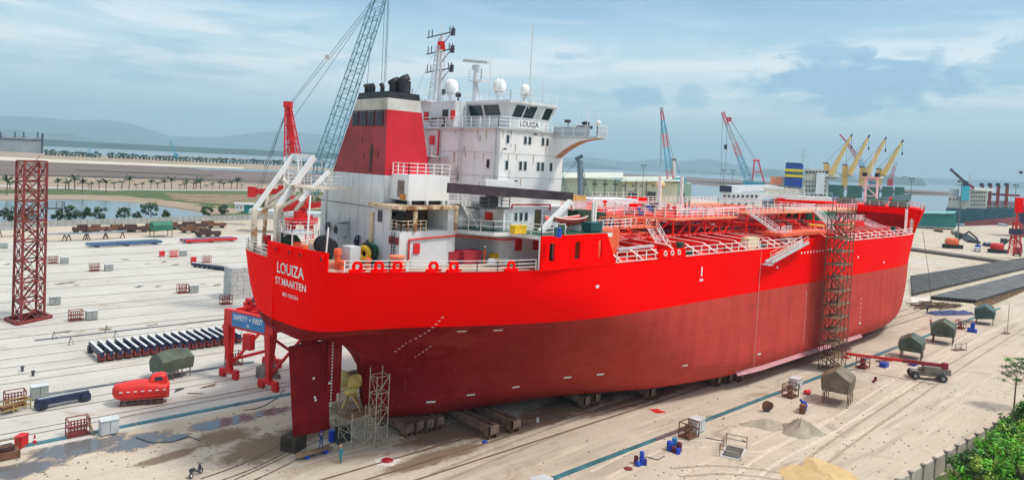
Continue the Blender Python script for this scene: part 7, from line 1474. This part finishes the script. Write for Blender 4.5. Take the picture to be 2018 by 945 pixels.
wires(t, [(V(569, 207), V(520, 330)), (V(568, 207), V(514, 372)), (V(571, 207), V(506, 376)), (V(569, 207), V(640, 116)), (V(571, 209), V(645, 119)), (V(648, 110), V(758, -30)), (V(652, 114), V(762, -30)), (V(580, 230), V(762, -30)), (V(760, -40), V(752, 160)), (V(766, -40), V(757, 165)), (V(768, -40), V(760, 160)), (V(732, 60), V(722, 190))], .035); M().cb(V(646, 113), 1.2, .7, .7, YAW-.0).build('sheave_block', LGREY, t)
def boom_crane(label, D, foot, tip_, w0, w1, n, kf, base, extra, wl):
    t = thing('boom_crane', label, 'crane'); V_ = lambda x_, y_, d_=0: vp(x_, y_, D+d_)
    M().lattice(V_(*foot), V_(*tip_), w0, w1, n, w0*.05, HR, kf).build('boom', [CB, CR, CW], t)
    for nm, x0, x1, y0, y1, dep, m in base: vbox(M(), x0, x1, y0, y1, D-1, dep).build(nm, m, t)
    for nm, pts, w_, m in extra: M().tube([V_(*p) for p in pts], w_, 6).build(nm, m, t)
    wires(t, [(V_(*a_), V_(*b_)) for a_, b_ in wl], .11); return t
bands = lambda u: 2 if u > .93 else (1 if (u < .15 or .42 < u < .62 or u > .80) else 0)
boom_crane('red and pale blue mobile harbour crane with a steep boom beside the warehouse', 560, (1321, 352), (1303, 211), 4.6, 1.6, 16, bands, [('turntable', 1311, 1350, 359, 369, 7, CR), ('cab', 1327, 1352, 350, 362, 7, CB), ('pedestal', 1316, 1331, 369, 385, 6, mat('crane blue', (.03, .10, .30), .2, 1, .5)), ('base', 1313, 1336, 383, 392, 8, CR), ('carriage', 1302, 1343, 389, 404, 9, mat('carriage maroon', (.28, .03, .05), .2, 1, .5))], [('tower', [(1328, 352), (1327.5, 316)], 1.6, mat('tower white', (.62, .60, .55), .1, 1, .6)), ('tower_head', [(1324, 315), (1332, 315)], 1.2, DARK)], [((1303, 212), (1301, 330)), ((1304, 214), (1304, 320)), ((1328, 316), (1306, 222)), ((1332, 317), (1340, 345))])
boom_crane('red and pale blue crane with a boom leaning left, with a red gantry frame', 640, (1478, 362), (1424, 221), 5.4, 2.0, 18, lambda u: 1 if (u > .82 or .38 < u < .56) else (2 if .56 < u < .82 else 0), [('base', 1464, 1508, 358, 368, 8, CB), ('boom_head', 1432, 1442, 231, 239, 3, CR)], [('gantry_leg', [(1482, 360), (1487, 316)], .7, CR), ('gantry_leg', [(1506, 360), (1494, 316)], .7, CR), ('gantry_head', [(1484, 316), (1497, 316)], 1.0, CR), ('gantry_brace', [(1484, 338), (1500, 338)], .6, CR)], [((1438, 235), (1488, 316)), ((1441, 238), (1492, 316)), ((1424, 222), (1420, 380)), ((1433, 240), (1430, 330))])
o = bpy.data.objects['boom_crane.001']; M().bar(vp(1430, 285, 640), vp(1430, 294, 640), 1.4, n=8).build('hook_block', BLACK, o)
t = thing('grey_crane', 'dark grey column crane with a folded lattice jib by the warehouse', 'crane'); V_ = lambda x_, y_: vp(x_, y_, 500)
M().bar(V_(1144, 400), V_(1143, 316), 3.0, 2.6).build('column', mat('crane slate', (.13, .19, .23), .15, 1, .6), t); M().bar(V_(1134, 314), V_(1148, 307), 2.6, 2.4).build('head', mat('crane slate dark', (.06, .09, .11), .15, 1, .6), t); b = M().lattice(V_(1112, 392), V_(1106, 330), 2, 1.6, 8, .14, HR); b.lattice(V_(1126, 398), V_(1108, 350), 2, 1.6, 7, .14, HR); b.lattice(V_(1162, 398), V_(1147, 330), 1.6, 1, 9, .12, HR); b.build('jib', mat('crane slate', (.13, .19, .23)), t); wires(t, [(V_(1143, 312), V_(1117, 336)), (V_(1143, 312), V_(1108, 352))], .1)
boom_crane('small pale lattice crane right of the yellow deck cranes', 900, (1752, 362), (1766, 319), 4, 2.2, 9, lambda u: 2 if u > .8 else 1, [('base', 1749, 1760, 352, 366, 6, CR)], [], [])
boom_crane('red and blue crane half hidden behind the yellow deck cranes', 760, (1722, 362), (1672, 285), 4.5, 2.2, 12, lambda u: 1 if u < .35 or u > .7 else 0, [('base', 1712, 1730, 356, 370, 6, CB)], [('boom_head', [(1674, 285), (1655, 265)], .8, CR)], [((1674, 285), (1710, 325)), ((1668, 290), (1669, 350))])
boom_crane('small slate crane on the far shore left of the ship', 1500, (346, 305), (335, 275), 4, 1.5, 9, lambda u: 0, [('base', 343, 351, 303, 312, 8, CB)], [], [((335, 276), (334, 303))])
boom_crane('tiny teal crane among the shore trees', 1500, (178, 310), (176, 289), 3, 1.4, 7, lambda u: 0, [('base', 172, 182, 302, 309, 7, TEALP)], [], [])
# ================================================================== other ships
def hull_poly(name, t, pts, D, dep, m):
    """ship side: outline in photo points at distance D, with the beam going away from the camera"""
    P = [vp(*p, D) for p in pts]; e_ = ray(sum(p[0] for p in pts)/len(pts), 400); o = Vector((e_[0], e_[1], 0)).normalized()*dep; M().slab(P, o).build(name, m, t)
YC2 = mat('crane yellow', (.72, .48, .17), .12, .2, .5); HATCH = mat('hatch green', (.06, .16, .12), .15, .1, .6)
t = thing('bulk_carrier', 'bulk carrier with four yellow deck cranes and a blue yellow banded funnel', 'ship'); D = 620; V_ = lambda x_, y_, d_=0: vp(x_, y_, D+d_)
hull_poly('hull', t, [(1500, 424), (1520, 392), (1700, 394), (1798, 381), (1780, 428)], D, 26, mat('slate hull', (.16, .23, .25), .12, .1, .6)); 
for x0, x1 in ((1632, 1663), (1669, 1699), (1704, 1733), (1738, 1760), (1763, 1782)): vbox(M(), x0, x1, 364.5+(x0-1632)*.03, 390, D+4, 18).build('hatch_cover', HATCH, t)
vbox(M(), 1540, 1632, 350, 395, D+2, 20).build('accommodation', mat('ship cream', (.55, .53, .46), .1, .2, .6), t); vbox(M(), 1585, 1650, 334, 352, D+3, 18).build('bridge', mat('ship cream', (.55, .53, .46)), t); vbox(M(), 1610, 1655, 343, 348, D, 24).build('bridge_wing', RAILW, t); vbox(M(), 1608, 1625, 340, 382, D-1, 3).build('ladder_tower', RAILW, t); vbox(M(), 1518, 1548, 348, 364, D+4, 10).build('free_fall_boat', ORL, t)
for y_ in (356, 365, 374, 383):
    for k in range(7): vbox(M(), 1588+6*k, 1591+6*k, y_, y_+3, D+1.5, .4).build('window', GLASS, t)
for k in range(9): vbox(M(), 1588+6.5*k, 1592.5+6.5*k, 337, 341, D+2.5, .4).build('window', GLASS, t)
b = M()
for k in range(22): b.bar(V_(1542+5.5*k, 396), V_(1542+5.5*k, 391), .2)
for y_ in (391, 393.5): b.bar(V_(1542, y_), V_(1660, y_), .18)
for x_, y_ in ((1592, 326), (1600, 322), (1615, 328), (1622, 330), (1640, 336), (1560, 312)): b.bar(V_(x_, 336), V_(x_, y_), .3)
b.build('railing', RAILW, t)
fb = vbox(M(), 1547, 1582, 323, 368, D-3, 10).build('funnel', mat('funnel blue', (.015, .06, .32), .12, .2, .5), t)
for y0 in (333, 344): vbox(M(), 1546.6, 1582.4, y0, y0+5, D-3.4, 10.8).build('funnel_band', mat('funnel yellow', (.8, .6, .02), .05, .2, .5), fb)
vbox(M(), 1546.6, 1582.4, 338.2, 344, D-3.3, 10.7).build('funnel_band', mat('funnel dark', (.05, .12, .16), .05, .2, .5), fb); vbox(M(), 1549, 1580, 320.5, 323, D-3, 9).build('funnel_top', NAVY, fb)
b = M(); b.bar(V_(1582, 335), V_(1583, 292), .5, w2=.3)
for y_ in (298, 304, 310): b.bar(V_(1575, y_), V_(1591, y_), .3)
b.build('mast', mat('pale mast', (.40, .46, .46), .1, 1, .6), t)
for x0, jx, jy, top_ in ((1628, 1676, 270, 323), (1665, 1710, 272, 326), (1699, 1743, 276, 330), (1732, 1776, 282, 334)):
    vbox(M(), x0-6, x0+6, top_, 366, D+4, 6).build('crane_post', YC2, t); M().bar(V_(x0+8, 345), V_(jx, jy), 4.6, 3.2, w2=2.0).build('crane_jib', YC2, t); M().bar(V_(jx, jy), V_(jx+4, jy-6), 1.1).build('jib_head', DARK, t)
    vbox(M(), x0-6, x0+5, top_-2.5, top_, D+5, 4).build('sheave_frame', DARK, t); wires(t, [(V_(x0-3, top_), V_(jx, jy)), (V_(jx+2, jy), V_(jx+2, jy+20))], .12); M().bar(V_(jx+2, jy+18), V_(jx+2, jy+23), 1.0).build('hook', BLACK, t)
t = thing('white_vessel', 'white workboat with a dark blue hull moored behind the tanker deck', 'ship'); D = 360; V_ = lambda x_, y_: vp(x_, y_, D)
hull_poly('hull', t, [(1405, 440), (1410, 408), (1500, 398), (1585, 392), (1660, 388), (1650, 430)], D, 16, mat('boat navy', (.02, .07, .13), .12, .2, .5)); vbox(M(), 1420, 1502, 378, 420, D-4, 14).build('deckhouse', WHITE, t); vbox(M(), 1500, 1640, 386, 394, D-2, 14).build('upper_deck', WHITE, t); vbox(M(), 1505, 1575, 372, 388, D, 12).build('wheelhouse', mat('ship cream', (.55, .53, .46)), t)
for k in range(8): vbox(M(), 1426+9*k, 1430+9*k, 384, 389, D-4.6, .5).build('window', GLASS, t)
for k in range(5): vbox(M(), 1426+14*k, 1431+14*k, 400, 412, D-4.6, .5).build('doorway', NAVY, t)
for x_ in (1512, 1550, 1585, 1610): M().bar(V_(x_, 386), V_(x_, 366), .16).build('pole', RAILW, t)
M().slab([V_(1440, 378), V_(1545, 374), V_(1545, 369), V_(1525, 365), V_(1440, 366)], HF*8).build('canopy', WHITE, t); vbox(M(), 1530, 1546, 390, 403, D-6, 4).build('red_container', CRANERED, t); vbox(M(), 1418, 1442, 366, 378, D-5, 8).build('wheelhouse_window', NAVY, t); M().lattice(V_(1436, 378), V_(1436, 420), .9, .9, 8, .06, HR).build('ladder', DARK, t)
b = M()
for k in range(16): b.bar(V_(1505+9*k, 386), V_(1505+9*k, 379), .1)
b.bar(V_(1505, 379), V_(1640, 379), .1).bar(V_(1505, 382.5), V_(1640, 382.5), .08); b.build('railing', RAILW, t)
t = thing('dark_cargo_ship', 'dark teal hulled cargo ship with a cyan funnel and red posts at the right', 'ship'); D = 560; V_ = lambda x_, y_: vp(x_, y_, D)
hull_poly('hull', t, [(1866, 440), (1864, 409), (1900, 412), (2060, 408), (2080, 440)], D, 24, mat('dark teal hull', (.02, .085, .11), .2, .2, .5)); hull_poly('boot_top', t, [(1900, 447), (1902, 437), (2060, 421), (2060, 450)], D-1, 22, mat('faded boot red', (.30, .08, .08), .2, .2, .6))
vbox(M(), 1868, 1905, 386, 412, D+2, 18).build('poop_house', mat('ship cream', (.55, .53, .46)), t); vbox(M(), 1905, 1945, 372, 411, D+2, 18).build('accommodation', mat('ship cream', (.55, .53, .46)), t); vbox(M(), 1920, 1960, 370, 376, D, 20).build('bridge', RAILW, t); vbox(M(), 1872, 1890, 372, 388, D+5, 10).build('bridge', LGREY, t)
for y_ in (378, 386, 394, 402):
    for k in range(6): vbox(M(), 1914+5*k, 1916.5+5*k, y_, y_+3, D+1.5, .4).build('window', GLASS, t)
for k in range(5): vbox(M(), 1871+7*k, 1874+7*k, 391, 394, D+1.5, .4).build('window', GLASS, t)
b = M()
for k in range(36): b.bar(V_(1868+5.2*k, 411), V_(1868+5.2*k, 406), .2)
b.bar(V_(1868, 406), V_(2055, 404), .2); b.build('railing', LGREY, t)
fb = vbox(M(), 1895, 1910, 366, 395, D-2, 8).build('funnel', mat('funnel cyan', (.05, .42, .52), .1, .2, .5), t); vbox(M(), 1897, 1908, 357, 367, D-1, 6).build('funnel_top', NAVY, fb)
M().bar(V_(1905, 362), V_(1873, 333), 1.5).build('crane_jib', DARK, t); M().bar(V_(1908, 363), V_(1919, 370), 1.5).build('crane_jib', RUSTRED, t)
b = M(); b.bar(V_(1911, 372), V_(1911, 342), .5); b.bar(V_(1904, 345), V_(1919, 345), .35); b.build('mast', LGREY, t)
for x_ in (1934, 1950, 1966, 1983): vbox(M(), x_-3, x_+4, 364, 409, D+3, 4).build('crane_post', RUSTRED, t); vbox(M(), x_-4, x_+5, 361, 366, D+2, 5).build('post_head', NAVY, t)
for x0, x1 in ((1945, 1962), (1965, 2000), (2003, 2040)): vbox(M(), x0, x1, 396, 410, D+4, 14).build('hatch_cover', mat('hatch lilac', (.28, .26, .30), .2, .2, .7), t)
vbox(M(), 1955, 2010, 382, 386, D+5, 3).build('walkway', RUSTRED, t)
t = thing('red_hulled_ship', 'red and dark hull of another ship cut by the right edge', 'ship'); vbox(M(), 2009, 2090, 405, 442, 430, 20).build('hull', NAVY, t); vbox(M(), 2010, 2090, 440, 470, 430.5, 18).build('boot_top', mat('faded boot red', (.30, .08, .08)), t); vbox(M(), 2016, 2060, 380, 406, 434, 14).build('accommodation', LGREY, t); vbox(M(), 2008, 2016, 337, 342, 432, 3).build('radar', DARK, t)
# ================================================================== plant and stores on the right quay
def excavator(p, label, m, rz, s=1.0):
    t = thing('excavator', label, 'excavator', p, rz, 'machines on the right quay')
    for y in (-1.1, 1.1): M().box(-1.8*s, 1.8*s, y-.3, y+.3, 0, .8*s).build('track', BLACK, t)
    M().lathe((-.2*s, 0, .85*s), [(1.25*s, 0), (1.35*s, .5*s), (1.2*s, 1.0*s), (.8*s, 1.25*s)], n=10).build('body', m, t); M().box(.3*s, 1.5*s, -1.3, -.2, 2.2*s, 3.2*s).build('cab', GLASS, t); M().tube([(1.2*s, .3, 1.8*s), (3.2*s, .3, 3.6*s), (5*s, .3, 2.2*s), (5.2*s, .3, .8*s)], .42, 6).build('boom', DARK, t); M().cb((5.1*s, .3, .5*s), .8, 1.0, .9).build('bucket', DARK, t)
EXO = mat('machine orange', (.70, .14, .04), .15, 1, .5)
excavator(at(1877, 489), 'orange machine with a rounded body on the sand right of the bow', EXO, -.75, 2.3); excavator(at(1966, 498), 'red excavator with a dark boom at the far right', CRANERED, -.75, 2.1)
t = thing('blue_truck', 'small blue truck between the orange machine and the red excavator', 'truck', at(1926, 495), .2); M().box(-3.4, 1.2, -1.1, 1.1, .9, 1.9).build('bed', LGREY, t); M().box(1.3, 3.0, -1.1, 1.1, .7, 2.8).build('cab', BLUE, t)
for x in (-2.4, 2.2):
    for y in (-1.1, .8): M().lathe((x, y, .55), [(.55, 0), (.55, .3)], (0, 1, 0), 12).build('wheel', BLACK, t)
def stack(name, label, x0, x1, y_, n, L, m, rz):
    t = thing(name, label, 'beam stack', at((x0+x1)/2, y_), rz, 'steel stacked on the right quay')
    for i in range(n): M().box(-L/2+i*.8, L/2-i*.5, -2+1.1*i, -1.1+1.1*i, .1, 1.1+.3*(i % 2)).build('beam', m, t)
    for x in (-L*.35, L*.35): M().box(x-.3, x+.3, -2.4, 2.4, 0, .12).build('bearer', TIMB, t)
stack('beam_stack', 'long black beam stack lying on the sand right of the bow', 1835, 1985, 471, 5, 62, mat('black beams', (.03, .035, .04), .3, .5, .6), .35); stack('beam_stack', 'shorter dark beam stack behind the long black one', 1843, 1930, 462, 4, 30, DARK, .35); stack('beam_stack', 'rusty low beam stack behind the bow', 1820, 1880, 455, 4, 26, RUST, .3); stack('beam_stack', 'navy short beam stack left of the red excavator', 1930, 1965, 484, 4, 14, NAVY, .2)
stack('pipe_stack', 'silvery pipe bundles in front of the dark cargo ship', 1945, 2005, 443, 5, 40, mat('silver pipes', (.45, .50, .54), .2, .5, .4), .3)
t = thing('signal_tower', 'red slender crane tower with a square red panel at the right edge', 'crane', vp(1999, 500, 300), YAW); h_ = (vp(1999, 395, 300)-vp(1999, 500, 300)).z
M().lattice((0, 0, 0), (0, 0, h_*.6), 3.2, 1.6, 6, .25).build('tower', CRANERED, t); M().bar((0, 0, h_*.5), (0, 0, h_), .6).build('post', CRANERED, t); M().box(-.5, .5, -2.0, 1.0, h_*.78, h_*1.06).build('panel', RED, t); M().cb((0, 0, h_*.42), 3, 4, 2.4).build('cab', NAVY, t)
t = thing('dark_loader', 'dark wheeled loader at the foot of the red tower', 'loader', at(2004, 504), .3); M().box(-2, 2, -1.2, 1.2, .8, 2.6).build('body', BLACK, t)
for x in (-1.4, 1.4):
    for y in (-1.4, 1.0): M().lathe((x, y, .9), [(.9, 0), (.9, .45)], (0, 1, 0), 12).build('wheel', BLACK, t)
M().box(-.3, 1.3, -1, 1, 2.6, 3.7).build('cab', GLASS, t)
# ================================================================== haze
hm_ = bpy.data.materials.new('haze air'); hm_.use_nodes = True; h_ = NT(hm_.node_tree); h_.n.clear(); pv = h_.new('ShaderNodeVolumePrincipled'); pv.inputs['Color'].default_value = (.60, .85, 1.0, 1); pv.inputs['Density'].default_value = HAZE; pv.inputs['Anisotropy'].default_value = 0
ho = h_.new('ShaderNodeOutputMaterial'); h_.link(pv.outputs[0], ho.inputs['Volume'])
if HAZE > 0: tag(M().box(-23000, 23000, -23000, 23000, -4.6, 1020).build('haze', hm_), kind='stuff')
